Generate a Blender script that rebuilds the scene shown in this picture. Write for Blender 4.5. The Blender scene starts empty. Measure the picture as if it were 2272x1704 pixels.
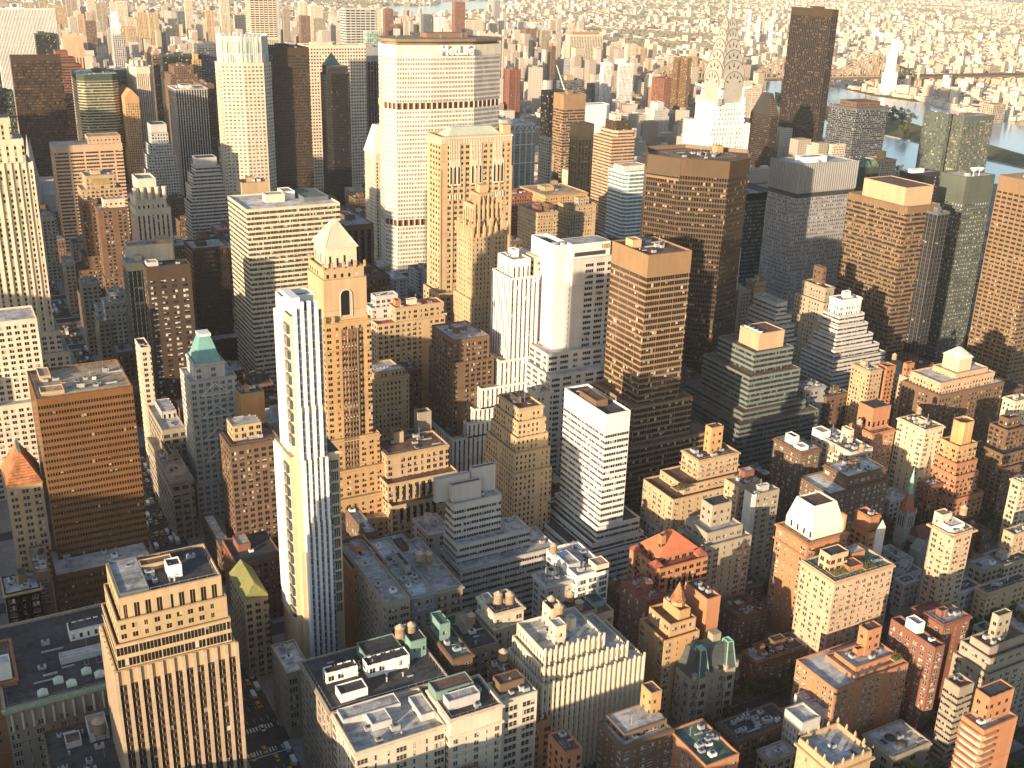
import bpy, math, random
from mathutils import Vector, Matrix
R = math.radians
S = bpy.context.scene
COL = S.collection
# ---------------------------------------------------------------- camera, sky, sun, exposure
CAM = (-95.0, -70.0, 318.0)
YAW, PITCH, ROLL = R(28.886), R(21.10), R(1.752)
cd = bpy.data.cameras.new('camera'); cam = bpy.data.objects.new('camera', cd); COL.objects.link(cam)
_f = Vector((math.sin(YAW)*math.cos(PITCH), math.cos(YAW)*math.cos(PITCH), -math.sin(PITCH)))
_r = Vector((math.cos(YAW), -math.sin(YAW), 0)); _u = _r.cross(_f)
_r2 = _r*math.cos(ROLL)+_u*math.sin(ROLL); _u2 = -_r*math.sin(ROLL)+_u*math.cos(ROLL)
cam.matrix_world = Matrix(((_r2.x,_u2.x,-_f.x,CAM[0]),(_r2.y,_u2.y,-_f.y,CAM[1]),(_r2.z,_u2.z,-_f.z,CAM[2]),(0,0,0,1)))
cd.sensor_fit = 'HORIZONTAL'; cd.sensor_width = 36; cd.lens = 36*2409.1/2272
cd.clip_start = 1; cd.clip_end = 120000
S.camera = cam
SUN_EL, SUN_AZ = R(10.5), R(29.0)          # azimuth counted from west towards south
sun_dir = Vector((-math.cos(SUN_AZ)*math.cos(SUN_EL), -math.sin(SUN_AZ)*math.cos(SUN_EL), math.sin(SUN_EL)))
W = bpy.data.worlds.new('World'); S.world = W; W.use_nodes = True
nt = W.node_tree; sky = nt.nodes.new('ShaderNodeTexSky'); sky.sky_type = 'NISHITA'; sky.sun_disc = False
sky.sun_elevation = SUN_EL; sky.sun_rotation = math.atan2(sun_dir.x, sun_dir.y)
sky.altitude = 0; sky.air_density = 1.0; sky.dust_density = 0.8; sky.ozone_density = 1.1
bg = nt.nodes['Background']; bg.inputs['Strength'].default_value = 0.115
nt.links.new(sky.outputs[0], bg.inputs[0])
sl = bpy.data.lights.new('sun', 'SUN'); sl.energy = 5.0; sl.angle = R(0.6); sl.color = (1.0, 0.755, 0.50)
so = bpy.data.objects.new('sun', sl); COL.objects.link(so)
so.rotation_euler = (-sun_dir).to_track_quat('-Z', 'Y').to_euler()
S.view_settings.view_transform = 'Standard'; S.view_settings.look = 'None'
S.view_settings.exposure = 1.1; S.view_settings.gamma = 1.0; S.view_settings.use_curve_mapping = False
S.cycles.max_bounces = 6; S.cycles.diffuse_bounces = 3; S.cycles.volume_bounces = 0
S.cycles.sample_clamp_indirect = 4

# ---------------------------------------------------------------- palette (real-world albedo)
PAL = dict(WH=(.76,.74,.70), CR=(.60,.52,.40), TN=(.43,.315,.19), OT=(.44,.275,.135), BR=(.155,.098,.063), RB=(.215,.095,.063),
 OB=(.39,.185,.098), GY=(.29,.29,.29), LG=(.47,.46,.44), DG=(.035,.035,.04), BZ=(.05,.034,.022), PK=(.50,.345,.225),
 GN=(.052,.072,.052), BK=(.012,.012,.014), TA=(.205,.105,.042), YL=(.56,.465,.315), CU=(.175,.285,.245), RD=(.42,.11,.05),
 SL=(.11,.125,.14), BG=(.34,.295,.225), DB=(.062,.043,.03), GB=(.195,.12,.06), TL=(.07,.135,.135), CY=(.09,.15,.16),
 HS=(.17,.082,.03), BN=(.26,.17,.095), GS=(.27,.27,.28), MG=(.09,.105,.09), WC=(.70,.655,.565), BD=(.082,.056,.034), BM=(.20,.135,.08), GT=(.15,.175,.165))
def rgb(c):
    if isinstance(c, str): c = PAL[c]
    return (c[0], c[1], c[2], 1)

class NT:
    def __init__(s, t): s.t = t
    def n(s, ty, **kw):
        nd = s.t.nodes.new(ty)
        for k, v in kw.items(): setattr(nd, k, v)
        return nd
    def put(s, sock, v):
        if isinstance(v, bpy.types.NodeSocket): s.t.links.new(v, sock)
        else: sock.default_value = v
    def m(s, op, a, b=0.0, c=0.0):
        nd = s.n('ShaderNodeMath', operation=op)
        s.put(nd.inputs[0], a); s.put(nd.inputs[1], b); s.put(nd.inputs[2], c)
        return nd.outputs[0]
    def mix(s, f, a, b, blend='MIX'):
        nd = s.n('ShaderNodeMix', data_type='RGBA', blend_type=blend)
        s.put(nd.inputs['Factor'], f); s.put(nd.inputs['A'], a) if False else None
        s.put(nd.inputs[0], f); s.put(nd.inputs[6], a); s.put(nd.inputs[7], b)
        return nd.outputs[2]

FP = ['Bay', 'FU', 'Floor', 'FV', 'Mull', 'Top', 'Blind', 'Seed', 'Spec', 'GRough', 'Vary']
def facade_group():
    g = bpy.data.node_groups.new('facade', 'ShaderNodeTree')
    for nme in ('Wall', 'Span', 'Glass', 'BlindCol'):
        g.interface.new_socket(nme, in_out='INPUT', socket_type='NodeSocketColor')
    for nme in FP: g.interface.new_socket(nme, in_out='INPUT', socket_type='NodeSocketFloat')
    g.interface.new_socket('Shader', in_out='OUTPUT', socket_type='NodeSocketShader')
    k = NT(g); gi = k.n('NodeGroupInput').outputs; go = k.n('NodeGroupOutput')
    uv = k.n('ShaderNodeUVMap').outputs[0]
    sx = k.n('ShaderNodeSeparateXYZ'); k.put(sx.inputs[0], uv)
    u, v = sx.outputs[0], sx.outputs[1]
    ub = k.m('DIVIDE', u, gi['Bay']); vb = k.m('DIVIDE', k.m('SUBTRACT', v, gi['Top']), gi['Floor'])
    fu = k.m('FRACT', ub); fv = k.m('FRACT', vb)
    # in masonry fronts some columns hold narrow windows and a few are blank
    cw = k.n('ShaderNodeTexWhiteNoise', noise_dimensions='1D'); k.put(cw.inputs['W'], k.m('ADD', k.m('FLOOR', ub), gi['Seed']))
    red = k.m('ADD', k.m('MULTIPLY', k.m('LESS_THAN', cw.outputs[0], .24), .42), k.m('MULTIPLY', k.m('LESS_THAN', cw.outputs[0], .07), .6))
    fue = k.m('MULTIPLY', gi['FU'], k.m('SUBTRACT', 1.0, k.m('MULTIPLY', red, gi['Vary'])))
    inu = k.m('LESS_THAN', k.m('ABSOLUTE', k.m('SUBTRACT', fu, .5)), k.m('MULTIPLY', fue, .5))
    inv = k.m('LESS_THAN', k.m('ABSOLUTE', k.m('SUBTRACT', fv, .5)), k.m('MULTIPLY', gi['FV'], .5))
    top = k.m('GREATER_THAN', v, gi['Top'])
    w = k.m('DIVIDE', k.m('ADD', k.m('SUBTRACT', fu, .5), k.m('MULTIPLY', gi['FU'], .5)), gi['FU'])
    wm = k.m('MULTIPLY', w, gi['Mull'])
    mul = k.m('GREATER_THAN', k.m('FRACT', k.m('ADD', wm, .06)), .13)
    # first and last mullion lines coincide with the jamb
    win = k.m('MULTIPLY', k.m('MULTIPLY', inu, inv), k.m('MULTIPLY', top, mul))
    span = k.m('MULTIPLY', k.m('MULTIPLY', inu, k.m('SUBTRACT', 1.0, inv)), top)
    cell = k.n('ShaderNodeCombineXYZ')
    k.put(cell.inputs[0], k.m('ADD', k.m('FLOOR', ub), k.m('MULTIPLY', k.m('FLOOR', wm), .37)))
    k.put(cell.inputs[1], k.m('FLOOR', vb)); k.put(cell.inputs[2], gi['Seed'])
    wn = k.n('ShaderNodeTexWhiteNoise', noise_dimensions='3D'); k.put(wn.inputs[0], cell.outputs[0])
    wc = k.n('ShaderNodeSeparateColor'); k.put(wc.inputs[0], wn.outputs[1])
    r1, r2, r3 = wc.outputs[0], wc.outputs[1], wc.outputs[2]
    # blinds hang in groups along a floor
    c2 = k.n('ShaderNodeCombineXYZ'); k.put(c2.inputs[0], k.m('FLOOR', k.m('DIVIDE', ub, 5.0))); k.put(c2.inputs[1], k.m('FLOOR', vb)); k.put(c2.inputs[2], gi['Seed'])
    wn2 = k.n('ShaderNodeTexWhiteNoise', noise_dimensions='3D'); k.put(wn2.inputs[0], c2.outputs[0])
    pr = k.m('MULTIPLY', gi['Blind'], k.m('ADD', .35, k.m('MULTIPLY', 1.3, wn2.outputs[0])))
    isb = k.m('LESS_THAN', r1, pr)
    # the lower part of a blind window stays dark
    drop = k.m('GREATER_THAN', k.m('ADD', fv, 0.0), k.m('ADD', .5, k.m('MULTIPLY', k.m('SUBTRACT', r2, .35), gi['FV'])))
    isb = k.m('MULTIPLY', isb, k.m('SUBTRACT', 1.0, drop))
    gc = k.mix(1.0, gi['Glass'], k.mix(r3, (.55,.55,.55,1), (1.7,1.7,1.7,1)), 'MULTIPLY')
    gc = k.mix(k.m('MULTIPLY', isb, k.m('ADD', .35, k.m('MULTIPLY', r3, .5))), gc, gi['BlindCol'])
    # weathering of the wall
    geo = k.n('ShaderNodeNewGeometry')
    mp = k.n('ShaderNodeMapping'); k.put(mp.inputs[0], geo.outputs[0]); mp.inputs['Scale'].default_value = (.35, .35, .03)
    n1 = k.n('ShaderNodeTexNoise'); k.put(n1.inputs['Vector'], mp.outputs[0]); n1.inputs['Scale'].default_value = 1.0; n1.inputs['Detail'].default_value = 3
    n2 = k.n('ShaderNodeTexNoise'); k.put(n2.inputs['Vector'], geo.outputs[0]); n2.inputs['Scale'].default_value = .07; n2.inputs['Detail'].default_value = 4
    n4 = k.n('ShaderNodeTexNoise'); mp4 = k.n('ShaderNodeMapping'); k.put(mp4.inputs[0], geo.outputs[0]); mp4.inputs['Scale'].default_value = (.9, .9, .05); k.put(n4.inputs['Vector'], mp4.outputs[0]); n4.inputs['Detail'].default_value = 2
    soot = k.m('MULTIPLY', k.m('LESS_THAN', n4.outputs[0], .38), -.10)
    vv = k.m('ADD', k.m('MULTIPLY', n1.outputs[0], .42), k.m('MULTIPLY', n2.outputs[0], .42))
    vv = k.m('ADD', k.m('ADD', vv, soot), .60)
    # courses of brick or stone read as fine lines close by; ledges every few floors
    ledge = k.m('LESS_THAN', k.m('FRACT', k.m('DIVIDE', v, 17.3)), .022)
    vv = k.m('MULTIPLY', vv, k.m('SUBTRACT', 1.0, k.m('MULTIPLY', ledge, .28)))
    # every floor's course differs a little
    fl = k.n('ShaderNodeTexWhiteNoise', noise_dimensions='1D'); k.put(fl.inputs['W'], k.m('FLOOR', vb))
    vv = k.m('MULTIPLY', vv, k.m('ADD', .97, k.m('MULTIPLY', fl.outputs[0], .06)))
    cv = k.n('ShaderNodeCombineColor'); [k.put(cv.inputs[i], vv) for i in range(3)]
    wall = k.mix(1.0, gi['Wall'], cv.outputs[0], 'MULTIPLY')
    sp = k.mix(1.0, gi['Span'], cv.outputs[0], 'MULTIPLY')
    base = k.mix(span, wall, sp); base = k.mix(win, base, gc)
    b = k.n('ShaderNodeBsdfPrincipled'); k.put(b.inputs['Base Color'], base)
    k.put(b.inputs['Roughness'], k.m('ADD', k.m('MULTIPLY', win, k.m('SUBTRACT', gi['GRough'], .8)), .8))
    k.put(b.inputs['Specular IOR Level'], k.m('ADD', .25, k.m('MULTIPLY', win, gi['Spec'])))
    bp = k.n('ShaderNodeBump'); bp.inputs['Strength'].default_value = .6; bp.inputs['Distance'].default_value = .35
    k.put(bp.inputs['Height'], k.m('SUBTRACT', 1.0, win)); k.put(b.inputs['Normal'], bp.outputs[0])
    k.put(go.inputs[0], b.outputs[0])
    return g
FG = facade_group()
STY = dict(
 P=dict(bay=2.9, fu=.48, fl=3.4, fv=.54, mu=1, top=2.6, bl=.2, sp=None),
 D=dict(bay=4.6, fu=.62, fl=3.5, fv=.54, mu=2, top=2.6, bl=.22, sp=None),
 T=dict(bay=5.6, fu=.74, fl=3.6, fv=.58, mu=3, top=2.6, bl=.2, sp=None),
 B=dict(bay=7.5, fu=.97, fl=3.8, fv=.47, mu=5, top=4.0, bl=.22, sp=None),
 V=dict(bay=2.8, fu=.54, fl=3.6, fv=.55, mu=1, top=5.0, bl=.15, sp='DB'),
 G=dict(bay=1.9, fu=.64, fl=3.7, fv=.60, mu=1, top=5.0, bl=.18, sp=None),
 C=dict(bay=1.55, fu=.90, fl=3.8, fv=.62, mu=1, top=6.0, bl=.10, sp='BK'),
 N=dict(bay=9, fu=0, fl=9, fv=0, mu=1, top=0, bl=0, sp=None))
MATS = {}
def parse(spec):
    p = spec.split(':'); d = dict(STY[p[0]]); d['wall'] = p[1] if len(p) > 1 else 'TN'; d['gl'] = (.014,.016,.02); d['spec'] = .45; d['gr'] = .12; d['bc'] = (.62,.57,.47)
    for q in p[2:]:
        k, v = q.split('=')
        d[k] = float(v) if v.replace('.', '').replace('-', '').isdigit() else v
    return d
def fmat(spec):
    if spec in MATS: return MATS[spec]
    d = parse(spec); m = bpy.data.materials.new('facade_'+spec.split(':')[0].lower()); m.use_nodes = True
    t = m.node_tree; t.nodes.remove(t.nodes['Principled BSDF'])
    g = t.nodes.new('ShaderNodeGroup'); g.node_tree = FG
    t.links.new(g.outputs[0], t.nodes['Material Output'].inputs[0])
    w = rgb(d['wall']); j = random.Random(spec); jj = .93+.14*j.random(); w = tuple(c*jj*(.985+.03*j.random()) for c in w[:3])+(1,)
    g.inputs['Wall'].default_value = w; g.inputs['Span'].default_value = rgb(d['sp']) if d['sp'] else w
    g.inputs['Glass'].default_value = rgb(d['gl']); g.inputs['BlindCol'].default_value = rgb(d['bc'])
    for k, v in zip(FP, (d['bay'], d['fu'], d['fl'], d['fv'], d['mu'], d['top'], d['bl'], j.random()*50, d['spec'], d['gr'], 1.0 if spec[0] in 'PD' else 0.0)):
        g.inputs[k].default_value = v
    if d['mu'] <= 1: g.inputs['Mull'].default_value = .5
    MATS[spec] = m
    return m
def plain(name, c, rough=.8, var=.25, scale=.3, spec=.3, metal=0.0, c2=None):
    key = ('p', name)
    if key in MATS: return MATS[key]
    m = bpy.data.materials.new(name); m.use_nodes = True; k = NT(m.node_tree); b = m.node_tree.nodes['Principled BSDF']
    geo = k.n('ShaderNodeNewGeometry')
    n1 = k.n('ShaderNodeTexNoise'); k.put(n1.inputs['Vector'], geo.outputs[0]); n1.inputs['Scale'].default_value = scale; n1.inputs['Detail'].default_value = 5; n1.inputs['Roughness'].default_value = .62
    n2 = k.n('ShaderNodeTexNoise'); k.put(n2.inputs['Vector'], geo.outputs[0]); n2.inputs['Scale'].default_value = scale*.17; n2.inputs['Detail'].default_value = 3
    f = k.m('ADD', k.m('MULTIPLY', n1.outputs[0], .6), k.m('MULTIPLY', n2.outputs[0], .4))
    mr = k.n('ShaderNodeMapRange'); k.put(mr.inputs[0], f); mr.inputs[1].default_value = .35; mr.inputs[2].default_value = .65
    c = rgb(c); a = tuple(x*(1-var) for x in c[:3])+(1,); e = rgb(c2) if c2 else tuple(min(1, x*(1+var)) for x in c[:3])+(1,)
    k.put(b.inputs['Base Color'], k.mix(mr.outputs[0], a, e))
    b.inputs['Roughness'].default_value = rough; b.inputs['Specular IOR Level'].default_value = spec; b.inputs['Metallic'].default_value = metal
    MATS[key] = m
    return m
ROOF = dict(grey=('gravel_roof', (.33,.33,.335)), dark=('tar_roof', (.06,.062,.068)), white=('white_roof', (.56,.55,.53)), red=('red_roof', (.33,.10,.07)),
 tan=('tan_roof', (.36,.28,.2)), light=('light_grey_roof', (.42,.42,.42)), brown=('brown_roof', (.14,.09,.07)), green=('green_roof', (.10,.16,.13)),
 cu=('copper_roof', (.17,.29,.25)), orange=('orange_tile_roof', (.44,.19,.09)))
def rmat(r):
    n, c = ROOF[r]
    if ('p', n) in MATS: return MATS[('p', n)]
    m = plain(n, c, .9, .34, .35); k = NT(m.node_tree); b = m.node_tree.nodes['Principled BSDF']
    src = b.inputs['Base Color'].links[0].from_socket; geo = k.n('ShaderNodeNewGeometry')
    br = k.n('ShaderNodeTexBrick'); k.put(br.inputs['Vector'], geo.outputs[0]); br.inputs['Scale'].default_value = 1.0; br.inputs['Brick Width'].default_value = 7.0; br.inputs['Row Height'].default_value = 2.6 if r not in ('orange','red') else .6; br.inputs['Mortar Size'].default_value = .09; br.inputs['Mortar Smooth'].default_value = .3
    br.inputs['Color1'].default_value = (.9,.9,.9,1); br.inputs['Color2'].default_value = (1.12,1.1,1.07,1); br.inputs['Mortar'].default_value = (.55,.55,.57,1)
    vo = k.n('ShaderNodeTexVoronoi'); k.put(vo.inputs['Vector'], geo.outputs[0]); vo.inputs['Scale'].default_value = .13
    n3 = k.n('ShaderNodeTexNoise'); k.put(n3.inputs['Vector'], geo.outputs[0]); n3.inputs['Scale'].default_value = .18; n3.inputs['Detail'].default_value = 6; n3.inputs['Roughness'].default_value = .7
    st = k.n('ShaderNodeMapRange'); k.put(st.inputs[0], n3.outputs[0]); st.inputs[1].default_value = .52; st.inputs[2].default_value = .60; st.inputs[3].default_value = 1.0; st.inputs[4].default_value = .62
    cc = k.n('ShaderNodeCombineColor'); [k.put(cc.inputs[i], st.outputs[0]) for i in range(3)]
    pv = k.n('ShaderNodeSeparateColor'); k.put(pv.inputs[0], vo.outputs['Color']); q = k.m('ADD', .84, k.m('MULTIPLY', pv.outputs[0], .3)); c2 = k.n('ShaderNodeCombineColor'); [k.put(c2.inputs[i], q) for i in range(3)]
    k.put(b.inputs['Base Color'], k.mix(1.0, k.mix(1.0, k.mix(1.0, src, br.outputs[0], 'MULTIPLY'), cc.outputs[0], 'MULTIPLY'), c2.outputs[0], 'MULTIPLY'))
    return m
GLASS = plain('window_glass', (.02,.024,.03), .1, .3, .5, .6)
BLIND = plain('window_blind', (.55,.51,.43), .6, .15, .5)
FRAME = plain('window_frame', (.30,.28,.25), .6, .1)
FRAMED = plain('dark_window_frame', (.06,.05,.045), .5, .1)
METAL = plain('galvanised_metal', (.36,.37,.38), .5, .3, .8, .5)
WHITEM = plain('white_painted_metal', (.70,.70,.68), .5, .12, .8)
DARKM = plain('dark_metal', (.05,.05,.052), .55, .3, .8)
WOOD = plain('tank_cedar', (.34,.24,.15), .85, .35, 1.5)

# ---------------------------------------------------------------- mesh builder
class M:
    def __init__(s): s.v = []; s.f = []; s.u = []; s.i = []
    def poly(s, pts, uv=None, mi=0):
        b = len(s.v); s.v += [tuple(p) for p in pts]; s.f.append(tuple(range(b, b+len(pts))))
        s.u += uv if uv else [(p[0], p[1]) for p in pts]; s.i.append(mi)
    def wall(s, a, b, z0, z1, u0=0.0, zt=None, mi=0):
        zt = z1 if zt is None else zt; L = math.hypot(b[0]-a[0], b[1]-a[1])
        s.poly([(a[0],a[1],z0),(b[0],b[1],z0),(b[0],b[1],z1),(a[0],a[1],z1)], [(u0,zt-z0),(u0+L,zt-z0),(u0+L,zt-z1),(u0,zt-z1)], mi)
        return u0+L
    def prism(s, P, z0, z1, mi=0, top=None, centre=False):
        n = len(P)
        for i in range(n):
            a, b = P[i], P[(i+1) % n]; s.wall(a, b, z0, z1, 0.0, None, mi)
        if top is not None: s.poly([(p[0],p[1],z1) for p in P], None, top)
    def box(s, x0, y0, z0, x1, y1, z1, mi=0, bottom=False):
        s.prism([(x0,y0),(x1,y0),(x1,y1),(x0,y1)], z0, z1, mi, mi)
        if bottom: s.poly([(x0,y0,z0),(x0,y1,z0),(x1,y1,z0),(x1,y0,z0)], None, mi)
    def frus(s, P, Q, z0, z1, mi=0, top=None):
        n = len(P)
        for i in range(n):
            a, b, c, d = P[i], P[(i+1) % n], Q[(i+1) % n], Q[i]
            pts = [(a[0],a[1],z0),(b[0],b[1],z0),(c[0],c[1],z1),(d[0],d[1],z1)]
            L = math.hypot(b[0]-a[0], b[1]-a[1]); sl = math.hypot(z1-z0, 1)
            if math.hypot(c[0]-d[0], c[1]-d[1]) < 1e-4: s.poly(pts[:3], [(0,sl),(L,sl),(L/2,0)], mi)
            else: s.poly(pts, [(0,sl),(L,sl),(L*.75,0),(L*.25,0)], mi)
        if top is not None: s.poly([(p[0],p[1],z1) for p in Q], None, top)
    def cyl(s, x, y, z0, z1, r, n=14, mi=0, r2=None, cap=True):
        r2 = r if r2 is None else r2
        P = ring(x, y, r, n); Q = ring(x, y, max(r2, 1e-5), n)
        s.frus(P, Q, z0, z1, mi, mi if cap and r2 > 1e-3 else None)
    def bar(s, a, b, r, mi=0, n=4):
        a = Vector(a); b = Vector(b); d = (b-a); L = d.length
        if L < 1e-6: return
        d /= L; h = Vector((0,0,1)) if abs(d.z) < .9 else Vector((1,0,0)); p = d.cross(h).normalized(); q = d.cross(p)
        ra = [a+(p*math.cos(t)+q*math.sin(t))*r for t in [2*math.pi*(i+.5)/n for i in range(n)]]
        rb = [v+(b-a) for v in ra]
        for i in range(n): s.poly([ra[i], rb[i], rb[(i+1) % n], ra[(i+1) % n]], None, mi)
        s.poly(ra, None, mi); s.poly(rb[::-1], None, mi)
    def obj(s, name, mats, parent=None):
        if not s.v: return None
        me = bpy.data.meshes.new(name); o0 = parent_loc(parent)
        vs = [(v[0]-o0[0], v[1]-o0[1], v[2]-o0[2]) for v in s.v]
        me.from_pydata(vs, [], s.f); uvl = me.uv_layers.new(name='UVMap')
        uvl.data.foreach_set('uv', [c for q in s.u for c in q])
        me.polygons.foreach_set('material_index', s.i)
        for m in (mats if isinstance(mats, (list, tuple)) else [mats]): me.materials.append(m)
        me.update()
        o = bpy.data.objects.new(name, me); COL.objects.link(o)
        if parent: o.parent = parent
        return o
def parent_loc(p):
    x = Vector((0,0,0))
    while p: x = x+p.location; p = p.parent
    return x
def ring(x, y, r, n, a0=0.0): return [(x+r*math.cos(a0+2*math.pi*i/n), y+r*math.sin(a0+2*math.pi*i/n)) for i in range(n)]
def rect(x0, y0, x1, y1): return [(x0,y0),(x1,y0),(x1,y1),(x0,y1)]
def cham(x0, y0, x1, y1, c): return [(x0+c,y0),(x1-c,y0),(x1,y0+c),(x1,y1-c),(x1-c,y1),(x0+c,y1),(x0,y1-c),(x0,y0+c)]
def inset(P, d):
    n = len(P); out = []
    for i in range(n):
        a, b, c = Vector(P[i-1]), Vector(P[i]), Vector(P[(i+1) % n])
        e1 = (b-a).normalized(); e2 = (c-b).normalized(); n1 = Vector((-e1.y, e1.x)); n2 = Vector((-e2.y, e2.x))
        k = max(.3, 1+n1.dot(n2)); q = b+(n1+n2)*(d/k); out.append((q.x, q.y))
    return out
def tag(o, label=None, cat=None, group=None, kind=None):
    if label: o['label'] = label
    if cat: o['category'] = cat
    if group: o['group'] = group
    if kind: o['kind'] = kind
    return o
def empty(name, loc, label=None, cat=None, group=None):
    o = bpy.data.objects.new(name, None); COL.objects.link(o); o.location = loc; o.empty_display_size = 2
    return tag(o, label, cat, group)
def copy_tree(o, parent=None):
    c = o.copy(); COL.objects.link(c)
    if parent: c.parent = parent
    for ch in list(o.children): copy_tree(ch, c)
    return c

# ---------------------------------------------------------------- building parts
def tier(root, P, z0, z1, fac, roof, wname='wall', rname='roof', par=1.1, pt=.45, trim=None):
    w = M(); w.prism(P, z0, z1); w.obj(wname, fmat(fac) if isinstance(fac, str) else fac, root)
    Q = inset(P, pt); r = M(); r.poly([(q[0],q[1],z1-par) for q in Q]); r.obj(rname, rmat(roof), root)
    p = M(); n = len(P)
    for i in range(n):
        j = (i+1) % n
        p.poly([(P[i][0],P[i][1],z1),(P[j][0],P[j][1],z1),(Q[j][0],Q[j][1],z1),(Q[i][0],Q[i][1],z1)])
        p.poly([(Q[j][0],Q[j][1],z1),(Q[j][0],Q[j][1],z1-par),(Q[i][0],Q[i][1],z1-par),(Q[i][0],Q[i][1],z1)])
    wc = parse(fac)['wall'] if isinstance(fac, str) else 'TN'
    p.obj('parapet', trim or plain('parapet_'+wc.lower(), tuple(c*.95 for c in PAL[wc]), .8, .2, .6), root)
def bulk(root, x0, y0, x1, y1, z0, h, fac='N:TN', roof='dark', name='bulkhead'):
    if h > 7.5 and fac[:2] == 'N:' and fac != 'N:WH' and fac.count(':') == 1: fac = 'D:'+fac[2:]+':bay=4.2:fl=4.6:fu=.4:fv=.36:top=2.4:bl=.1'
    m = M(); P = rect(x0,y0,x1,y1); m.prism(P, z0, z0+h, 0); Q = inset(P, .3)
    m.poly([(q[0],q[1],z0+h-.5) for q in Q], None, 1)
    for i in range(4):
        j = (i+1) % 4
        m.poly([(P[i][0],P[i][1],z0+h),(P[j][0],P[j][1],z0+h),(Q[j][0],Q[j][1],z0+h),(Q[i][0],Q[i][1],z0+h)])
        m.poly([(Q[j][0],Q[j][1],z0+h),(Q[j][0],Q[j][1],z0+h-.5),(Q[i][0],Q[i][1],z0+h-.5),(Q[i][0],Q[i][1],z0+h)])
    m.obj(name, [fmat(fac), rmat(roof)], root)
def hvac(root, x, y, z, w, d, h, rng, name='cooling_unit'):
    m = M(); m.box(x-w/2, y-d/2, z+.3, x+w/2, y+d/2, z+h, 0, True)
    n = max(1, int(w/max(d, .5)))
    for i in range(n):
        cx = x-w/2+w*(i+.5)/n; m.cyl(cx, y, z+h, z+h+.25, min(d, w/n)*.36, 10, 1)
    for sx in (-1, 1):
        for sy in (-1, 1): m.box(x+sx*(w/2-.15)-.08, y+sy*(d/2-.15)-.08, z, x+sx*(w/2-.15)+.08, y+sy*(d/2-.15)+.08, z+.3, 1)
    m.obj(name, [METAL if rng.random() < .86 else WHITEM, DARKM], root)
def duct(root, a, b, z, w, rng):
    m = M(); x0, x1 = sorted((a[0], b[0])); y0, y1 = sorted((a[1], b[1]))
    m.box(x0-w/2, y0-w/2, z+.2, x1+w/2, y1+w/2, z+.2+w*.8, 0, True)
    m.obj('duct', METAL, root)
def clutter(root, x0, y0, x1, y1, z, seed, n, fac, big=True):
    g = random.Random(seed); W_, D_ = x1-x0, y1-y0
    wc = 'N:'+parse(fac)['wall']
    if big and W_ > 9 and D_ > 7:
        bw, bd = W_*g.uniform(.2,.38), D_*g.uniform(.22,.42); bx = x0+W_*g.uniform(.15,.5); by = y0+D_*g.uniform(.28,.5)
        bulk(root, bx, by, bx+bw, by+bd, z, g.uniform(3,5.5), wc, g.choice(['dark','grey','tan']))
    if n >= 3 and W_ > 8:
        m = M(); e = .3
        for a, b in (((x0+e,y0+e),(x1-e,y0+e)),((x1-e,y0+e),(x1-e,y1-e)),((x1-e,y1-e),(x0+e,y1-e)),((x0+e,y1-e),(x0+e,y0+e))):
            m.bar((*a,z+1.5),(*b,z+1.5),.05); L = math.dist(a, b); q = max(2, int(L/3))
            for t in range(q): x = a[0]+(b[0]-a[0])*t/q; y = a[1]+(b[1]-a[1])*t/q; m.bar((x,y,z),(x,y,z+1.5),.05)
        if g.random() < .6: m.obj('railing', METAL, root)
        m = M(); x, y = x0+W_*g.uniform(.2,.8), y0+D_*g.uniform(.3,.8); h = g.uniform(4,8); m.bar((x,y,z),(x,y,z+h),.09); m.bar((x-.9,y,z+h*.8),(x+.9,y,z+h*.8),.06); m.bar((x-.6,y,z+h*.92),(x+.6,y,z+h*.92),.06); m.obj('antenna', METAL, root)
        n = int(n*1.7)
    for i in range(n):
        x = x0+W_*g.uniform(.12,.88); y = y0+D_*g.uniform(.1,.9); q = g.random()
        if q < .5: hvac(root, x, y, z, g.uniform(1.6,3.6), g.uniform(1.4,2.4), g.uniform(1.3,2.4), g)
        elif q < .7: duct(root, (x, y), (x+g.uniform(2, min(8, W_*.3)), y), z, g.uniform(.5,.9), g)
        elif q < .86:
            m = M(); m.cyl(x, y, z, z+g.uniform(.8,1.8), .35, 10, 0); m.cyl(x, y, z+1.6, z+2.0, .55, 10, 0, .1); m.obj('vent_pipe', METAL, root)
        else:
            m = M(); w, d = g.uniform(1.6,3), g.uniform(1.6,4); m.box(x-w/2, y-d/2, z, x+w/2, y+d/2, z+.35, 0)
            m.frus(rect(x-w/2+.1,y-d/2+.1,x+w/2-.1,y+d/2-.1), rect(x-.05,y-d/2+.3,x+.05,y+d/2-.3), z+.35, z+1.0, 1, 1); m.obj('skylight', [METAL, GLASS], root)
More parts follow.
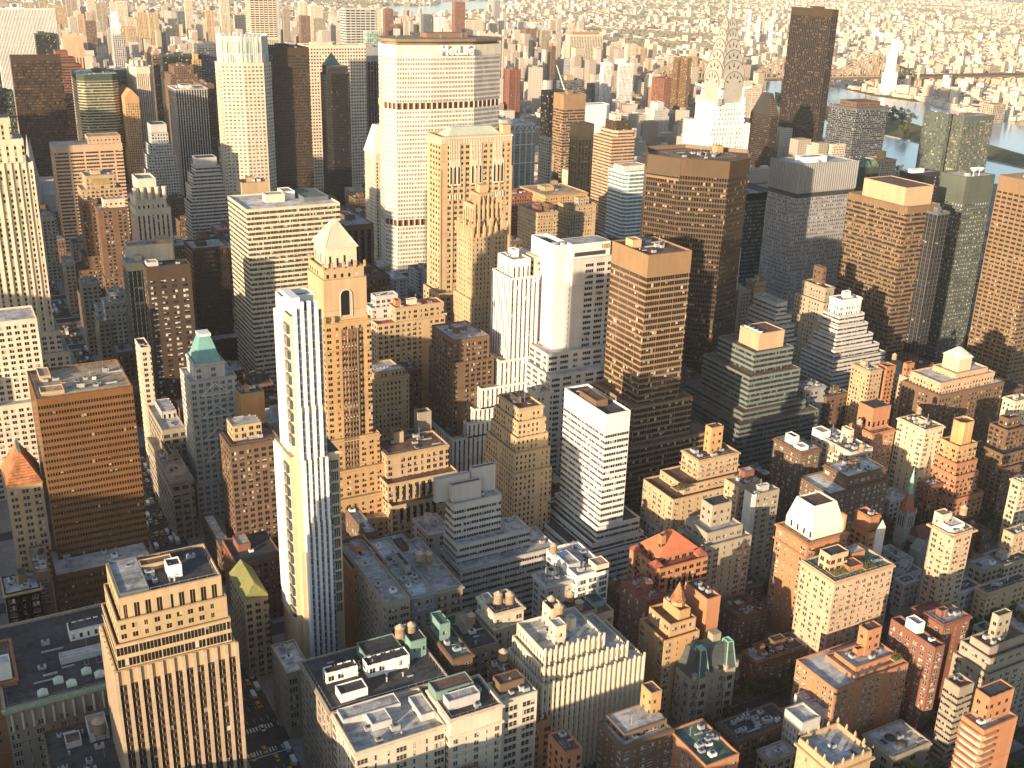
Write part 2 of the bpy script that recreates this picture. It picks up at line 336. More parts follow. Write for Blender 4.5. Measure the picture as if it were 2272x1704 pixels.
# window objects of the nearest buildings: one mesh per size and kind, shared by every window
WM = {}
def win_mesh(w, h, kind, frame):
    key = (round(w,2), round(h,2), kind, frame)
    if key in WM: return WM[key]
    m = M(); t = .11
    def q(x0, z0, x1, z1, y, mi): m.poly([(x0,y,z0),(x1,y,z0),(x1,y,z1),(x0,y,z1)], None, mi)
    a, b = w/2, h/2
    if kind in (1, 4, 5):
        zc = {1: -.15, 4: .22, 5: -.34}[kind]*h; q(-a+t, -b+t, a-t, zc, -.03, 0); q(-a+t, zc, a-t, b-t, -.035, 1)
    elif kind == 6: q(-a+t, -b+t, 0, b-t, -.03, 1); q(0, -b+t, a-t, b-t, -.03, 0)
    elif kind == 2: q(-a+t, -b+t, a-t, b-t, -.03, 1)
    elif kind == 3: q(-a+t, -b+t, a-t, b-t, -.03, 0); m.box(-.35, -.55, -b+t, .35, -.03, -b+t+.42, 3, True)
    else: q(-a+t, -b+t, a-t, b-t, -.03, 0)
    for x0, z0, x1, z1 in ((-a,-b,a,-b+t),(-a,b-t,a,b),(-a,-b+t,-a+t,b-t),(a-t,-b+t,a,b-t),(-a+t,-.045,a-t,.045)):
        m.box(x0, -.09, z0, x1, -.0, z1, 2, True)
    m.box(-a-.1, -.2, -b-.16, a+.1, 0, -b-.01, 4, True)
    if w > 1.9:
        n = int(w/1.1)
        for i in range(1, n): x = -a+w*i/n; m.box(x-.05, -.1, -b+t, x+.05, -.02, b-t, 2, True)
    o = m.obj('window', [GLASS, BLIND, FRAMED if frame == 'd' else FRAME, METAL, plain('window_sill', (.40,.36,.30), .8, .15)], None)
    me = o.data; bpy.data.objects.remove(o); WM[key] = me
    return me
def windows(root, faces, spec, seed, frame='l'):
    """faces: (a, b, z0, z1) seen from outside, left to right; 100 nearest the viewer as parts, the rest as one part."""
    d = parse(spec); g = random.Random(seed); spots = []
    d['bay'] *= g.uniform(.86, 1.16); d['fl'] *= g.uniform(.96, 1.05); d['fu'] *= g.uniform(.88, 1.04); d['fv'] *= g.uniform(.92, 1.08)
    pat = [g.choice((1,1,1,1,.62,.5)) for _ in range(g.choice((3,4,5,6)))]; pat[0] = 1
    cx, cy, cz = CAM; sub = int(d['mu']); st = d['fl']
    for a, b, z0, z1 in faces:
        L = math.hypot(b[0]-a[0], b[1]-a[1]); n = max(1, int(L/d['bay'])); bay = L/n
        dx, dy = (b[0]-a[0])/L, (b[1]-a[1])/L; rot = math.atan2(dy, dx)
        zz = z1-d['top']-st*.5
        ww = bay*d['fu']/sub*(.88 if sub > 1 else 1); hh = st*d['fv']
        while zz-hh/2 > z0+1:
            for i in range(n):
                pw = pat[min(i, n-1-i) % len(pat)]
                for j in range(sub if pw == 1 else 1):
                    if pw < 1: s = bay*(i+.5); x, y = a[0]+dx*s, a[1]+dy*s; spots.append((math.dist((x,y,zz), CAM), x, y, zz, rot, round(ww*pw*(1 if sub == 1 else 1.1), 2), hh*(.8 if pw < .6 else 1))); continue
                    s = bay*(i+.5)+(j-(sub-1)/2)*bay*d['fu']/sub
                    x, y = a[0]+dx*s, a[1]+dy*s
                    spots.append((math.dist((x,y,zz), CAM), x, y, zz, rot, ww, hh))
            zz -= st
    spots.sort(); rest = M(); rl = Vector(root.location)
    for k, (ds, x, y, z, rot, w, h) in enumerate(spots):
        q = g.random(); kind = 2 if q < d['bl']*.35 else g.choice((1,1,4,4,5,6)) if q < d['bl']*1.25 else 3 if q > .90 and d['fl'] < 3.6 else 0
        me = win_mesh(w, h, kind, frame)
        if k < 100 and ds < 900:
            o = bpy.data.objects.new('window', me); COL.objects.link(o); o.parent = root
            o.location = (x-rl.x, y-rl.y, z-rl.z); o.rotation_euler = (0, 0, rot)
        else:
            c, s_ = math.cos(rot), math.sin(rot); base = len(rest.v)
            rest.v += [(x+v.co.x*c-v.co.y*s_, y+v.co.x*s_+v.co.y*c, z+v.co.z) for v in me.vertices]
            for p in me.polygons: rest.f.append(tuple(base+i for i in p.vertices)); rest.i.append(p.material_index); rest.u += [(0,0)]*len(p.vertices)
    if rest.v:
        o = rest.obj('window', [m for m in me.materials], root); o['kind'] = 'stuff'
def faces_of(P, z0, z1, skip_north=True):
    out = []
    for i in range(len(P)):
        a, b = P[i], P[(i+1) % len(P)]
        nx, ny = b[1]-a[1], a[0]-b[0]
        mx, my = (a[0]+b[0])/2-CAM[0], (a[1]+b[1])/2-CAM[1]
        if nx*mx+ny*my < 0: out.append((a, b, z0, z1))
    return out
def B(kind, label, cat, bx, z, fac, roof='grey', tiers=(), near=0, n=3, top=(), ch=0, big=True, frame='l', par=1.1, grp=None, cr=None, base=None):
    x0, y0, x1, y1 = bx
    t0 = tiers[-1] if tiers else (x0, y0, x1, y1, 0)
    root = empty(kind, ((t0[0]+t0[2])/2, (t0[1]+t0[3])/2, 0), label, cat, grp)
    zt = z; allf = []; d = parse(fac)
    lv = [(x0, y0, x1, y1, z, ch, fac)] + [tuple(t[:5])+(t[6] if len(t) > 6 else 0, t[5] if len(t) > 5 and t[5] else fac+':top=1.4') for t in tiers]
    for i, (a, b, c, e, zz, chm, fc) in enumerate(lv):
        zb = lv[i+1][4]-par if i+1 < len(lv) else 0
        P = cham(a, b, c, e, chm) if chm else rect(a, b, c, e)
        wf = 'N:'+parse(fc)['wall'] if near else fc
        tier(root, P, zb, zz, wf, roof, 'wall' if i == 0 else 'setback_wall', 'roof' if i == 0 else 'terrace', par)
        if near: windows(root, faces_of(P, zb if i+1 < len(lv) else max(0, zz-near), zz), fc, label+str(i), frame)
    seed = label
    for q in top:
        fx0, fy0, fx1, fy1, h = q[:5]; w, dd = x1-x0, y1-y0
        bulk(root, x0+w*fx0, y0+dd*fy0, x0+w*fx1, y0+dd*fy1, z-par+(q[7] if len(q) > 7 else 0), h, q[5] if len(q) > 5 and q[5] else 'N:'+d['wall'], q[6] if len(q) > 6 else 'dark')
    if n: clutter(root, x0+1, y0+1, x1-1, y1-1, z-par, seed, n, fac, big and not top)
    for i, t in enumerate(tiers):
        if n and len(tiers) < 4 and t[2]-t[0] > (lv[i][2]-lv[i][0])+9: clutter(root, lv[i][2]+1, t[1]+1, t[2]-1, t[3]-1, t[4]-par, seed+'t%d'%i, 2, fac, False)
    if cr is None and fac[0] in 'PDT' and fac[1] == ':' and 14 < z < 115 and x1-x0 > 7 and random.Random(label).random() < .62: cr = (z-1.6,) if random.Random(label+'c').random() < .6 else (z-1.4, z-8.6)
    if cr:   # a ledge that rings the top
        m = M(); P = rect(x0,y0,x1,y1); Q = inset(P, -.7 if near else -.5)
        for zc in cr:
            for i in range(4):
                j = (i+1) % 4
                m.poly([(Q[i][0],Q[i][1],zc),(Q[j][0],Q[j][1],zc),(Q[j][0],Q[j][1],zc+.9),(Q[i][0],Q[i][1],zc+.9)])
                m.poly([(Q[i][0],Q[i][1],zc+.9),(Q[j][0],Q[j][1],zc+.9),(P[j][0],P[j][1],zc+1.1),(P[i][0],P[i][1],zc+1.1)])
                m.poly([(P[i][0],P[i][1],zc-.3),(P[j][0],P[j][1],zc-.3),(Q[j][0],Q[j][1],zc),(Q[i][0],Q[i][1],zc)])
        m.obj('cornice', plain('cornice_'+d['wall'].lower(), tuple(c*.95 for c in PAL[d['wall']]), .8, .2, .6), root)
    return root
BX = {}
_B0 = B
def B(kind, label, cat, bx, z, fac, *a, **k):
    r = _B0(kind, label, cat, bx, z, fac, *a, **k); BX[label] = (r, bx, z); return r
# ---------------------------------------------------------------- buildings, one row each: kind, label, category, footprint, height, facade
B('office_building','dark roofed block with a green copper cornice and white skylight boxes, left foreground','office building',(-97.0,319.0,-16.0,379.0),48,'T:BG:bay=4.4:fl=3.9:top=8',near=34,roof='dark',n=10,par=1.4,top=((0.35,0.62,0.95,0.74,5, 'P:WH:bay=3:fl=4:top=1', 'dark'),(0.28,0.36,0.62,0.45,2.5, 'N:LG', 'light'),(0.86,0.3,1,0.62,3.5, 'P:OB:bay=3:fl=4:top=1', 'red')))
B('office_tower','tan stone tower with tall dark window strips between piers, nearest on the left','office tower',(-58.1,263.1,-24.0,287.9),118,'P:TN:bay=3.7:fu=.5:fl=9:fv=.66:top=1.5:mu=2:bl=.05:gl=BK',tiers=[(-59.6,261.6,-23.0,287.9,110.3, 'D:TN:bay=3.7:fu=.5:fl=3.6:fv=.5:top=1:bl=.05:gl=BK'),(-61.1,260.1,-22.5,288.9,102.1, 'B:TN:bay=7.4:fl=4.6:fv=.66:top=.6:mu=6:bl=.04:gl=BK'),(-62.1,259.1,-21.5,289.9,92.7, 'V:TN:bay=3.7:fu=.86:fl=3.5:top=6:bl=.05:gl=BK:sp=DB:mu=2')],roof='dark',n=6,top=((0.02,0.04,0.3,0.96,2.2, 'N:SL', 'grey'),(0.52,0.28,0.66,0.5,5, 'N:WH', 'dark'),(0.3,0.62,0.62,0.8,2.6, 'N:TN', 'brown')))
B('office_tower','brown gridded slab tower with dark window bands and a pale flat roof','office tower',(-62.7,453.8,-18.9,495.6),120,'G:HS:bay=1.25:fu=.78:fl=3.55:fv=.46:top=3:bl=.02:gl=BK',roof='tan',n=9,big=False,top=((0.06,0.12,0.3,0.32,2.2, 'N:TN', 'tan'),(0.1,0.62,0.22,0.92,3, 'N:TN', 'tan')))
B('office_building','low brown podium with a pale roof at the foot of the brown slab tower','office building',(-66.1,436.5,-21.2,464.6),34,'G:HS:bay=1.3:fu=.7:fl=4:fv=.45:top=2:gl=BK',roof='light',n=8,big=False)
B('office_building','tan office block under a steep orange tiled roof beside the brown slab tower','office building',(-80.6,464.5,-64.7,492.1),72,'D:TN:bay=4.6:fl=3.8:top=1.5',near=60,n=0,roof='orange')
B('loft_building','dark roofed loft with a pale wooden water tank in the bottom left corner','loft building',(-85.6,271.9,-61.0,307.0),42,'D:BR:bay=4.4:fl=3.7',near=30,roof='dark',n=7,top=((0.28,0.62,0.5,0.8,2.5, 'N:LG', 'brown'),(0.62,0.62,0.9,0.95,4, 'N:LG', 'tan')))
B('loft_building','orange brick loft with a blank white billboard on its roof at the left edge','loft building',(-105.3,334.7,-91.1,364.6),50,'D:OB:bay=4.4:fl=3.7',near=30,roof='brown',n=3,top=((0.55,0.0,0.9,0.2,9, 'N:WH', 'light'),))
B('loft_building','small tan loft with roof terraces wedged left of the brown podium','loft building',(-89.6,418.7,-74.4,435.8),40,'D:TN:bay=4.4:fl=3.7',near=20,roof='light',n=6)
B('loft_building','grey roofed low building with rooftop machinery below the orange tiled roof','loft building',(-75.6,424.9,-68.8,453.2),44,'D:BR:bay=4:fl=3.7',near=20,roof='tan',n=8)
B('loft_building','long pale loft with a black roof and green copper bulkheads, foreground centre','loft building',(12.1,259.9,62.4,296.4),50,'D:BG:bay=4.2:fl=3.9:fu=.62',near=46,roof='dark',n=10,par=0.8,top=((0.1,0.5,0.36,0.62,5, 'D:WH:bay=4:fl=4:top=1', 'dark'),(0.42,0.4,0.78,0.56,6, 'D:WH:bay=4:fl=4:top=1', 'dark'),(0.46,0.62,0.78,0.9,5, 'N:CU', 'dark'),(0.12,0.12,0.34,0.3,4, 'N:WH', 'dark'),(0.82,0.5,0.96,0.86,9, 'N:CU', 'dark')))
B('loft_building','cream loft with arched cornice and a stained pale grey roof, foreground centre','loft building',(12.7,234.2,48.6,259.4),50,'T:CR:bay=5:fl=3.6:top=3:fu=.8',near=46,roof='light',n=3,par=2.0,top=((0.3,0.42,0.52,0.72,3.2, 'N:LG', 'light'),(0.05,0.7,0.7,0.98,3.5, 'N:LG', 'light'),(0.82,0.3,0.98,0.8,3.2, 'N:LG', 'light')))
B('loft_building','cream loft with tall red casements below a dark roof lined with cooling units','loft building',(49.2,231.1,71.3,251.7),54,'D:CR:bay=4.3:fl=3.5:top=9:fu=.5',near=50,roof='dark',n=6,par=1.2,top=((0.1,0.3,0.7,0.55,4.5, 'N:LG', 'grey'),(0.0,0.62,0.72,0.98,5, 'N:CU', 'brown')))
B('loft_building','cream loft with wide window bays and a round arched cornice beside the gothic white loft','loft building',(72.5,233.3,87.9,246.1),53,'T:CR:bay=4.8:fl=3.6:fu=.8',near=50,roof='grey',n=5,top=((0.1,0.4,0.8,0.9,5, 'N:BR', 'brown'),))
B('loft_building','grey stone base block at the foot of the striped white tower','loft building',(10.7,312.1,21.3,335.2),34,'T:BG:bay=5:fl=4.2:fu=.7',near=32,roof='light',n=4)
B('loft_building','brown brick loft with a pale stone south front and a plain grey roof','loft building',(58.9,317.7,70.2,376.3),52,'T:BG:bay=5:fl=3.7:fu=.75',near=40,roof='grey',n=5,big=False)
B('loft_building','narrow grey loft between two pale fronted lofts north of the black roof','loft building',(72.7,322.1,84.2,378.7),49,'D:GY:bay=4:fl=3.7',near=40,roof='light',n=8)
B('loft_building','pale grey roofed loft just left of the white stepped office block','loft building',(85.6,324.4,99.6,374.9),47,'T:BG:bay=5:fl=3.8',near=30,roof='grey',n=4)
B('loft_building','low brick loft with a cluttered dark roof right of the striped white tower','loft building',(56.6,355.3,73.2,384.9),50,'D:OB:bay=4:fl=3.7',near=20,roof='dark',n=9)
B('loft_building','brown loft with a pale grey roof behind the cluttered dark roof','loft building',(75.0,384.9,81.3,414.9),50,'D:BR:bay=4:fl=3.7',near=20,roof='light',n=3)
B('loft_building','long narrow loft with a patchy tan roof beside the white stepped office block','loft building',(78.4,349.9,95.2,386.2),46,'D:BR:bay=4:fl=3.7',roof='grey',n=5)
B('loft_building','dark roofed loft with a blue tarpaulin and an orange tank','loft building',(81.9,280.5,95.8,308.6),44,'D:BG:bay=4:fl=3.6',near=24,roof='dark',n=5)
B('loft_building','cream loft carrying two brown tanks on a dark roof','loft building',(98.1,289.6,112.9,306.0),52,'D:CR:bay=4.3:fl=3.6',near=30,roof='dark',n=4,top=((0.05,0.6,0.3,0.9,3, 'N:LG', 'light'),))
B('loft_building','dark loft with a pointed timber tank behind the cream tank roof','loft building',(83.2,255.3,91.3,267.4),46,'D:BR:bay=4:fl=3.6',near=14,roof='brown',n=4)
B('loft_building','grey loft with a narrow green penthouse behind the copper bulkheads','loft building',(67.5,267.6,76.7,296.2),52,'D:BR:bay=4:fl=3.6',near=20,roof='green',n=5,top=((0.1,0.5,0.6,0.85,9, 'N:CU', 'green'),))
B('office_building','white office block with stepped ribbon window floors and two concrete boxes on top','office building',(113.3,363.2,139.9,373.2),68,'B:LG:bay=7:fl=3.7:fv=.42:top=3:bl=.12',tiers=[(112.3,357.2,153.9,373.2,48.2),(110.3,349.2,165.9,373.2,38.8)],roof='grey',n=4,top=((0.0,0.3,0.62,0.62,10, 'N:LG:top=0', 'brown'),(-0.25,0.7,0.45,1.0,13, 'N:LG:top=0', 'light'),(0.5,0.72,1,1.0,15, 'N:LG:top=0', 'dark')))
B('office_tower','slim white tower with a blank top, shaded west bands and a stepped base','office tower',(202.2,365.2,217.3,408.0),100,'B:WH:bay=7.5:fl=3.6:fv=.45:top=11:bl=.2',tiers=[(200.2,364.2,228.3,410.0,34.2),(196.2,362.2,230.3,416.0,25.9),(192.2,360.2,232.3,420.0,19.0),(188.2,358.2,232.3,426.0,22)],roof='dark',n=2,top=((0.1,0.3,0.6,0.7,4, 'N:BR', 'brown'),))
B('office_tower','pale grey office slab with a blank white service core and round numerals near the top','office tower',(250.7,483.5,279.4,501.1),150,'D:LG:bay=8.2:fu=.72:fl=3.75:fv=.5:mu=4:top=3:bl=.1',tiers=[(231.7,477.5,279.4,501.1,92.8),(229.7,469.5,281.4,501.1,81.3)],roof='light',n=2,big=False)
B('office_tower','bronze tower with pale spandrel bands and a deep blank cornice','office tower',(265.5,426.0,296.5,463.8),165,'B:BN:bay=10:fl=3.7:fv=.62:mu=6:top=13:bl=.1:gl=BK:spec=.5',tiers=[(259.5,420.0,302.5,465.8,74.0),(251.5,414.0,316.5,467.8,50.7)],roof='brown',n=8,big=False,top=((0.1,0.55,0.3,0.75,5, 'N:TN', 'tan'),))
B('office_tower','grey stone tower with pin-striped crown, white dotted windows and a flat roof','office tower',(570.3,635.8,637.6,672.5),165,'G:GS:bay=2.5:fu=.42:fl=3.5:fv=.45:top=29:bl=.34:bc=WH',roof='light',n=6,top=((0.2,0.3,0.6,0.6,5, 'N:WH', 'grey'),))
B('office_tower','tan tower with long window bands and a bright orange mechanical crown','office tower',(581.6,523.4,617.7,587.3),150,'B:BM:bay=8:fl=3.7:fv=.54:mu=6:top=5:bl=.3:bc=TN',roof='tan',n=5,big=False,top=((0.06,0.1,0.9,0.8,15, 'N:PK:top=0', 'brown'),))
B('office_tower','brown masonry tower of square window clusters cut by the right edge','office tower',(636.8,448.3,666.8,489.0),178,'T:BM:bay=5.2:fu=.74:fl=3.6:fv=.46:top=11:bl=.1',roof='tan',n=4,big=False)
B('office_tower','green glass tower with dotted windows and satellite dishes on a white top','office tower',(661.6,538.1,696.1,564.3),166,'G:MG:bay=3:fu=.42:fl=3.7:fv=.4:top=22:bl=.75:bc=WH',roof='white',n=4)
B('office_tower','slim slate glass slab left of the green dotted tower','office tower',(603.5,512.3,617.1,524.7),146,'V:SL:bay=4:fu=.9:fl=3.6:sp=DG:gl=BK:bl=.03:top=2:mu=2',roof='grey',n=3)
B('office_tower','white stepped tower with a glowing pale crown and many terraces','office tower',(495.3,495.1,515.8,507.5),92,'P:WH:bay=2.6:fu=.5:fl=4:top=5',tiers=[(493.3,493.1,518.8,510.5,80.2, 'B:LG:bay=5:fl=3.4:fv=.4:top=1'),(491.3,491.1,521.8,512.5,72.9, 'B:LG:bay=5:fl=3.4:fv=.4:top=1'),(489.3,489.1,526.8,513.5,64.2, 'B:LG:bay=5:fl=3.4:fv=.4:top=1'),(486.3,486.1,531.8,515.5,56.4, 'B:LG:bay=5:fl=3.4:fv=.4:top=1'),(482.3,482.1,535.8,516.5,50.1, 'B:LG:bay=5:fl=3.4:fv=.4:top=1')],roof='brown',n=3)
B('office_tower','slim grey art deco tower with a pinnacle block behind the white stepped tower','office tower',(497.0,514.6,505.9,539.9),96,'P:BG:bay=3:fu=.42:fl=3.6:top=3',tiers=[(494.0,511.6,508.9,542.9,85.3),(491.0,509.6,510.9,543.9,70.6),(488.0,506.6,512.9,543.9,52.4)],roof='dark',n=2,top=((0.55,0.4,0.95,0.8,14, 'N:BR', 'dark'),))
B('office_tower','pale grey stepped office with balcony-like terraces left of the art deco tower','office tower',(468.3,534.1,478.6,561.6),82,'B:LG:bay=5:fl=3.6:fv=.42:top=2',tiers=[(466.3,532.1,482.6,563.6,71.7),(465.3,531.1,486.6,564.6,63.7),(463.3,529.1,492.6,565.6,53.3),(462.3,528.1,496.6,566.6,41.5)],roof='grey',n=3)
B('office_tower','green-grey stepped office building under an orange penthouse with round fans','office tower',(375.9,448.0,397.6,467.7),96,'N:PK:top=0',tiers=[(369.9,444.0,403.6,481.7,84.8, 'B:GT:bay=6:fl=3.6:fv=.5:top=1:bl=.14:bc=CU'),(362.9,438.0,406.6,487.7,70.9, 'B:GT:bay=6:fl=3.6:fv=.5:top=1:bl=.14:bc=CU'),(355.9,433.0,410.6,494.7,48.7, 'B:GT:bay=6:fl=3.6:fv=.5:top=1:bl=.12:bc=CU'),(348.9,427.0,417.6,501.7,43.2, 'B:GT:bay=6:fl=3.6:fv=.5:top=1:bl=.12:bc=CU')],roof='brown',n=0,par=0.6)
B('hotel','dark brick hotel block with a tan corner turret left of the white black-striped tower','hotel',(180.7,505.9,205.6,539.2),100,'D:BR:bay=4:fl=3.4:bl=.2',tiers=[(178.7,502.9,207.6,539.2,86.0)],roof='grey',n=8)
B('office_tower','tall slim tan tower with pinnacles in front of the wide tan tower','office tower',(226.4,571.5,246.1,588.7),168,'V:TN:bay=3.4:fu=.4:fl=3.6:sp=BR:top=3',tiers=[(223.4,568.5,250.1,591.7,149.3, 'P:TN:bay=2.8:fu=.34:fl=3.4'),(222.4,567.5,252.1,594.7,104.2, 'P:TN:bay=2.8:fu=.34:fl=3.4')],roof='tan',n=2)
B('office_building','tan office block with a brick red roof left of the dark brick hotel','office building',(176.0,588.7,212.4,601.7),98,'D:TN:bay=4.2:fl=3.5',tiers=[(162.0,586.7,212.4,601.7,88.4)],roof='red',n=5,top=((0.05,0.3,0.16,0.7,5, 'N:OB', 'brown'),(0.3,0.4,0.5,0.7,4, 'N:CR', 'tan')))
B('office_building','small grey stone building with a white mansard roof behind the arch-topped tower','office building',(166.2,600.8,182.9,609.0),104,'D:LG:bay=4:fl=3.6',tiers=[(162.2,597.8,180.9,611.0,96.7),(161.2,596.8,181.9,611.0,89.2, 'V:LG:bay=4:fu=.5:sp=DG')],roof='light',n=2)
B('office_building','dark brown block with tall window bays left of the tapered slab with the lettering','office building',(211.9,784.3,237.4,847.4),110,'V:BR:bay=6:fu=.6:sp=BK:gl=BK',roof='grey',n=6)
B('office_building','low brown building at the foot of the tapered slab','office building',(212.4,744.8,235.6,779.1),75,'D:BR:bay=4:fl=3.5',roof='brown',n=5)
B('loft_building','small dark red brick building below the tan block with the red roof','loft building',(175.5,567.1,185.7,602.0),60,'D:RB:bay=4:fl=3.5',roof='dark',n=3)
B('office_building','ornate tan gothic loft with a broad pale roof right of the arch-topped tower','office building',(128.8,516.1,154.9,546.5),78,'P:TN:bay=2.6:fu=.5:fl=3.5:fv=.55',roof='light',n=2,big=False,top=((0.1,0.05,0.9,0.3,5, 'P:TN:bay=2.4:fu=.5:fl=3.5:top=1', 'light'),))
B('office_building','tan corner building with tall arched windows and a cluttered terrace right of the arch-topped tower','office building',(114.3,453.9,153.1,476.5),56,'D:TN:bay=4:fu=.6:fl=3.8:fv=.6',tiers=[(111.3,445.9,155.1,477.5,42.0),(111.3,439.9,155.1,477.5,30.9)],roof='brown',n=8,top=((0.28,0.7,0.44,0.95,7, 'N:TN', 'dark'),))
B('office_building','narrow concrete stair tower block behind the terrace with the round white fans','office building',(146.1,482.4,154.9,488.4),66,'N:BG',tiers=[(140.1,481.4,158.9,490.4,53.1)],roof='dark',n=0)
B('apartment_building','tan brick setback apartment block right of the white black-striped tower','apartment building',(173.6,408.1,189.0,432.1),92,'P:TN:bay=2.7:fl=3.3',tiers=[(172.1,406.1,190.0,434.1,85.1),(170.6,404.1,190.5,435.1,76.6),(168.6,402.1,191.0,436.1,68.7),(167.6,400.1,191.5,437.1,57.2)],roof='brown',n=5,near=0)
B('apartment_building','slim cream building behind the tan setback apartments','apartment building',(204.2,441.7,215.4,452.5),84,'P:CR:bay=2.8:fl=3.4',roof='tan',n=3)
B('office_tower','white tower with black vertical window stripes and stepped shoulders','office tower',(219.2,503.6,232.0,523.1),148,'V:WH:bay=3.2:fu=.36:fl=3.6:sp=BR:top=5',tiers=[(216.7,500.6,238.0,526.1,137.2),(210.2,499.6,238.0,531.1,84),(196.2,497.6,238.0,535.1,68),(191.2,497.6,238.0,536.1,55),(186.2,496.6,238.0,538.1,46),(176.2,496.6,238.0,539.1,37)],roof='tan',n=3)
B('apartment_building','tan brick block with sunlit west front and red roof huts behind the grey slab','apartment building',(422.6,826.7,445.1,866.9),96,'P:TN:bay=2.9:fl=3.4:bl=.4',roof='brown',n=6,top=((0.3,0.3,0.5,0.6,4, 'N:RB', 'red'),(0.62,0.1,0.85,0.4,8, 'N:BR', 'dark')))
B('hotel','tan hotel block with stepped attic behind the grey slab','hotel',(472.6,852.3,505.5,872.9),94,'P:TN:bay=2.9:fl=3.3:bl=.35',roof='brown',n=6,top=((0.45,0.3,0.85,0.7,7, 'P:TN:bay=3:fl=3.4:top=1', 'tan'),))
B('apartment_building','orange tan block with roof huts lit between the two tan blocks behind the grey slab','apartment building',(466.7,888.9,518.0,943.0),98,'P:OT:bay=2.9:fl=3.4',roof='tan',n=5)
B('loft_building','brick red roofed block behind the wide tan tower','loft building',(439.3,915.9,466.5,942.0),96,'P:RB:bay=2.9:fl=3.4',roof='red',n=3)
B('office_building','grey block with a domed skylight right of the slim tan tower','office building',(331.9,719.9,346.4,738.7),100,'P:BR:bay=3:fl=3.4',roof='light',n=4)
B('office_tower','dark green glass slab behind the angled bronze tower','office tower',(564.0,700.1,594.5,765.2),128,'C:TL:bay=1.6:fl=3.7:gl=TL:sp=BK:wall=BK',roof='grey',n=3)
B('loft_building','small grey building with a red tank base right of the angled bronze tower','loft building',(505.9,622.9,520.0,637.8),64,'P:BG:bay=3:fl=3.4',roof='light',n=4)
B('loft_building','tan loft with a dark water tank frame left of the grey stepped office','loft building',(521.2,621.0,533.7,632.9),70,'P:TN:bay=3:fl=3.4',roof='dark',n=3)
B('office_tower','pale banded tower with long black window rows and a white flat roof','office tower',(105.6,693.1,175.5,745.7),150,'B:CR:bay=5.5:fl=3.75:fv=.52:mu=5:top=1.5:bl=.16',roof='white',n=2,big=False,top=((0.3,0.42,0.5,0.62,6, 'N:CR', 'light'),(0.52,0.55,0.64,0.85,6, 'N:WH', 'tan'),(0.68,0.3,0.95,0.9,3.5, 'N:SL', 'green')))
B('office_tower','tan vertical-ribbed block peeping over the pale banded tower','office tower',(126.1,780.5,147.3,795.9),152,'V:TN:bay=4:fu=.4:fl=3.7:sp=BR:top=9',roof='tan',n=3)
B('office_tower','brown tower with white blinds in paired windows and an open roof well','office tower',(26.5,655.2,55.4,668.3),125,'D:DB:bay=7:fu=.5:fl=3.75:fv=.5:top=9:bl=.6:bc=WH',roof='dark',n=2,big=False,top=((0.05,0.2,0.3,0.8,3.5, 'N:LG', 'grey'),))
B('loft_building','narrow cream loft hugging the left side of the brown tower with white blinds','loft building',(10.8,608.3,16.8,628.3),86,'D:CR:bay=4:fl=3.6',roof='dark',n=2)
B('office_tower','slim green glass building with a white top floor behind the brown tower','office tower',(28.9,749.1,44.7,770.2),104,'C:YL:bay=3.2:fl=3.9:gl=GN:sp=GN:bl=.2:bc=YL',roof='grey',n=2)
B('office_building','white penthouse block with an orange deck behind the green glass building','office building',(33.7,769.3,66.6,784.8),112,'N:CR',roof='orange',n=4,top=((0.7,0.1,1,0.9,4, 'N:TN', 'tan'),))
B('office_tower','dark bronze glass block with gold edges left of the pale banded tower','office tower',(82.0,772.4,110.3,802.2),105,'C:DB:bay=1.5:fl=3.7:fu=.86:gl=BK:sp=BK:top=2:bl=.04:bc=TA',tiers=[(84.0,758.4,122.3,802.2,33.1)],roof='grey',n=3)
B('office_tower','grey tower with a teal pyramid roof and crossed steel braces','office tower',(27.5,531.6,44.7,552.9),98,'D:LG:bay=4.2:fl=3.7:gl=TL:bl=.12',tiers=[(23.5,529.6,50.7,554.9,88.6),(22.5,528.6,51.7,555.9,23.3)],roof='light',n=0)
B('loft_building','grey building with a rounded corner and green cornice on the avenue','loft building',(10.3,556.1,23.9,599.5),50,'T:BG:bay=5:fl=4:fu=.7',roof='light',n=4,top=((0.3,0.45,0.95,0.95,5, 'P:LG:bay=3:fl=5:top=1', 'light'),))
B('loft_building','long brown shopfront building on the avenue below the grey braced tower','loft building',(4.5,507.7,16.7,577.5),38,'T:BG:bay=5:fl=4:fu=.7',roof='tan',n=5)
B('loft_building','low building with a bright white roof in front of the grey braced tower','loft building',(16.3,449.2,22.3,488.0),24,'T:BR:bay=5:fl=4',roof='white',n=0)
B('loft_building','tall brown brick loft with sunlit upper floors left of the striped white tower','loft building',(27.4,458.5,54.9,482.9),76,'D:BR:bay=4:fl=3.5',roof='brown',n=3,top=((0.15,0.35,0.72,0.85,9, 'D:TN:bay=4:fl=3.5:top=1', 'light'),))
B('loft_building','tan blank-sided loft tower behind the brown brick loft','loft building',(47.4,510.0,61.3,521.9),84,'N:OT',roof='dark',n=3)
B('loft_building','small gabled building with a yellow green roof left of the striped white tower','loft building',(6.5,361.1,17.5,387.4),44,'D:TN:bay=4:fl=3.6',roof='tan',n=0)
B('loft_building','brown building with a low parapet between the yellow green roof and the avenue','loft building',(11.1,366.1,19.5,383.7),26,'D:BR:bay=4:fl=3.6',roof='brown',n=3)
B('loft_building','pale loft with a stained grey roof above the shaded avenue','loft building',(8.1,856.4,22.7,876.8),62,'D:BG:bay=4:fl=3.6',roof='grey',n=3)
B('loft_building','grey flat-roofed loft on the shaded avenue below the stained grey roof','loft building',(13.2,819.3,26.1,832.5),52,'D:LG:bay=4:fl=3.6',roof='grey',n=3)
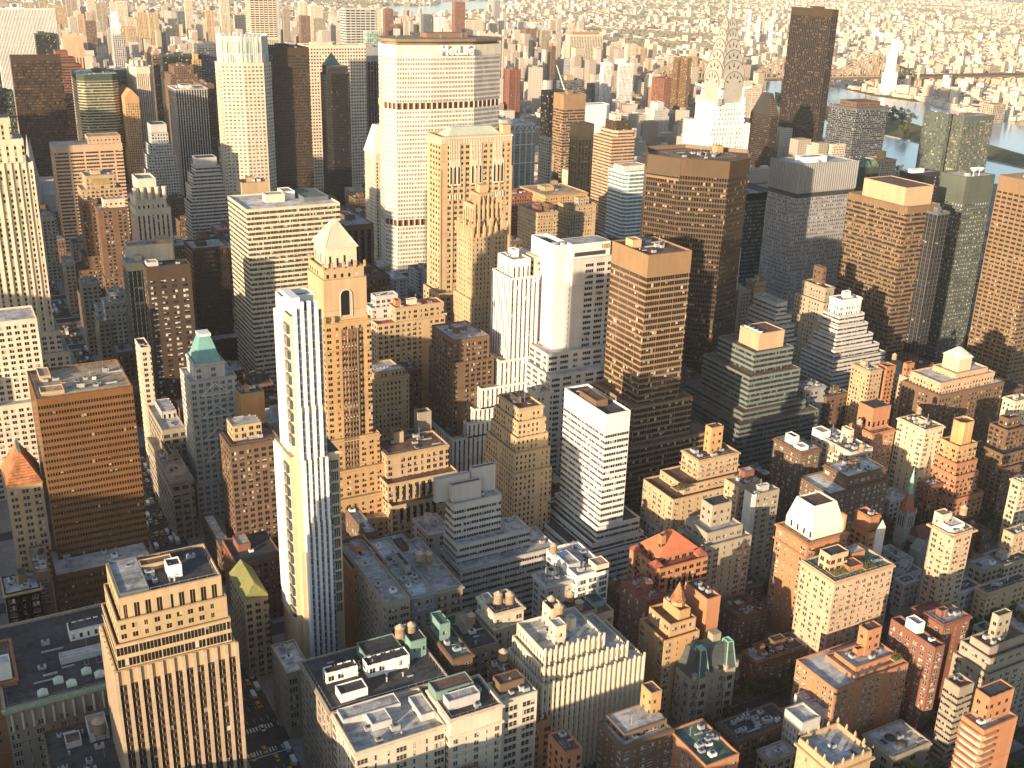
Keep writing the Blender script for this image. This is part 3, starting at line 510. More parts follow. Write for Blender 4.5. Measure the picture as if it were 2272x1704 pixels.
B('loft_building','pale loft with a dark roof hatch beside the green glass building','loft building',(18.0,809.7,33.4,826.5),58,'D:LG:bay=4:fl=3.6',roof='grey',n=3)
B('loft_building','upper pale loft with a parapet left of the green glass building','loft building',(23.3,817.1,36.3,829.4),64,'D:LG:bay=4:fl=3.6',roof='grey',n=3)
B('loft_building','narrow pale loft with a long roof low on the shaded avenue','loft building',(11.8,807.5,22.2,833.1),44,'D:BG:bay=4:fl=3.6',roof='grey',n=3)
B('loft_building','small pale-roofed building far up the shaded avenue','loft building',(9.2,976.5,17.9,1004.7),50,'D:BG:bay=4:fl=3.6',roof='grey',n=3)
B('loft_building','pale block far up the avenue right of the cream art deco tower','loft building',(5.3,1103.1,17.0,1137.0),66,'D:BG:bay=4:fl=3.6',roof='grey',n=3)
B('loft_building','low brown loft on the avenue left of the narrow cream loft','loft building',(13.8,737.8,27.1,759.6),40,'D:BR:bay=4:fl=3.6',roof='grey',n=3)
B('hotel','brown brick tower with pale upper floors overlooking the shaded avenue','hotel',(39.5,950.2,64.6,969.1),104,'D:BR:bay=4:fl=3.4:bl=.25',tiers=[(38.5,948.2,65.6,969.1,41.0)],roof='light',n=2,top=((0.25,0.3,1,0.9,8, 'N:CR', 'tan'),))
B('hotel','red brown brick tower on the avenue left of the pale-floored brick tower','hotel',(29.1,973.8,43.1,995.7),108,'D:BR:bay=4:fl=3.4:bl=.2',tiers=[(26.1,969.8,49.1,995.7,56.5),(19.1,963.8,51.1,995.7,45.6)],roof='brown',n=3)
B('office_tower','brown tower with a coloured panel set in its crown','office tower',(35.9,982.3,62.1,1006.4),128,'D:TN:bay=4:fl=3.4',tiers=[(30.9,980.3,67.1,1006.4,116.0)],roof='grey',n=2)
B('office_tower','ornate cream tower with scalloped crown and a green roof','office tower',(67.2,899.3,82.6,924.2),138,'N:CR',tiers=[(64.2,897.3,89.6,926.2,121.2, 'V:CR:bay=4:fu=.4:fl=3.6:sp=BR:top=6'),(63.2,896.3,92.6,927.2,112.5, 'V:CR:bay=4:fu=.4:fl=3.6:sp=BR:top=6')],roof='cu',n=0,par=1.5)
B('office_tower','cream slab with black horizontal window slots and a blank roof block','office tower',(36.7,1229.1,109.8,1261.0),118,'B:PK:bay=16:fl=4:fv=.45:mu=8:top=7:fu=.88:bl=.05:gl=BK',roof='light',n=3,big=False,top=((0.52,0.2,1,0.9,9, 'N:PK', 'tan'),))
B('office_tower','grey stepped office with deep black bands and a blank white top','office tower',(181.7,1187.2,204.7,1206.7),104,'N:LG',tiers=[(179.7,1185.2,207.7,1208.7,94.7, 'B:LG:bay=8:fl=4:fv=.5:top=1:gl=BK:bl=.03'),(175.7,1184.2,208.7,1209.7,85.9, 'B:LG:bay=8:fl=4:fv=.5:top=1:gl=BK:bl=.03'),(172.7,1182.2,210.7,1210.7,73.3, 'B:LG:bay=8:fl=4:fv=.5:top=1:gl=BK:bl=.03'),(169.7,1180.2,214.7,1211.7,54.2, 'B:LG:bay=8:fl=4:fv=.5:top=1:gl=BK:bl=.03')],roof='dark',n=0,par=0.6)
B('office_tower','grey tower that widens in steps below a blank square top','office tower',(167.9,1367.5,187.5,1393.9),118,'N:LG',tiers=[(167.9,1367.5,188.5,1394.9,107.3, 'G:LG:bay=3.4:fl=3.8:fv=.5:top=1'),(163.9,1364.5,192.5,1395.9,93.5, 'G:LG:bay=3.4:fl=3.8:fv=.5:top=1'),(160.9,1362.5,195.5,1396.9,79.5, 'G:LG:bay=3.4:fl=3.8:fv=.5:top=1'),(157.9,1360.5,197.5,1397.9,61.0, 'G:LG:bay=3.4:fl=3.8:fv=.5:top=1')],roof='dark',n=0,par=0.6)
B('office_tower','black and white pin-striped tower with a pale crown and golden west edge','office tower',(217.6,1442.7,260.6,1489.5),152,'V:LG:bay=3.4:fu=.66:fl=3.7:sp=BK:gl=BK:top=1.5:bl=.05',roof='light',n=4)
B('office_tower','brown tower with slanting sunlit floors right of the pin-striped tower','office tower',(270.1,1509.6,284.8,1570.8),150,'B:BR:bay=9:fl=3.6:fv=.45:top=12:bl=.08',roof='tan',n=2)
B('office_tower','orange gothic slab with a pointed gable between darker towers','office tower',(173.8,1575.7,193.5,1648.2),128,'P:OT:bay=3:fl=3.5:top=8',tiers=[(171.8,1572.7,197.5,1650.2,55.7)],roof='brown',n=0)
B('office_tower','green glass octagonal tower with gold reflections','office tower',(116.5,1595.2,172.1,1671.9),158,'C:GN:bay=2.4:fl=3.9:fu=.95:fv=.7:gl=GN:sp=YL:top=9:spec=.7:bl=.06:bc=YL',roof='light',n=5,ch=9)  # gold reflections painted in as yellow spandrels and blinds
B('office_tower','bronze glass slab with dark mottled reflections at the upper left','office tower',(34.2,1597.1,98.0,1603.1),185,'C:DB:bay=3.2:fl=3.9:fu=.93:fv=.7:gl=BZ:sp=BK:spec=.6:bl=.22:bc=GB:top=8',roof='grey',n=2)  # mottled reflections painted in as scattered bronze-coloured blind panes
B('office_tower','red granite tower with a sloping stepped shoulder','office tower',(115.6,1802.0,133.1,1832.0),174,'B:RB:bay=7:fl=4:fv=.42:mu=4:top=8:bl=.05',tiers=[(115.6,1801.5,143.1,1832.0,163.7),(115.6,1801.0,151.1,1832.0,153.4),(115.6,1800.5,157.1,1832.0,144.8)],roof='red',n=0,par=0.6)
B('office_tower','pale tower with a notched pediment and a green sloping roof','office tower',(135.3,1872.6,166.8,1892.6),188,'V:PK:bay=4.5:fu=.4:fl=3.8:sp=BR:top=30',roof='cu',n=0)
B('office_tower','white slab with fine vertical stripes in the top left corner','office tower',(71.8,2321.4,182.7,2351.4),212,'V:WH:bay=2.6:fu=.5:fl=3.8:sp=SL:gl=DG:top=1:bl=.03',roof='tan',n=2)
B('office_tower','dark blue slab at the left edge in front of the striped white slab','office tower',(65.2,2462.3,118.8,2492.3),178,'C:SL:bay=2:gl=BK:sp=BK:fl=3.8',roof='dark',n=2)
B('office_tower','dark green box below the notched pediment tower','office tower',(137.6,2294.7,173.6,2324.7),168,'C:GN:bay=2:gl=BK:sp=BK:fl=3.8:top=2',roof='dark',n=1)
B('office_tower','slender white tower with a setback crown far behind the green octagon','office tower',(236.1,2002.5,245.3,2014.5),222,'N:WH',tiers=[(234.1,2000.5,248.3,2016.5,204.0, 'V:WH:bay=3:fu=.4:sp=LG:top=9'),(233.1,1998.5,253.3,2018.5,185.1, 'V:LG:bay=3.4:fu=.5:sp=GY:top=1')],roof='white',n=0)
B('office_tower','grey blue ribbon-window tower behind the orange gothic slab','office tower',(175.8,1675.7,204.1,1700.7),156,'B:SL:bay=8:fl=4:fv=.5:top=9:gl=BK',roof='light',n=2)
B('office_tower','cream tower with a rounded crown and fluted shaft','office tower',(196.2,1614.6,223.0,1679.3),166,'V:CR:bay=2.8:fu=.4:fl=3.7:sp=BR:top=10',roof='tan',n=0,ch=4)
B('office_tower','dark tower with a pale gabled top behind the cream rounded crown','office tower',(283.0,1919.2,295.1,1994.2),158,'B:BR:bay=8:fl=3.8:fv=.5:top=3',roof='tan',n=0)
B('office_tower','flat dark green slab right of the gabled dark tower','office tower',(283.4,1843.9,347.6,1868.9),163,'C:GN:bay=2:gl=BK:sp=BK:fl=3.8:top=3',roof='tan',n=2)
B('office_tower','brown stepped tower in front of the flat dark green slab','office tower',(289.9,1791.7,321.2,1832.7),150,'P:BR:bay=3:fl=3.6',tiers=[(282.9,1787.7,326.2,1834.7,137.9),(281.9,1786.7,328.2,1834.7,127.1)],roof='tan',n=2)
B('office_tower','slim tan tower with paired windows right of the brown stepped tower','office tower',(330.8,1832.9,344.5,1846.9),156,'D:OT:bay=4:fl=3.8:top=2',roof='tan',n=0,top=((0.1,0.2,0.7,0.8,10, 'N:TN', 'tan'),))
B('office_tower','dark gridded slab left of the glass-crowned white tower','office tower',(376.0,1996.6,442.7,2021.6),168,'G:SL:bay=2.6:fl=3.8:fv=.5:gl=BK',roof='tan',n=2)
B('office_building','dark green and white low slab beside the bronze glass slab','office building',(12.9,1687.7,39.3,1712.7),128,'B:GN:bay=6:fl=5:fv=.5:gl=BK:bl=.3',roof='brown',n=1)
B('office_tower','bronze tower with fine vertical mullions right of the glass-crowned white tower','office tower',(319.1,1334.6,366.9,1382.9),212,'V:DB:bay=2:fu=.6:fl=3.8:sp=DB:gl=BK:top=9:spec=.6:bl=.2:bc=GB',roof='brown',n=3)
B('office_tower','cream gridded slab with square top-floor openings','office tower',(404.3,1468.4,496.3,1498.4),205,'G:CR:bay=4.2:fu=.62:fl=4.6:fv=.42:top=4:bl=.08',roof='tan',n=6)
B('office_tower','black octagonal tower with one sunlit bronze side','office tower',(391.4,1333.8,422.9,1369.6),178,'C:BK:bay=1.8:fl=3.8:gl=BK:sp=BK:top=2:spec=.5:bl=.04:bc=GB',roof='tan',n=2,ch=5,top=((0.1,0.3,1,0.9,10, 'N:DG', 'tan'),))
B('office_tower','black tower with white vertical lines left of the tapered slab','office tower',(522.6,1558.2,557.1,1588.2),195,'C:BK:bay=5:fu=.93:fl=3.9:fv=.6:gl=BK:sp=BK:wall=GY:top=22:bl=.03',roof='tan',n=1)
B('office_tower','pale green glass cube on a dark roof left of the tapered slab','office tower',(608.6,1753.4,633.2,1773.4),206,'C:LG:bay=4:fl=4:gl=CU:sp=CU:top=1',roof='light',n=0)
B('office_tower','white tower with bold dark window stripes and a blank sloping top','office tower',(584.5,1792.2,641.3,1818.9),240,'B:LG:bay=9:fl=4.3:fv=.5:mu=1:top=1:bl=.02:gl=DG',roof='white',n=0)
B('office_tower','tall pale banded tower cut by the top edge behind the glass-crowned white tower','office tower',(516.7,2143.7,568.2,2173.7),246,'B:CR:bay=9:fl=4.2:fv=.45:mu=1:top=1:bl=.02',tiers=[(515.7,2142.7,572.2,2174.7,170.9, 'V:CR:bay=4:fu=.4')],roof='white',n=0)
B('office_tower','stone tower with a small green pyramid behind the black octagon','office tower',(408.0,1391.0,429.6,1405.0),184,'P:CR:bay=3:fl=4',roof='cu',n=0)
B('office_tower','green glass office with white diamond crown and pale fins','office tower',(540.9,1141.9,596.5,1176.1),132,'V:LG:bay=8.5:fu=.74:fl=4:fv=.78:mu=4:sp=CU:gl=TL:top=1:bl=.12:bc=CU',roof='light',n=6)
B('office_building','narrow cream block stuck to the right of the green glass office','office building',(633.6,1172.3,639.6,1197.3),108,'D:CR:bay=5:fl=4',roof='tan',n=0)
B('office_tower','dark red brick slab with regular small windows behind the green glass office','office tower',(976.4,1921.6,1002.4,1946.6),122,'P:RB:bay=3.4:fu=.5:fl=3.6:gl=BK:bl=.04',roof='grey',n=4)
B('office_tower','cream tower with tall window slots right of the tapered slab','office tower',(1257.9,2516.2,1277.6,2541.2),140,'V:CR:bay=8:fu=.4:fl=4.2:sp=BR',roof='tan',n=0)
B('office_tower','dark slab tower standing alone before the river behind the red brick slab','office tower',(1476.2,2716.3,1482.2,2741.3),128,'C:SL:bay=2:gl=BK:sp=BK:fl=3.8',roof='dark',n=1)
B('apartment_building','dark red apartment slab right of the lone dark tower','apartment building',(1484.1,2626.9,1499.3,2646.9),112,'P:BR:bay=3:fl=3.2',roof='red',n=1,top=((0.2,0.2,0.6,0.8,8, 'N:OB', 'red'),))
B('office_tower','glossy brown tower with a blank upper band beside a shaded slab','office tower',(767.4,1359.7,806.2,1390.0),140,'B:BN:bay=8:fl=4.4:fv=.5:mu=4:top=22:gl=BK:spec=.6',roof='tan',n=2)
B('office_tower','black shaded slab behind the glossy brown tower','office tower',(774.6,1416.1,806.5,1441.1),138,'C:BK:gl=BK:sp=BK',roof='dark',n=0)  # stands in for the brown tower's shaded flank; shade put into the black
B('office_building','squat black office block beside the construction crane','office building',(1128.8,1977.9,1190.3,2007.9),92,'B:SL:bay=6:fl=4:fv=.5:gl=BK',roof='brown',n=2,top=((0.35,0.3,0.65,0.7,10, 'N:TN', 'tan'),))
B('office_building','blank white slab seen edge-on with a dark glazed flank','office building',(924.4,1548.6,974.5,1571.7),98,'N:WH',roof='grey',n=0)
B('office_tower','tan twin-shafted tower with golden glass low on its south side','office tower',(663.0,1147.2,687.4,1167.1),128,'N:OT',tiers=[(663.0,1145.2,691.4,1167.1,111.3, 'C:OT:bay=5:fu=.9:gl=GB:sp=GB:spec=.7:top=3')],roof='tan',n=3)
B('office_tower','cream banded tower with rippling floors and a dark octagonal penthouse','office tower',(645.8,1034.9,675.9,1071.9),136,'B:PK:bay=12:fl=3.9:fv=.5:mu=10:top=2:bl=.06:gl=DB',tiers=[(638.8,1030.9,671.9,1071.9,128.7)],roof='tan',n=3,big=False,ch=4,top=((0.18,0.2,0.9,0.85,11, 'N:DB', 'brown'),(0.3,0.45,0.6,0.8,18, 'N:CR', 'red')))
B('office_tower','white and teal banded glass building in front of the rippling cream tower','office tower',(616.0,964.0,661.0,1004.7),100,'B:WH:bay=7:fl=4.4:fv=.6:mu=5:gl=TL:bl=.25:bc=CU:top=2',roof='light',n=2,ch=5,top=((0.1,0.3,0.8,0.8,6, 'N:CR', 'light'),))
B('apartment_building','white twin apartment tower on the left before the orange brick slab','apartment building',(1294.5,2063.4,1315.1,2079.4),118,'V:WH:bay=3.4:fu=.5:fl=3.2:sp=LG:bl=.2',roof='white',n=1)
B('apartment_building','taller white twin apartment tower with a blank bright top','apartment building',(1304.0,2014.9,1341.1,2020.9),122,'V:WH:bay=3.4:fu=.5:fl=3.2:sp=LG:bl=.2',roof='white',n=0,top=((-0.3,0.2,0.45,0.8,10, 'N:WH', 'white'),))
B('apartment_building','broad cream apartment slab with balconies and a dark roof line','apartment building',(1770.2,2999.4,1894.5,3027.2),118,'V:CR:bay=6:fu=.6:fl=3.2:fv=.5:sp=BG:bl=.2',roof='white',n=2,big=False,top=((0.1,0.3,0.9,0.8,9, 'N:OB', 'white'),))
B('apartment_building','brown window-lined blade tower with a blank golden flank left of the crowned spire','apartment building',(1312.2,1780.7,1321.1,1809.1),152,'P:GB:bay=3.2:fu=.62:fl=3.2:fv=.6:gl=BK:top=2',roof='brown',n=2)
B('apartment_building','brown balcony strip on the left of the golden blank flank','apartment building',(1305.7,1805.1,1311.7,1821.8),151,'P:GB:bay=3.2:fu=.62:fl=3.2:fv=.6:gl=BK',roof='brown',n=0)
B('apartment_building','orange brick apartment block left of the pale setbacks before the red brick block','apartment building',(1314.1,1903.1,1333.5,1913.9),78,'P:OB:bay=3.4:fl=3.2',roof='red',n=1,top=((0.1,0.3,0.7,0.8,9, 'N:OB', 'red'),))
B('apartment_building','red brick apartment block left of the blade tower','apartment building',(1415.7,1997.8,1489.8,2047.0),88,'P:RB:bay=3.4:fl=3.2',roof='red',n=1,top=((0.5,0.3,1,0.8,7, 'N:RB', 'red'),))
B('apartment_building','pale grey apartment block with setbacks in front of the red brick block','apartment building',(1211.7,1734.8,1226.6,1760.5),72,'N:LG',tiers=[(1202.7,1730.8,1235.6,1764.5,59.3, 'P:LG:bay=3:fl=3.2:gl=SL'),(1199.7,1728.8,1237.6,1765.5,45.1, 'P:LG:bay=3:fl=3.2:gl=SL')],roof='light',n=0)
B('apartment_building','dark slab apartment tower with a steep sloping dark roof right of the crowned spire','apartment building',(1143.4,1324.4,1159.4,1376.4),100,'B:BZ:bay=6:fl=3.4:fv=.45:bl=.1',roof='dark',n=0)
B('apartment_building','cream wedding cake apartment tower behind the crowned spire','apartment building',(1333.1,1632.1,1385.8,1670.3),112,'P:CR:bay=3:fl=3.3',tiers=[(1329.1,1628.1,1390.8,1674.3,99.4),(1327.1,1626.1,1393.8,1676.3,77.8)],roof='tan',n=0,top=((0.3,0.3,0.7,0.7,8, 'N:CR', 'tan'),))
B('office_tower','tall dark bronze glass tower standing before the river and the bridge','apartment building',(1330.4,1410.2,1345.0,1513.9),262,'C:BZ:bay=4.6:fu=.78:fl=4.6:fv=.62:gl=BK:sp=BK:spec=.5:bl=.28:bc=GB:top=13:gr=.25',roof='grey',n=3)
B('office_tower','grey blue apartment tower with a lantern roof before the river','apartment building',(1222.5,1219.7,1296.7,1272.2),122,'B:SL:bay=7:fl=3.4:fv=.5:bl=.3:gl=BK',roof='brown',n=0,ch=3,top=((0.15,0.2,0.85,0.9,9, 'N:BR', 'brown'),))
B('office_tower','lower grey blue apartment tower left of the lantern roof','apartment building',(1257.5,1298.7,1263.5,1314.4),118,'B:SL:bay=7:fl=3.4:fv=.5:bl=.3:gl=BK',roof='tan',n=2)
B('office_tower','green glass slab by the river, left one of the pair','office tower',(1088.7,926.2,1094.7,966.8),154,'G:MG:bay=3:fl=3.6:fu=.85:fv=.7:gl=MG:spec=.6:bl=.08:bc=CR:top=2',roof='light',n=2)
B('office_tower','green glass slab by the river with a sunlit corner, right one of the pair','office tower',(1101.4,911.7,1158.7,936.8),152,'G:MG:bay=3:fl=3.6:fu=.85:fv=.7:gl=MG:spec=.6:bl=.25:bc=YL:top=6',roof='light',n=2)
B('office_tower','dark green building with a gabled metal crown behind the grey stone tower','office tower',(835.3,816.3,858.7,838.8),118,'P:GN:bay=3:fl=3.8:gl=BK:top=9',roof='green',n=0)
B('apartment_building','tan block under a round orange tank house near the river','apartment building',(991.5,936.6,1017.3,964.9),98,'P:BG:bay=3:fl=3.3',roof='tan',n=0)
B('apartment_building','pale low blocks with roof sheds at the foot of the tall bronze glass tower','apartment building',(1035.0,1070.0,1059.9,1076.0),96,'P:CR:bay=3:fl=3.3',roof='tan',n=3)
B('office_tower','dark slab with a white tent roof in front of the green riverside slabs','office tower',(857.3,767.1,901.4,784.3),118,'V:DG:bay=3:fu=.7:sp=BK:gl=BK',roof='grey',n=0,top=((0.15,0.3,0.55,0.7,4, 'N:WH', 'white'),))
B('apartment_building','tan apartment block with white bulkheads behind the dark brick corner block','apartment building',(457.0,423.7,468.6,440.8),66,'P:TN:bay=2.9:fl=3.2:bl=.35',roof='light',n=8,near=0)
B('apartment_building','narrow orange apartment slab with a timber tank right of the white bulkheads','apartment building',(474.1,424.9,482.8,433.0),66,'P:OB:bay=3.4:fl=3.2',roof='dark',n=1)
B('apartment_building','small pink orange block with a brick tank house','apartment building',(488.8,419.3,502.4,425.9),58,'P:PK:bay=3:fl=3.2',roof='orange',n=3,top=((0.1,0.4,0.65,0.9,10, 'N:OB', 'dark'),))
B('apartment_building','peach apartment tower with a yellow turret and a hipped white roof','apartment building',(491.0,381.1,503.1,394.3),84,'N:YL',tiers=[(486.0,378.1,517.1,397.3,75.2, 'P:PK:bay=2.8:fl=3.2:bl=.4'),(469.0,375.1,521.1,400.3,72.4, 'P:PK:bay=2.8:fl=3.2:bl=.4'),(465.0,371.1,527.1,402.3,65.7, 'P:BR:bay=2.8:fl=3.2:bl=.3')],roof='white',n=0)
B('loft_building','grey brick building with a pale roof left of the tan apartment with white bulkheads','loft building',(418.4,442.3,436.6,456.0),52,'D:GY:bay=4:fl=3.4',roof='light',n=5)
B('loft_building','brown row of lofts in shade right of the grey brick building','loft building',(437.2,440.5,459.0,452.8),44,'D:BR:bay=4:fl=3.4',roof='dark',n=4)
B('apartment_building','tan shaded apartment block in front of the small pink orange block','apartment building',(493.4,415.6,507.7,430.4),50,'P:BR:bay=3:fl=3.2',roof='tan',n=3)
B('apartment_building','cream apartment slab with balcony columns and a cluttered white roof','apartment building',(410.9,334.1,427.1,355.3),66,'D:YL:bay=4.4:fl=3.1:bl=.3',roof='brown',n=12,near=58)
B('apartment_building','orange brick apartment block with a tall penthouse and roof garden edge','apartment building',(388.2,352.9,407.0,371.2),60,'D:OB:bay=4.4:fl=3.1',roof='brown',n=3,near=50,top=((0.2,0.3,0.98,0.95,15, 'P:OB:bay=4:fl=6:top=8', 'dark'),))
B('apartment_building','dark brick corner block with pale cornices and white roof structures','apartment building',(333.9,317.8,363.3,336.2),58,'D:BR:bay=4.2:fl=3.2:bl=.35',tiers=[(319.9,315.8,364.3,340.2,51.2)],roof='white',n=12,near=54,cr=(56,))
B('apartment_building','brown apartment block with white roof structures behind the dark brick corner block','apartment building',(329.5,350.5,344.1,374.0),60,'D:BR:bay=4.2:fl=3.2:bl=.35',roof='light',n=8,near=50,cr=(58,),top=((0.2,0.45,0.5,0.75,6, 'N:WH', 'brown'),(0.1,0.1,0.5,0.35,3, 'N:WH', 'light')))
B('apartment_building','cream apartment block with chimney stacks between the brown block and the orange block','apartment building',(359.7,341.4,377.3,374.1),58,'D:CR:bay=4:fl=3.2',roof='light',n=9,near=30,top=((-0.1,0.7,0.3,0.95,5, 'N:WH', 'tan'),(0.4,0.3,0.6,0.5,10, 'N:CR', 'tan')))
B('apartment_building','orange brick setback tower with an octagonal brick crown','apartment building',(427.7,321.7,439.3,330.6),72,'N:OT',tiers=[(425.2,319.7,441.3,333.6,58.2, 'D:OT:bay=4.2:fl=3.1:bl=.35'),(423.7,317.7,441.8,334.6,48.0, 'D:OB:bay=4.2:fl=3.1:bl=.35'),(422.7,315.7,442.3,336.6,40.7, 'D:OB:bay=4.2:fl=3.1:bl=.35'),(421.7,313.7,448.3,338.6,26.4, 'D:OB:bay=4.2:fl=3.1:bl=.35')],roof='brown',n=0,near=0,ch=2)
B('apartment_building','brown shaded apartment block with stacked penthouse terraces at the right edge','apartment building',(481.7,330.8,493.7,337.3),62,'D:BR:bay=4:fl=3.2',tiers=[(477.7,326.8,497.7,340.3,56.4),(469.7,320.8,501.7,342.3,43.8),(467.7,317.8,503.7,345.3,36)],roof='dark',n=1,near=0)
B('apartment_building','cream lit building with an orange crown cut by the right edge','apartment building',(502.0,342.6,517.9,351.9),66,'P:CR:bay=3:fl=3.2',roof='tan',n=2)
B('apartment_building','yellow apartment block with a shadowed lower half at the right edge','apartment building',(441.6,286.5,454.6,293.3),46,'D:YL:bay=4.4:fl=3.2',roof='tan',n=3,near=40)
B('apartment_building','orange brick block with a low white roof at the far right below the yellow block','apartment building',(404.9,259.4,423.8,266.5),34,'D:TN:bay=4.4:fl=3.2',roof='light',n=3,near=25)
B('apartment_building','peach apartment tower with cut-back corners, white roof sheds and a timber tank','apartment building',(329.2,242.1,346.7,256.8),60,'D:PK:bay=4.4:fl=3.1:bl=.35',roof='white',n=4,near=54,ch=2.5,top=((0.15,0.25,0.75,0.85,3.5, 'N:WH', 'white'),(0.1,0.6,0.5,0.95,8, 'N:CR', 'tan')))
B('apartment_building','red orange apartment tower with a white stepped mansard penthouse','apartment building',(258.1,267.5,284.4,290.1),60,'D:OB:bay=4.4:fl=3.1:bl=.35',roof='tan',n=0,near=54)
B('apartment_building','slim orange brick tower with a white gabled wall','apartment building',(303.3,271.6,310.4,281.6),62,'P:OB:bay=3:fl=3.2:top=8',tiers=[(301.3,268.6,312.4,281.6,54.7, 'D:OB:bay=4:fl=3.1')],roof='brown',n=2,near=0)
B('apartment_building','peach brick apartment block with roof gardens and two penthouse boxes','apartment building',(244.4,234.8,281.6,256.8),60,'D:PK:bay=4.2:fl=3.1:bl=.4',roof='green',n=4,near=56,top=((0.12,0.4,0.42,0.72,9, 'D:PK:bay=4:fl=4:top=2', 'dark'),(0.6,0.55,0.82,0.8,4, 'N:OB', 'light'),(0.35,0.2,0.58,0.5,3, 'N:OB', 'brown')))
B('apartment_building','grey apartment block with a white chimney-like flank and pale roof','apartment building',(267.7,319.5,285.9,325.5),60,'D:BG:bay=4:fl=3.2:bl=.2',roof='grey',n=4,near=54,top=((0.3,0.4,0.7,0.8,4, 'N:LG', 'light'),))
B('apartment_building','brown grey apartment block with an open penthouse well','apartment building',(222.1,299.4,244.5,317.0),58,'D:BG:bay=4.2:fl=3.1:bl=.25',tiers=[(219.1,296.4,248.5,319.0,52.4)],roof='grey',n=2,near=52,top=((0.3,0.35,0.85,0.85,12, 'N:BG', 'dark'),))
B('apartment_building','tan apartment block stepping up to a square brick tower','apartment building',(259.9,356.5,287.8,372.3),66,'D:TN:bay=4.4:fl=3.1:bl=.3',tiers=[(247.9,352.5,289.8,375.3,54.7),(237.9,348.5,290.8,377.3,50.3)],roof='brown',n=6,near=50,top=((0.42,0.4,0.72,0.75,16, 'N:OT', 'brown'),))
B('apartment_building','tan white-railed roof block right of the brick tower apartment','apartment building',(269.7,333.5,286.7,345.4),58,'D:TN:bay=4.2:fl=3.1',roof='tan',n=8,near=40,top=((0.5,0.5,0.9,0.9,6, 'N:RB', 'white'),))
B('hotel','red brick hotel with a pyramid red roof, arcades and turrets','hotel',(190.8,295.5,211.4,309.3),56,'D:OB:bay=4.2:fl=3.6:bl=.15',tiers=[(186.8,289.5,215.4,313.3,52.0)],roof='red',n=0,near=0)
B('hotel','long dark red brick wing with red sloping eaves beside the pyramid roof','hotel',(170.9,276.4,182.7,298.1),46,'D:RB:bay=4.4:fl=3.6:bl=.15',roof='red',n=4,near=44)
B('loft_building','white loft with roof deck, blue mat and a timber tank','loft building',(149.5,304.1,167.5,332.8),50,'T:WH:bay=5:fl=3.6',roof='light',n=8,near=30,big=False,top=((0.02,0.3,0.4,0.75,2.5, 'N:LG', 'white'),(0.6,0.0,1.0,0.25,4, 'N:CR', 'tan')))
B('loft_building','cream loft with two water tanks and white penthouse walls','loft building',(135.4,307.8,149.8,320.7),46,'D:LG:bay=4.2:fl=3.5',roof='grey',n=4,near=26)
B('loft_building','dark roofed tan loft with a pointed tank behind the gothic white loft','loft building',(128.8,272.2,149.4,287.4),50,'D:TN:bay=4.4:fl=3.5',roof='brown',n=3,near=34,top=((0.02,0.1,0.62,0.9,3, 'N:OT', 'dark'),(0.66,0.4,0.95,0.9,3, 'N:CU', 'dark')))
B('office_building','white gothic loft with fluted piers and toothed parapets','office building',(98.0,245.5,126.2,269.2),60,'V:CR:bay=2.4:fu=.34:fl=3.5:sp=BG:top=2',tiers=[(96.0,242.5,136.2,269.2,54.2),(94.0,239.5,143.2,269.2,48.5)],roof='light',n=4,near=0,top=((0.25,0.15,0.42,0.4,9, 'N:CR', 'light'),(0.38,0.6,0.6,0.9,10, 'N:CR', 'dark'),(0.62,0.4,0.72,0.55,6, 'N:CR', 'light')))
B('apartment_building','red orange brick block with corrugated roofs at the bottom edge','apartment building',(86.7,234.5,95.6,240.5),36,'D:OB:bay=5:fl=3.5',roof='brown',n=2)
B('apartment_building','orange brick penthouse block with a blue-grey deck at the bottom edge','apartment building',(85.0,206.4,92.6,218.7),44,'P:OB:bay=4:fl=3.5',roof='brown',n=3,near=0)
B('apartment_building','dark brick corner apartment with a broad pale roof and a lit stair tower','apartment building',(108.1,202.0,131.3,218.8),42,'D:BR:bay=4.2:fl=3.1:bl=.3',roof='light',n=7,near=40,top=((0.12,0.2,0.98,0.95,3.5, 'D:BR:bay=4:fl=4:top=1', 'light'),(0.8,0.55,1.02,0.95,13, 'N:OT', 'brown')))
B('apartment_building','brown brick wing with a dark green roof running to the bottom edge','apartment building',(131.6,180.9,147.4,204.1),40,'D:OB:bay=4.2:fl=3.1:bl=.3',roof='green',n=8,near=20,big=False)
B('apartment_building','grey stone mansion block with a slate mansard and green copper ribs','apartment building',(165.9,235.2,190.6,245.6),32,'T:BG:bay=5.4:fl=4.4:fu=.6',roof='grey',n=0,near=30)
B('apartment_building','tan setback apartment block with a steep orange tiled turret','apartment building',(169.7,251.3,175.7,263.3),56,'D:OT:bay=4.2:fl=3.1:bl=.25',tiers=[(163.7,249.3,177.7,265.3,51.8),(159.7,247.3,178.7,266.3,45.9)],roof='brown',n=2,near=46)
B('apartment_building','orange brick slab with a shadowed recess right of the tiled turret','apartment building',(184.5,251.0,192.0,267.4),58,'N:OB',roof='brown',n=4,near=0)
B('apartment_building','orange brick apartment block with a tall brick chimney house and terrace','apartment building',(228.3,201.7,252.3,214.6),40,'D:OB:bay=4.2:fl=3.1:bl=.4',tiers=[(225.3,198.7,254.3,216.6,38.2),(212.3,196.7,255.3,220.6,37.2)],roof='light',n=3,near=36,top=((0.45,0.45,0.8,0.85,13, 'N:OB', 'brown'),(0.28,0.5,0.46,0.7,4, 'N:OB', 'dark')))
B('apartment_building','dark red brick apartment block with white trim and stepped roof','apartment building',(263.6,191.0,269.6,216.7),46,'D:RB:bay=4.4:fl=3.1:bl=.35',roof='dark',n=4,near=44,top=((0.1,0.45,0.9,0.7,6, 'N:WH', 'grey'),))
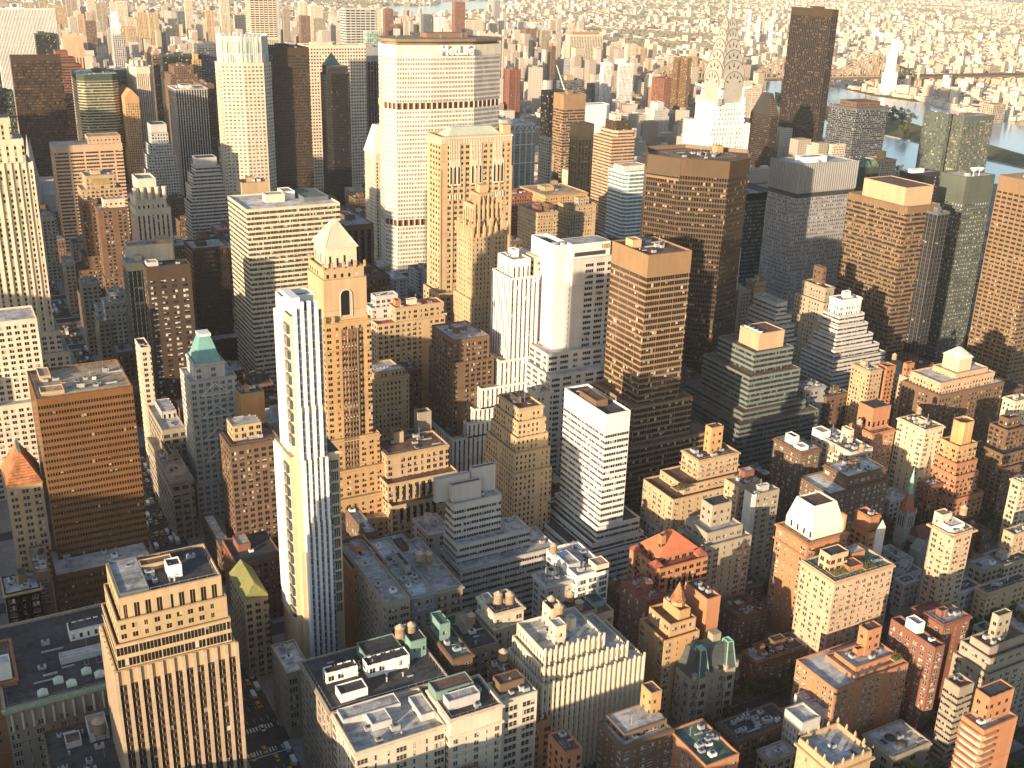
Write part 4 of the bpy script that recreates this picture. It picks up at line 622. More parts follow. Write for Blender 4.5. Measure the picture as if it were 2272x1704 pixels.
B('apartment_building','dark red brick slab with chimneys and a grey roof behind the white trim block','apartment building',(275.8,198.1,293.2,209.4),50,'D:RB:bay=4.4:fl=3.1',roof='grey',n=4,near=24)
B('apartment_building','red roofed brick house behind the grey roof with chimneys','apartment building',(282.5,215.4,296.7,221.4),44,'D:RB:bay=4:fl=3.2',roof='red',n=0,near=0)
B('apartment_building','beige terraced apartment block with a tall beige tower box at the right edge','apartment building',(282.6,178.6,307.5,188.7),48,'D:BG:bay=4.4:fl=3.1:bl=.25',tiers=[(280.6,175.6,311.5,191.7,44.6),(278.6,173.6,313.5,192.7,38.2)],roof='brown',n=5,near=46,top=((0.28,0.35,0.62,0.7,13, 'N:BG', 'dark'),))
B('apartment_building','tan block with dark stacked balconies in the bottom right corner','apartment building',(255.0,169.6,263.8,177.5),42,'B:BG:bay=5:fl=3.1:fv=.4',roof='red',n=3)
B('office_tower','orange brick apartment tower with rounded white balconies in the bottom right corner','apartment building',(229.4,138.5,248.5,148.9),52,'N:OB',roof='grey',n=3,near=0,top=((0.25,0.35,0.98,0.98,12, 'N:OB', 'dark'),))
B('apartment_building','ornate tan building with finialed parapet and stained roof at the bottom edge','apartment building',(166.7,152.7,186.6,170.8),48,'V:TN:bay=3.4:fu=.4:fl=3.6:sp=TN:gl=TN',roof='light',n=2,par=2.2,big=False)
B('loft_building','grey flat roofed church hall with two dark domes at the bottom right','church hall',(224.2,171.9,246.6,188.7),16,'D:BG:bay=5:fl=4',roof='light',n=4,big=False)
B('loft_building','dark townhouse row with a slate roof at the bottom right of centre','row house',(167.1,203.9,197.7,216.9),22,'D:BR:bay=4:fl=3.6',roof='dark',n=9,near=0,big=False)
B('loft_building','white modern rooftop pavilion between the slate row and the orange chimney house','row house',(191.7,192.8,201.6,203.5),30,'V:LG:bay=2:fu=.4:sp=LG:gl=SL',roof='white',n=0)
B('loft_building','glass-striped flat roofed gallery behind the white modern pavilion','row house',(206.2,198.8,215.3,213.1),26,'V:LG:bay=2:fu=.4:gl=SL',roof='light',n=5,big=False)
B('loft_building','pale grey roofed townhouse in front of the ornate tan building','row house',(175.3,191.8,189.1,199.4),18,'D:BG:bay=4:fl=3.6',roof='light',n=2)
B('row_house','dark brownstone row with black roofs left of the orange chimney house','row house',(219.8,243.7,242.8,257.2),20,'D:BR:bay=3.6:fl=3.6',roof='dark',n=4,near=17)
B('row_house','white painted end house of the black roofed brownstone row','row house',(243.5,245.5,252.1,251.9),20,'D:LG:bay=3.6:fl=3.6',roof='grey',n=4,near=17)
B('row_house','red brick row house with bay windows right of the copper ribbed mansard','row house',(212.6,245.2,228.0,254.7),20,'D:RB:bay=3.6:fl=3.6',roof='grey',n=4,near=17)
B('row_house','brown row house with a patterned roof right of the orange brick slab','row house',(226.8,275.3,241.6,291.9),22,'D:BR:bay=3.6:fl=3.6',roof='brown',n=4,near=19)
B('row_house','row house with a white-rimmed dark roof near the garden trees','row house',(236.2,277.5,247.7,292.7),20,'D:BR:bay=3.6:fl=3.6',roof='dark',n=4,near=17)
B('row_house','black roofed row house below the brown grey apartment block','row house',(248.0,298.1,261.3,311.8),20,'D:BR:bay=3.6:fl=3.6',roof='dark',n=4,near=17)
B('row_house','white row of town houses right of the peach brick apartment block','row house',(327.0,262.9,336.4,268.9),22,'D:LG:bay=3.6:fl=3.6',roof='dark',n=4,near=19)
B('row_house','white corner town house with a black roof','row house',(340.7,243.9,362.3,252.4),22,'D:LG:bay=3.6:fl=3.6',roof='dark',n=4,near=19)
B('row_house','broad tan apartment house with white roof lines at the right edge','row house',(352.6,232.3,385.8,239.7),26,'D:TN:bay=4:fl=3.4',roof='dark',n=4,near=0)
B('row_house','grey gabled row behind the white corner town house','row house',(376.9,254.4,392.7,263.4),22,'D:BG:bay=4:fl=3.4',roof='grey',n=4,near=0)
B('row_house','black roofed row with white skylights at the right edge','row house',(392.1,252.5,412.7,266.3),22,'D:BG:bay=4:fl=3.4',roof='dark',n=4,near=0)
B('row_house','white house with a black roof right of the garden penthouse','row house',(335.3,269.0,346.5,280.1),22,'D:LG:bay=4:fl=3.4',roof='dark',n=4,near=0)
B('row_house','grey towered house behind the stone church','row house',(390.4,333.4,406.0,346.1),24,'D:LG:bay=4:fl=3.4',roof='light',n=4,near=0)
B('loft_building','dark red house with a green roof beside the orange setback tower','loft building',(409.8,322.8,420.8,329.5),34,'D:RB:bay=4:fl=3.4',roof='green',n=4,near=0)
B('row_house','grey roofed house behind the church spire','row house',(406.1,330.4,417.0,345.1),22,'D:BR:bay=4:fl=3.4',roof='light',n=4,near=0)
B('loft_building','grey roofed annex behind the pyramid red roof','loft building',(236.3,355.8,242.3,372.0),30,'D:GY:bay=4:fl=3.5',roof='grey',n=4,near=0)
# far towers
for lab, x0, y0, x1, y1, z, fac in [
 ('pale tower at the top edge above the striped white slab',415.6,4816.6,448.6,4839.7,152.7, 'P:BG:bay=5:fl=4'),
 ('greyish apartment block behind the striped white slab',330.1,4502.2,363.0,4525.2,138.5, 'P:BG:bay=5:fl=4'),
 ('hazy tan slab above the notched pediment tower',424.4,4618.3,487.8,4662.7,122.5, 'P:TN:bay=5:fl=4'),
 ('hazy grey tower at the top edge near the upper left',561.6,5180.4,604.2,5210.3,132.5, 'P:BG:bay=5:fl=4'),
 ('thin pale tower at the top edge left of the slender white tower',635.6,5101.9,663.7,5121.5,140.9, 'P:CR:bay=5:fl=4'),
 ('pale block directly behind the slender white tower crown',587.6,4546.3,625.3,4572.7,137.5, 'P:BG:bay=5:fl=4'),
 ('tan block left of the slender white tower',450.6,4053.7,473.0,4069.4,120.7, 'P:TN:bay=5:fl=4'),
 ('brown block with a lit corner left of the slender white tower',442.2,3816.2,473.9,3838.3,111.0, 'P:BR:bay=5:fl=4'),
 ('pale slab right of the slender white tower crown',664.2,4541.5,701.9,4567.9,144.8, 'P:CR:bay=5:fl=4'),
 ('yellowish block right of the slender white tower',608.5,4036.0,634.7,4054.3,111.2, 'P:YL:bay=5:fl=4'),
 ('tan apartment tower standing left of a similar one in the skyline',645.0,4031.6,676.7,4053.8,126.8, 'P:TN:bay=5:fl=4'),
 ('tan apartment tower just right of a similar one in the skyline',672.0,3977.8,705.2,4001.0,129.6, 'P:TN:bay=5:fl=4'),
 ('squat tan block in front of the yellowish block',537.5,3757.2,586.2,3791.2,96.8, 'P:TN:bay=5:fl=4'),
 ('pale blue grey tower above the dark gabled tower',667.9,3832.8,694.7,3851.5,74.2, 'P:SL:bay=5:fl=4'),
 ('broad white block above the flat dark green slab',705.2,3779.8,754.5,3814.3,62.8, 'P:WH:bay=5:fl=4'),
 ('pale blue tower in the hazy skyline',873.3,4465.1,902.4,4485.4,111.8, 'P:SL:bay=5:fl=4'),
 ('tall cream apartment tower in the middle of the upper left skyline',840.5,4172.0,865.8,4189.7,165.2, 'P:CR:bay=5:fl=4'),
 ('slender cream tower rising above the glass-crowned white tower',952.0,4105.2,984.8,4128.2,185.0, 'P:CR:bay=5:fl=4'),
 ('tan tower left of the slender cream tower',874.6,4006.4,900.9,4024.8,137.3, 'P:TN:bay=5:fl=4'),
 ('cream round-cornered block right of the slender cream tower',1015.0,4154.6,1054.1,4182.0,115.3, 'P:CR:bay=5:fl=4'),
 ('lit yellow block above the broad white block',759.7,4018.8,793.4,4042.4,89.7, 'P:YL:bay=5:fl=4'),
 ('grey apartment slab right of the tall pale banded tower',1105.0,3980.8,1133.4,4000.6,183.6, 'P:LG:bay=4:fl=4'),
 ('beige apartment tower behind the bronze mullioned tower',1144.7,3976.6,1169.4,3993.8,148.6, 'P:BG:bay=4:fl=4'),
 ('cream tower with a narrow top above the cream gridded slab',1204.1,3969.9,1230.7,3988.5,171.3, 'P:CR:bay=4:fl=4'),
 ('dark block in front of the narrow-topped cream tower',1182.0,3892.3,1219.3,3918.4,127.3, 'P:BR:bay=4:fl=4'),
 ('broad pale tower left of the bold striped tower',1218.2,3887.5,1265.0,3920.2,161.2, 'P:CR:bay=4:fl=4'),
 ('lit beige block left of the bold striped tower',1228.6,3886.4,1273.5,3917.8,119.9, 'P:BG:bay=4:fl=4'),
 ('cream block right of the bold striped tower',1454.7,3861.0,1477.4,3876.9,148.4, 'P:CR:bay=4:fl=4'),
 ('dark rose tower with a rounded cap above the lettered slab',1687.4,4342.3,1723.7,4367.6,134.8, 'P:RB:bay=4:fl=4'),
 ('long dark roofed block behind the lettered slab',1712.1,4272.6,1809.4,4340.7,76.6, 'B:BR:bay=9:fl=4'),
 ('blue grey tower behind the lettered slab',1773.4,4143.1,1812.7,4170.6,122.4, 'P:SL:bay=4:fl=4'),
 ('white apartment tower behind the lettered slab',1818.9,4138.5,1868.7,4173.3,111.9, 'P:WH:bay=4:fl=4'),
 ('tall red apartment tower behind the lettered slab',1907.4,4130.7,1952.1,4162.0,172.7, 'P:RB:bay=4:fl=3.6'),
 ('wide cream slab right of the tall red apartment tower',1952.4,4125.1,2030.0,4179.5,104.3, 'P:CR:bay=4:fl=3.6'),
 ('grey tower by the far water at the top',2956.3,5808.7,2991.9,5833.6,123.6, 'P:GY:bay=4:fl=4'),
 ('brown block behind the lone dark tower',2033.5,3763.3,2080.7,3796.3,89.8, 'P:BR:bay=4:fl=4'),
 ('beige block between the lone dark tower and the broad cream slab',2100.3,3755.7,2139.9,3783.4,83.9, 'P:BG:bay=4:fl=4'),
 ('cream tower behind the white twin apartment tower',1941.9,3023.6,1978.4,3049.2,94.5, 'P:CR:bay=4:fl=4'),
 ('hazy cream tower above the right white twin',2000.6,3012.9,2035.7,3037.5,87.7, 'P:CR:bay=4:fl=4'),
 ('tan tower with shaded side near the riverside trees',1950.1,2868.8,1972.6,2884.5,87.8, 'P:TN:bay=4:fl=4'),
 ('pale slab left of the blade tower near the river',1997.1,2785.0,2028.9,2807.2,69.5, 'P:CR:bay=4:fl=4'),
 ('pale grey tower in front of the broad cream slab',1540.7,2648.9,1566.4,2666.8,75.7, 'P:LG:bay=4:fl=4'),
 ('grey blue block right of the squat black office',1366.1,2235.1,1383.3,2247.1,54.9, 'P:SL:bay=4:fl=4'),
 ('pale grey low block below the white twin towers',1264.8,1966.4,1282.4,1978.7,49.7, 'P:LG:bay=4:fl=4'),
 ('brown roofed block with a tan stack below the white twin towers',1296.3,1956.0,1322.8,1974.6,44.9, 'P:BR:bay=4:fl=4'),
 ('long beige warehouse on the far bank',2140.4,1688.6,2183.9,1719.1,45.4, 'P:BG:bay=6:fl=5'),
 ('brown factory block far across the river',3095.8,2482.0,3151.0,2520.6,48.7, 'P:BG:bay=6:fl=5'),
 ('white shed in the middle of the far borough',4243.7,4071.2,4321.9,4125.9,52.8, 'N:WH'),
]: B('tower_block', lab, 'tower block', (x0,y0,x1,y1), z, fac, 'tan', n=0, par=.8, grp='far towers of the skyline')
# ---------------------------------------------------------------- ground, roads, water
def flat(name, pts, z, mat, kind='structure', thick=0.0):
    m = M(); m.poly([(p[0],p[1],z) for p in pts])
    o = m.obj(name, mat); o['kind'] = kind
    return o
ASPH = plain('asphalt', (.05,.05,.052), .9, .3, .4); PAVE = plain('pavement_concrete', (.21,.205,.195), .9, .3, .5)
MARK = plain('road_paint', (.62,.61,.57), .8, .2, 1.0); GRASS = plain('grass', (.10,.12,.035), .95, .5, .03, c2=(.20,.18,.06))
def ground_mat():
    m = plain('city_ground', (.22,.20,.17), .95, .5, .012, c2=(.36,.33,.28)); return m
flat('ground', [(-3000,-800),(40000,-800),(40000,40000),(-3000,40000)], 0, ground_mat())
# water of the river and of the far inlet
def water_mat():
    m = bpy.data.materials.new('river_water'); m.use_nodes = True; k = NT(m.node_tree); b = m.node_tree.nodes['Principled BSDF']
    geo = k.n('ShaderNodeNewGeometry'); n1 = k.n('ShaderNodeTexNoise'); k.put(n1.inputs['Vector'], geo.outputs[0]); n1.inputs['Scale'].default_value = .035; n1.inputs['Detail'].default_value = 6; n1.inputs['Roughness'].default_value = .7
    n2 = k.n('ShaderNodeTexNoise'); k.put(n2.inputs['Vector'], geo.outputs[0]); n2.inputs['Scale'].default_value = .006; n2.inputs['Detail'].default_value = 2
    k.put(b.inputs['Base Color'], k.mix(n2.outputs[0], (.20,.28,.38,1), (.28,.36,.45,1)))
    b.inputs['Roughness'].default_value = .16; b.inputs['Specular IOR Level'].default_value = .6
    bp = k.n('ShaderNodeBump'); bp.inputs['Strength'].default_value = .25; bp.inputs['Distance'].default_value = .7
    k.put(bp.inputs['Height'], n1.outputs[0]); k.put(b.inputs['Normal'], bp.outputs[0])
    return m
WATER = water_mat()
RIVER = [(2271.1,2660.0),(2435.5,2662.1),(2440.5,2501.7),(2366.3,2284.5),(2371.9,2138.1),(2299.7,1954.0),(2253.3,1772.7),(2232.8,1668.0),(2234.0,1549.1),(1578.2,1050.5),(1446.6,1172.1),(1403.5,1338.8),(1465.6,1521.1),(1516.0,1712.5),(1746.7,2043.1)]
flat('river', RIVER, .3, WATER)
flat('inlet_water', [(3175.7,8175.2),(3375.9,8082.0),(3695.5,8293.2),(4320.0,9368.0),(4756.6,9418.0),(4844.6,9018.2),(4300.4,7918.3),(3602.4,7341.1),(3201.1,6883.3),(2667.9,6209.3),(2548.3,6262.2),(2743.1,6824.7)], .3, WATER); flat('cove_water', [(3168.7,6121.2),(3045.7,5754.6),(3223.2,5727.6),(3176.4,5397.8),(2683.8,4570.2),(2615.9,4573.7),(2760.2,5035.3),(2588.9,4904.8),(2829.1,5475.1)], .3, WATER)
ISLAND = [('island',[(1875.6,2140.3),(1816.5,1990.0),(1782.8,1819.0),(1729.1,1638.6),(1722.7,1539.6),(1699.8,1415.6),(1677.2,1317.4),(1668.9,1229.2),(1670.8,1185.4),(1787.7,1273.5),(1800.8,1331.7),(1845.0,1452.6),(1890.1,1580.4),(1942.8,1742.5),(1982.6,1877.4),(1964.4,2007.5),(2048.9,2240.6),(2080.7,2376.2)])]
for nme, pts in ISLAND:
    m = M(); m.prism(pts, 0, 2.2, 1, 0); m.obj(nme, [GRASS, plain('stone_bank', (.30,.27,.22), .9, .4, .2)])['kind'] = 'structure'
flat('riverside_meadow', [(2376.8,2416.3),(2581.0,2353.6),(2731.3,2222.7),(2565.5,2084.1),(2326.4,2075.8),(2313.1,2232.3)], .32, GRASS)
# avenue and cross streets: asphalt sheets, kerbed pavement blocks, markings
STY_Y = [-40,79,158,238,317,396,475,555,640,725,804,884,963,1042,1121,1200,1280,1359]
AVX = [(0,9.5),(155,8),(318,18),(472,8),(627,10),(843,10),(1072,11)]
m = M()
for x, w in AVX: m.poly([(x-w,-60,.004),(x+w,-60,.004),(x+w,1500,.004),(x-w,1500,.004)])
m.obj('avenue_road', ASPH)['kind'] = 'structure'
m = M()
for y in STY_Y:
    w = 9 if y == 640 else 5.2
    m.poly([(-420,y-w,.008),(1200,y-w,.008),(1200,y+w,.008),(-420,y+w,.008)])
m.obj('street_road', ASPH)['kind'] = 'structure'
m = M(); xs = [(-430,-9.5)]+[(AVX[i][0]+AVX[i][1], AVX[i+1][0]-AVX[i+1][1]) for i in range(len(AVX)-1)]
for j in range(len(STY_Y)-1):
    wa = 9 if STY_Y[j] == 640 else 5.2; wb = 9 if STY_Y[j+1] == 640 else 5.2
    for a, b in xs: m.box(a, STY_Y[j]+wa, 0, b, STY_Y[j+1]-wb, .14)
m.obj('pavement', PAVE)['kind'] = 'structure'
m = M(); g = random.Random(4)
for j in range(3, len(STY_Y)-1):
    y0, y1 = STY_Y[j]+7, STY_Y[j+1]-7
    for x in (-6.2, -3.1, 0, 3.1, 6.2):
        y = y0+5
        while y < y1-6: m.poly([(x-.07,y,.012),(x+.07,y,.012),(x+.07,y+3,.012),(x-.07,y+3,.012)]); y += 9
    for yy in (STY_Y[j]+6.4, STY_Y[j+1]-6.4-3):
        x = -9
        while x < 8.6: m.poly([(x,yy,.014),(x+.7,yy,.014),(x+.7,yy+3,.014),(x,yy+3,.014)]); x += 1.35
    yy = STY_Y[j+1]-11; m.poly([(-9,yy,.014),(9,yy,.014),(9,yy+.5,.014),(-9,yy+.5,.014)])
m.obj('road_marking', MARK)['kind'] = 'structure'

# ---------------------------------------------------------------- roofs and crowns of the tabled buildings
def find(s):
    for k, v in BX.items():
        if s in k: return v
    raise KeyError(s)
def hip(root, x0, y0, x1, y1, z, h, fx=.3, fy=.3, mat='orange', name='hip_roof', over=.6, cap=None):
    m = M(); P = rect(x0-over,y0-over,x1+over,y1+over); w, d = x1-x0, y1-y0
    Q = rect(x0+w*(.5-fx/2), y0+d*(.5-fy/2), x0+w*(.5+fx/2), y0+d*(.5+fy/2))
    m.poly([(p[0],p[1],z) for p in P][::-1], None, 0); m.frus(P, Q, z, z+h, 0, 0)
    o = m.obj(name, rmat(mat) if isinstance(mat, str) else mat, root)
    if cap:
        q = M(); q.box(Q[0][0]-.4, Q[0][1]-.4, z+h, Q[2][0]+.4, Q[2][1]+.4, z+h+cap, 0); q.obj('roof_cap', WHITEM, root)
    return o
r, b, z = find('steep orange tiled roof'); hip(r, *b, z, 15, .06, .55, 'orange'); 
m = M(); y = (b[1]+b[3])/2; d = b[3]-b[1]; x = (b[0]+b[2])/2; m.box(x-.7,y-d*.28,z+14.9,x+.7,y+d*.28,z+15.6); m.obj('ridge_cap', rmat('cu'), r)
m = M(); w = b[2]-b[0]
for i in range(4): m.box(b[0]+w*(.18+.18*i), b[1]+1.2, z+1.5, b[0]+w*(.18+.18*i)+1.6, b[1]+4.2, z+4)
m.obj('dormer', [FRAMED], r)
TEAL = plain('teal_tile', (.16,.34,.33), .55, .15, .5)
r, b, z = find('teal pyramid roof'); hip(r, b[0]+1, b[1]+1, b[2]-1, b[3]-1, z-1.2, 15, .4, .4, TEAL, 'pyramid_roof', 0, 1.6)
m = M()
for zc in (86, 72, 58, 44):
    x0, x1 = b[0]+(b[2]-b[0])*.28-3, b[2]-(b[2]-b[0])*.1+3; yy = b[1]-3.3
    xm = (x0+x1)/2
    m.bar((x0,yy,zc-7),(xm,yy,zc),.35); m.bar((xm,yy,zc),(x1,yy,zc-7),.35); m.bar((x0,yy,zc-7),(x1,yy,zc-7),.35)
m.obj('steel_brace', WHITEM, r)
r, b, z = find('hipped white roof'); hip(r, *b, z-.6, 6, .12, .12, 'white', over=.8)
t = M(); 
r, b, z = find('pyramid red roof, arcades'); hip(r, *b, z-1, 8.5, .12, .1, plain('bright_red_tile', (.52,.16,.08), .85, .2, .6), over=1.4)  # main roof tile is a brighter red than the turret roofs
TB = fmat('D:OB:bay=3:fl=3.4:top=4')
for fx, fy in ((-.28,-.3),(1.0,-.3),(-.28,.9),(1.05,.8)):
    x, y = b[0]+(b[2]-b[0])*fx, b[1]+(b[3]-b[1])*fy; m = M(); m.prism(rect(x,y,x+4.5,y+4.5), 30, z-4, 0, 0); o = m.obj('turret', TB, r)
    h = M(); P = rect(x-.5,y-.5,x+5,y+5); h.frus(P, rect(x+2.2,y+2.2,x+2.4,y+2.4), z-4, z-1, 0, 0); h.obj('turret_roof', rmat('red'), o)
m = M()
for i in range(6):
    x = b[0]+(b[2]-b[0])*(.06+.15*i); P = [(x,b[1]-6.05),(x+1.5,b[1]-6.05)]
    for k in range(8):
        pass
    pts = [(x,b[1]-6.06,z-17),(x+1.6,b[1]-6.06,z-17)]+[(x+.8+.8*math.cos(t*math.pi/6),b[1]-6.06,z-12.5+.8*math.sin(t*math.pi/6)) for t in range(7)]
    m.poly(pts)
m.obj('arcade_opening', GLASS, r)
m = M(); m.box(b[0]+1.5,b[1]+2,z,b[0]+4.2,b[1]+4.6,z+8.5); m.obj('chimney', TB, r)
r, b, z = find('white stepped mansard'); w, d = b[2]-b[0], b[3]-b[1]
WT = plain('white_panel', (.70,.68,.58), .6, .12, .5)
m = M(); P = rect(b[0]+w*.18,b[1]+d*.1,b[2]-w*.04,b[3]-d*.05); Q = rect(b[0]+w*.3,b[1]+d*.3,b[2]-w*.14,b[3]-d*.15); m.prism(P, z-1.1, z+4, 0); m.frus(P, Q, z+4, z+15, 0); I = inset(Q, .5); m.poly([(q[0],q[1],z+14.2) for q in I], None, 1)
for i in range(4):
    j = (i+1) % 4; m.poly([(Q[i][0],Q[i][1],z+15),(Q[j][0],Q[j][1],z+15),(I[j][0],I[j][1],z+15),(I[i][0],I[i][1],z+15)]); m.poly([(I[j][0],I[j][1],z+15),(I[j][0],I[j][1],z+14.2),(I[i][0],I[i][1],z+14.2),(I[i][0],I[i][1],z+15)])
m.obj('mansard_penthouse', [WT, rmat('brown')], r)
m = M(); m.box(P[1][0]-.5, b[1]+d*.1-.6, z-1, P[1][0]+w*.02, b[1]+d*.5, z+9); m.obj('penthouse_wall', fmat('N:OB'), r)
m = M()
for i in range(4): y = b[1]+d*(.14+.2*i); m.box(P[0][0]-.06, y, z, P[0][0]+.02, y+1.2, z+3.2)
m.obj('penthouse_window', GLASS, r)
r, b, z = find('slate mansard'); w, d = b[2]-b[0], b[3]-b[1]
SLATE = plain('slate', (.07,.085,.085), .7, .3, .8); COP = plain('green_copper', (.24,.44,.36), .7, .25, .6)
m = M(); P = rect(*b); Q = rect(b[0]+w*.16,b[1]+d*.25,b[2]-w*.1,b[3]-d*.12); m.frus(P, Q, z-.4, z+11, 0, 1); m.obj('mansard_roof', [SLATE, rmat('green')], r)
for cx in (.14, .74):
    x0, x1 = b[0]+w*cx, b[0]+w*(cx+.22); m = M(); P = rect(x0,b[1]-1.6,x1,b[1]+5); Q = rect(x0+1.4,b[1]+.6,x1-1.4,b[1]+4); m.prism(rect(x0,b[1]-1.6,x1,b[1]+5), 0.2, z, 0, 0); pv = m.obj('pavilion', fmat('T:BG:bay=5:fl=4.4:fu=.6'), r)
    m = M(); m.frus(P, Q, z, z+12.5, 0, 1); m.obj('pavilion_roof', [SLATE, COP], pv)
    m = M()
    for p, q in zip(P, Q): m.bar((p[0],p[1],z+.2),(q[0],q[1],z+12.5),.28)
    for i in range(4): m.bar((Q[i][0],Q[i][1],z+12.6),(Q[(i+1)%4][0],Q[(i+1)%4][1],z+12.6),.3)
    m.obj('copper_rib', COP, pv)
m = M()
for i in range(5):
    x = b[0]+w*(.03+.23*i); m.cyl(x+1.2, b[1]-.4, z-.5, z+2.2, 1.3, 10, 0); 
m.obj('dormer', fmat('N:BG'), r)
m = M(); m.box(b[0]+w*.6,b[1]+d*.5,z+10,b[0]+w*.78,b[1]+d*.85,z+15); m.obj('bulkhead', fmat('N:BG'), r)
r, b, z = find('octagonal brick crown'); cx, cy = (b[0]+b[2])/2, (b[1]+b[3])/2
m = M()
for k in range(8):
    a = 2*math.pi*k/8; x, y = cx+5.4*math.cos(a), cy+4.2*math.sin(a); m.box(x-.35,y-.35,z-12,x+.35,y+.35,z-.4)
m.obj('buttress', fmat('N:TN'), r)
r, b, z = find('steep orange tiled turret'); x, y = b[0]+.5, b[1]+3
m = M(); m.prism(ring(x+2.5,y+2.5,3.0,8), z-2, z+2, 0, 0); t = m.obj('turret', fmat('N:OT'), r); m = M(); m.frus(ring(x+2.5,y+2.5,3.6,8), ring(x+2.5,y+2.5,.01,8), z+2, z+11, 0); m.obj('turret_roof', rmat('orange'), t)
r, b, z = find('scalloped crown'); m = M(); w = b[2]-b[0]
for i in range(5):
    x = b[0]-3+(w+9)*i/4.0; m.cyl(x, b[1]-1.6, z-18, z-9, 1.9, 10, 0); m.cyl(x, b[1]-1.6, z-9, z-7.4, 2.3, 10, 0)
m.obj('crown_pier', plain('cream_stone', PAL['CR'], .8, .15, .5), r)
r, b, z = find('notched pediment'); w, d = b[2]-b[0], b[3]-b[1]
m = M(); PKM = fmat('N:PK'); cx = (b[0]+b[2])/2
for s in (0, 1):
    y0, y1 = b[1]+(d-3)*s, b[1]+3+(d-3)*s
    pts = [(b[0],z),(b[2],z),(cx+4,z+9),(cx+3,z+7),(cx-3,z+7),(cx-4,z+9)]
    m.poly([(p[0],y0,p[1]) for p in pts]); m.poly([(p[0],y1,p[1]) for p in pts][::-1])
    for i in range(len(pts)):
        p, q = pts[i], pts[(i+1) % len(pts)]; m.poly([(p[0],y0,p[1]),(p[0],y1,p[1]),(q[0],y1,q[1]),(q[0],y0,q[1])])
m.obj('pediment', PKM, r)
m = M(); m.poly([(b[0],b[1]+3,z-.5),(b[0],b[3]-3,z-.5),(cx-4,b[3]-3,z+7.5),(cx-4,b[1]+3,z+7.5)][::-1]); m.poly([(b[2],b[1]+3,z-.5),(b[2],b[3]-3,z-.5),(cx+4,b[3]-3,z+7.5),(cx+4,b[1]+3,z+7.5)]); m.obj('sloping_roof', rmat('cu'), r)
r, b, z = find('pale gabled top'); hip(r, *b, z-.5, 14, .02, 1.0, 'tan', 'gable_roof', .3)
r, b, z = find('pointed gable'); hip(r, *b, z-.5, 11, .02, 1.0, fmat('N:OT'), 'gable', .1)
r, b, z = find('rounded crown'); cx, cy = (b[0]+b[2])/2, (b[1]+b[3])/2; m = M(); R0 = min(b[2]-b[0], b[3]-b[1])*.42
for k in range(10):
    a = 2*math.pi*k/10; x, y = cx+R0*math.cos(a), cy+R0*math.sin(a); m.cyl(x, y, z-1, z+7, 2.2, 8, 0, 1.2)
m.cyl(cx, cy, z-1, z+6, R0*.85, 12, 0); m.obj('crown', fmat('N:CR'), r)
r, b, z = find('small green pyramid'); hip(r, *b, z-.5, 16, .05, .05, 'cu', 'pyramid_roof', .2)
r, b, z = find('gabled metal crown'); w = b[2]-b[0]
for k in range(2):
    x0 = b[0]+w*k/2; hip(r, x0, b[1], x0+w/2, b[3], z-.5, 7, .02, 1.0, 'green', 'gable', .1)
r, b, z = find('round orange tank house'); m = M(); cx, cy = (b[0]+b[2])/2, (b[1]+b[3])/2; m.cyl(cx, cy, z-1, z+9, 5.5, 16); m.obj('tank_house', plain('orange_stucco', PAL['OT'], .8, .1), r)  # tank house has one orange-tan wall colour
r, b, z = find('lantern roof'); cx, cy = (b[0]+b[2])/2, (b[1]+b[3])/2
r, b, z = find('round fans'); w, d = b[2]-b[0], b[3]-b[1]
for i in range(4):
    m = M(); y = b[1]+d*(.14+.22*i); m.cyl(b[0]+2.6, y, z-1, z+.9, 1.9, 16, 0); m.cyl(b[0]+2.6, y, z+.9, z+.95, 1.6, 16, 1); m.obj('cooling_fan', [WHITEM, DARKM], r)
r, b, z = find('satellite dishes on a white top')
for i in range(2):
    m = M(); x, y = b[0]+12+i*7, b[1]+4; m.bar((x,y,z-1),(x,y,z+3),.3)
    for k in range(4): m.frus(ring(x, y, .4+.8*k, 14), ring(x, y, 1.2+.8*k, 14), z+3+.18*k*k, z+3+.18*(k+1)**2, 0)
    m.obj('satellite_dish', WHITEM, r)
r, b, z = find('grey slab with a blank white')if False else find('blank white service core')
w, d = b[2]-b[0], b[3]-b[1]
CORE = plain('white_core_panel', (.66,.65,.63), .7, .1, .5)
m = M(); m.prism(rect(b[0]-11,b[1]+3,b[0]-.01,b[1]+d*1.9), 20, z+9, 0); Q = inset(rect(b[0]-11,b[1]+3,b[0]-.01,b[1]+d*1.9), .6); m.poly([(q[0],q[1],z+6.5) for q in Q], None, 1); m.obj('service_core', [CORE, rmat('dark')], r)
m = M(); m.prism(rect(b[0]-.005,b[1]+1.2,b[2]-1,b[3]-.5), z-1.2, z+9, 0); m.poly([(b[0],b[1]+1.2,z+8.9),(b[2]-1,b[1]+1.2,z+8.9),(b[2]-1,b[3]-.5,z+8.9),(b[0],b[3]-.5,z+8.9)], None, 1); m.obj('bulkhead', [CORE, rmat('grey')], r)
m = M(); m.prism(rect(b[0]-15,b[1]+d*1.2,b[0]-11.01,b[1]+d*2.6), 30, z-2, 0, 0); m.obj('side_wing', fmat('D:CR:bay=6:fl=3.75:fv=.5'), r)
m = M(); m.box(b[0]+1.5, b[1]+1.1, z+1, b[2]-4.5, b[1]+1.19, z+3.6); m.obj('louvre_band', DARKM, r)
for i in range(2):
    m = M(); x, y = b[0]-8+5*i, b[1]+9; m.cyl(x, y, z+6.5, z+9.2, 2.4, 16); m.obj('cooling_tower', METAL, r)
m = M(); xb = b[2]+.1; m.prism(rect(b[0]+8,b[3],b[0]+34,b[3]+20), 0, z-4, 0, 0); m.obj('rear_wing', fmat('N:LG'), r)
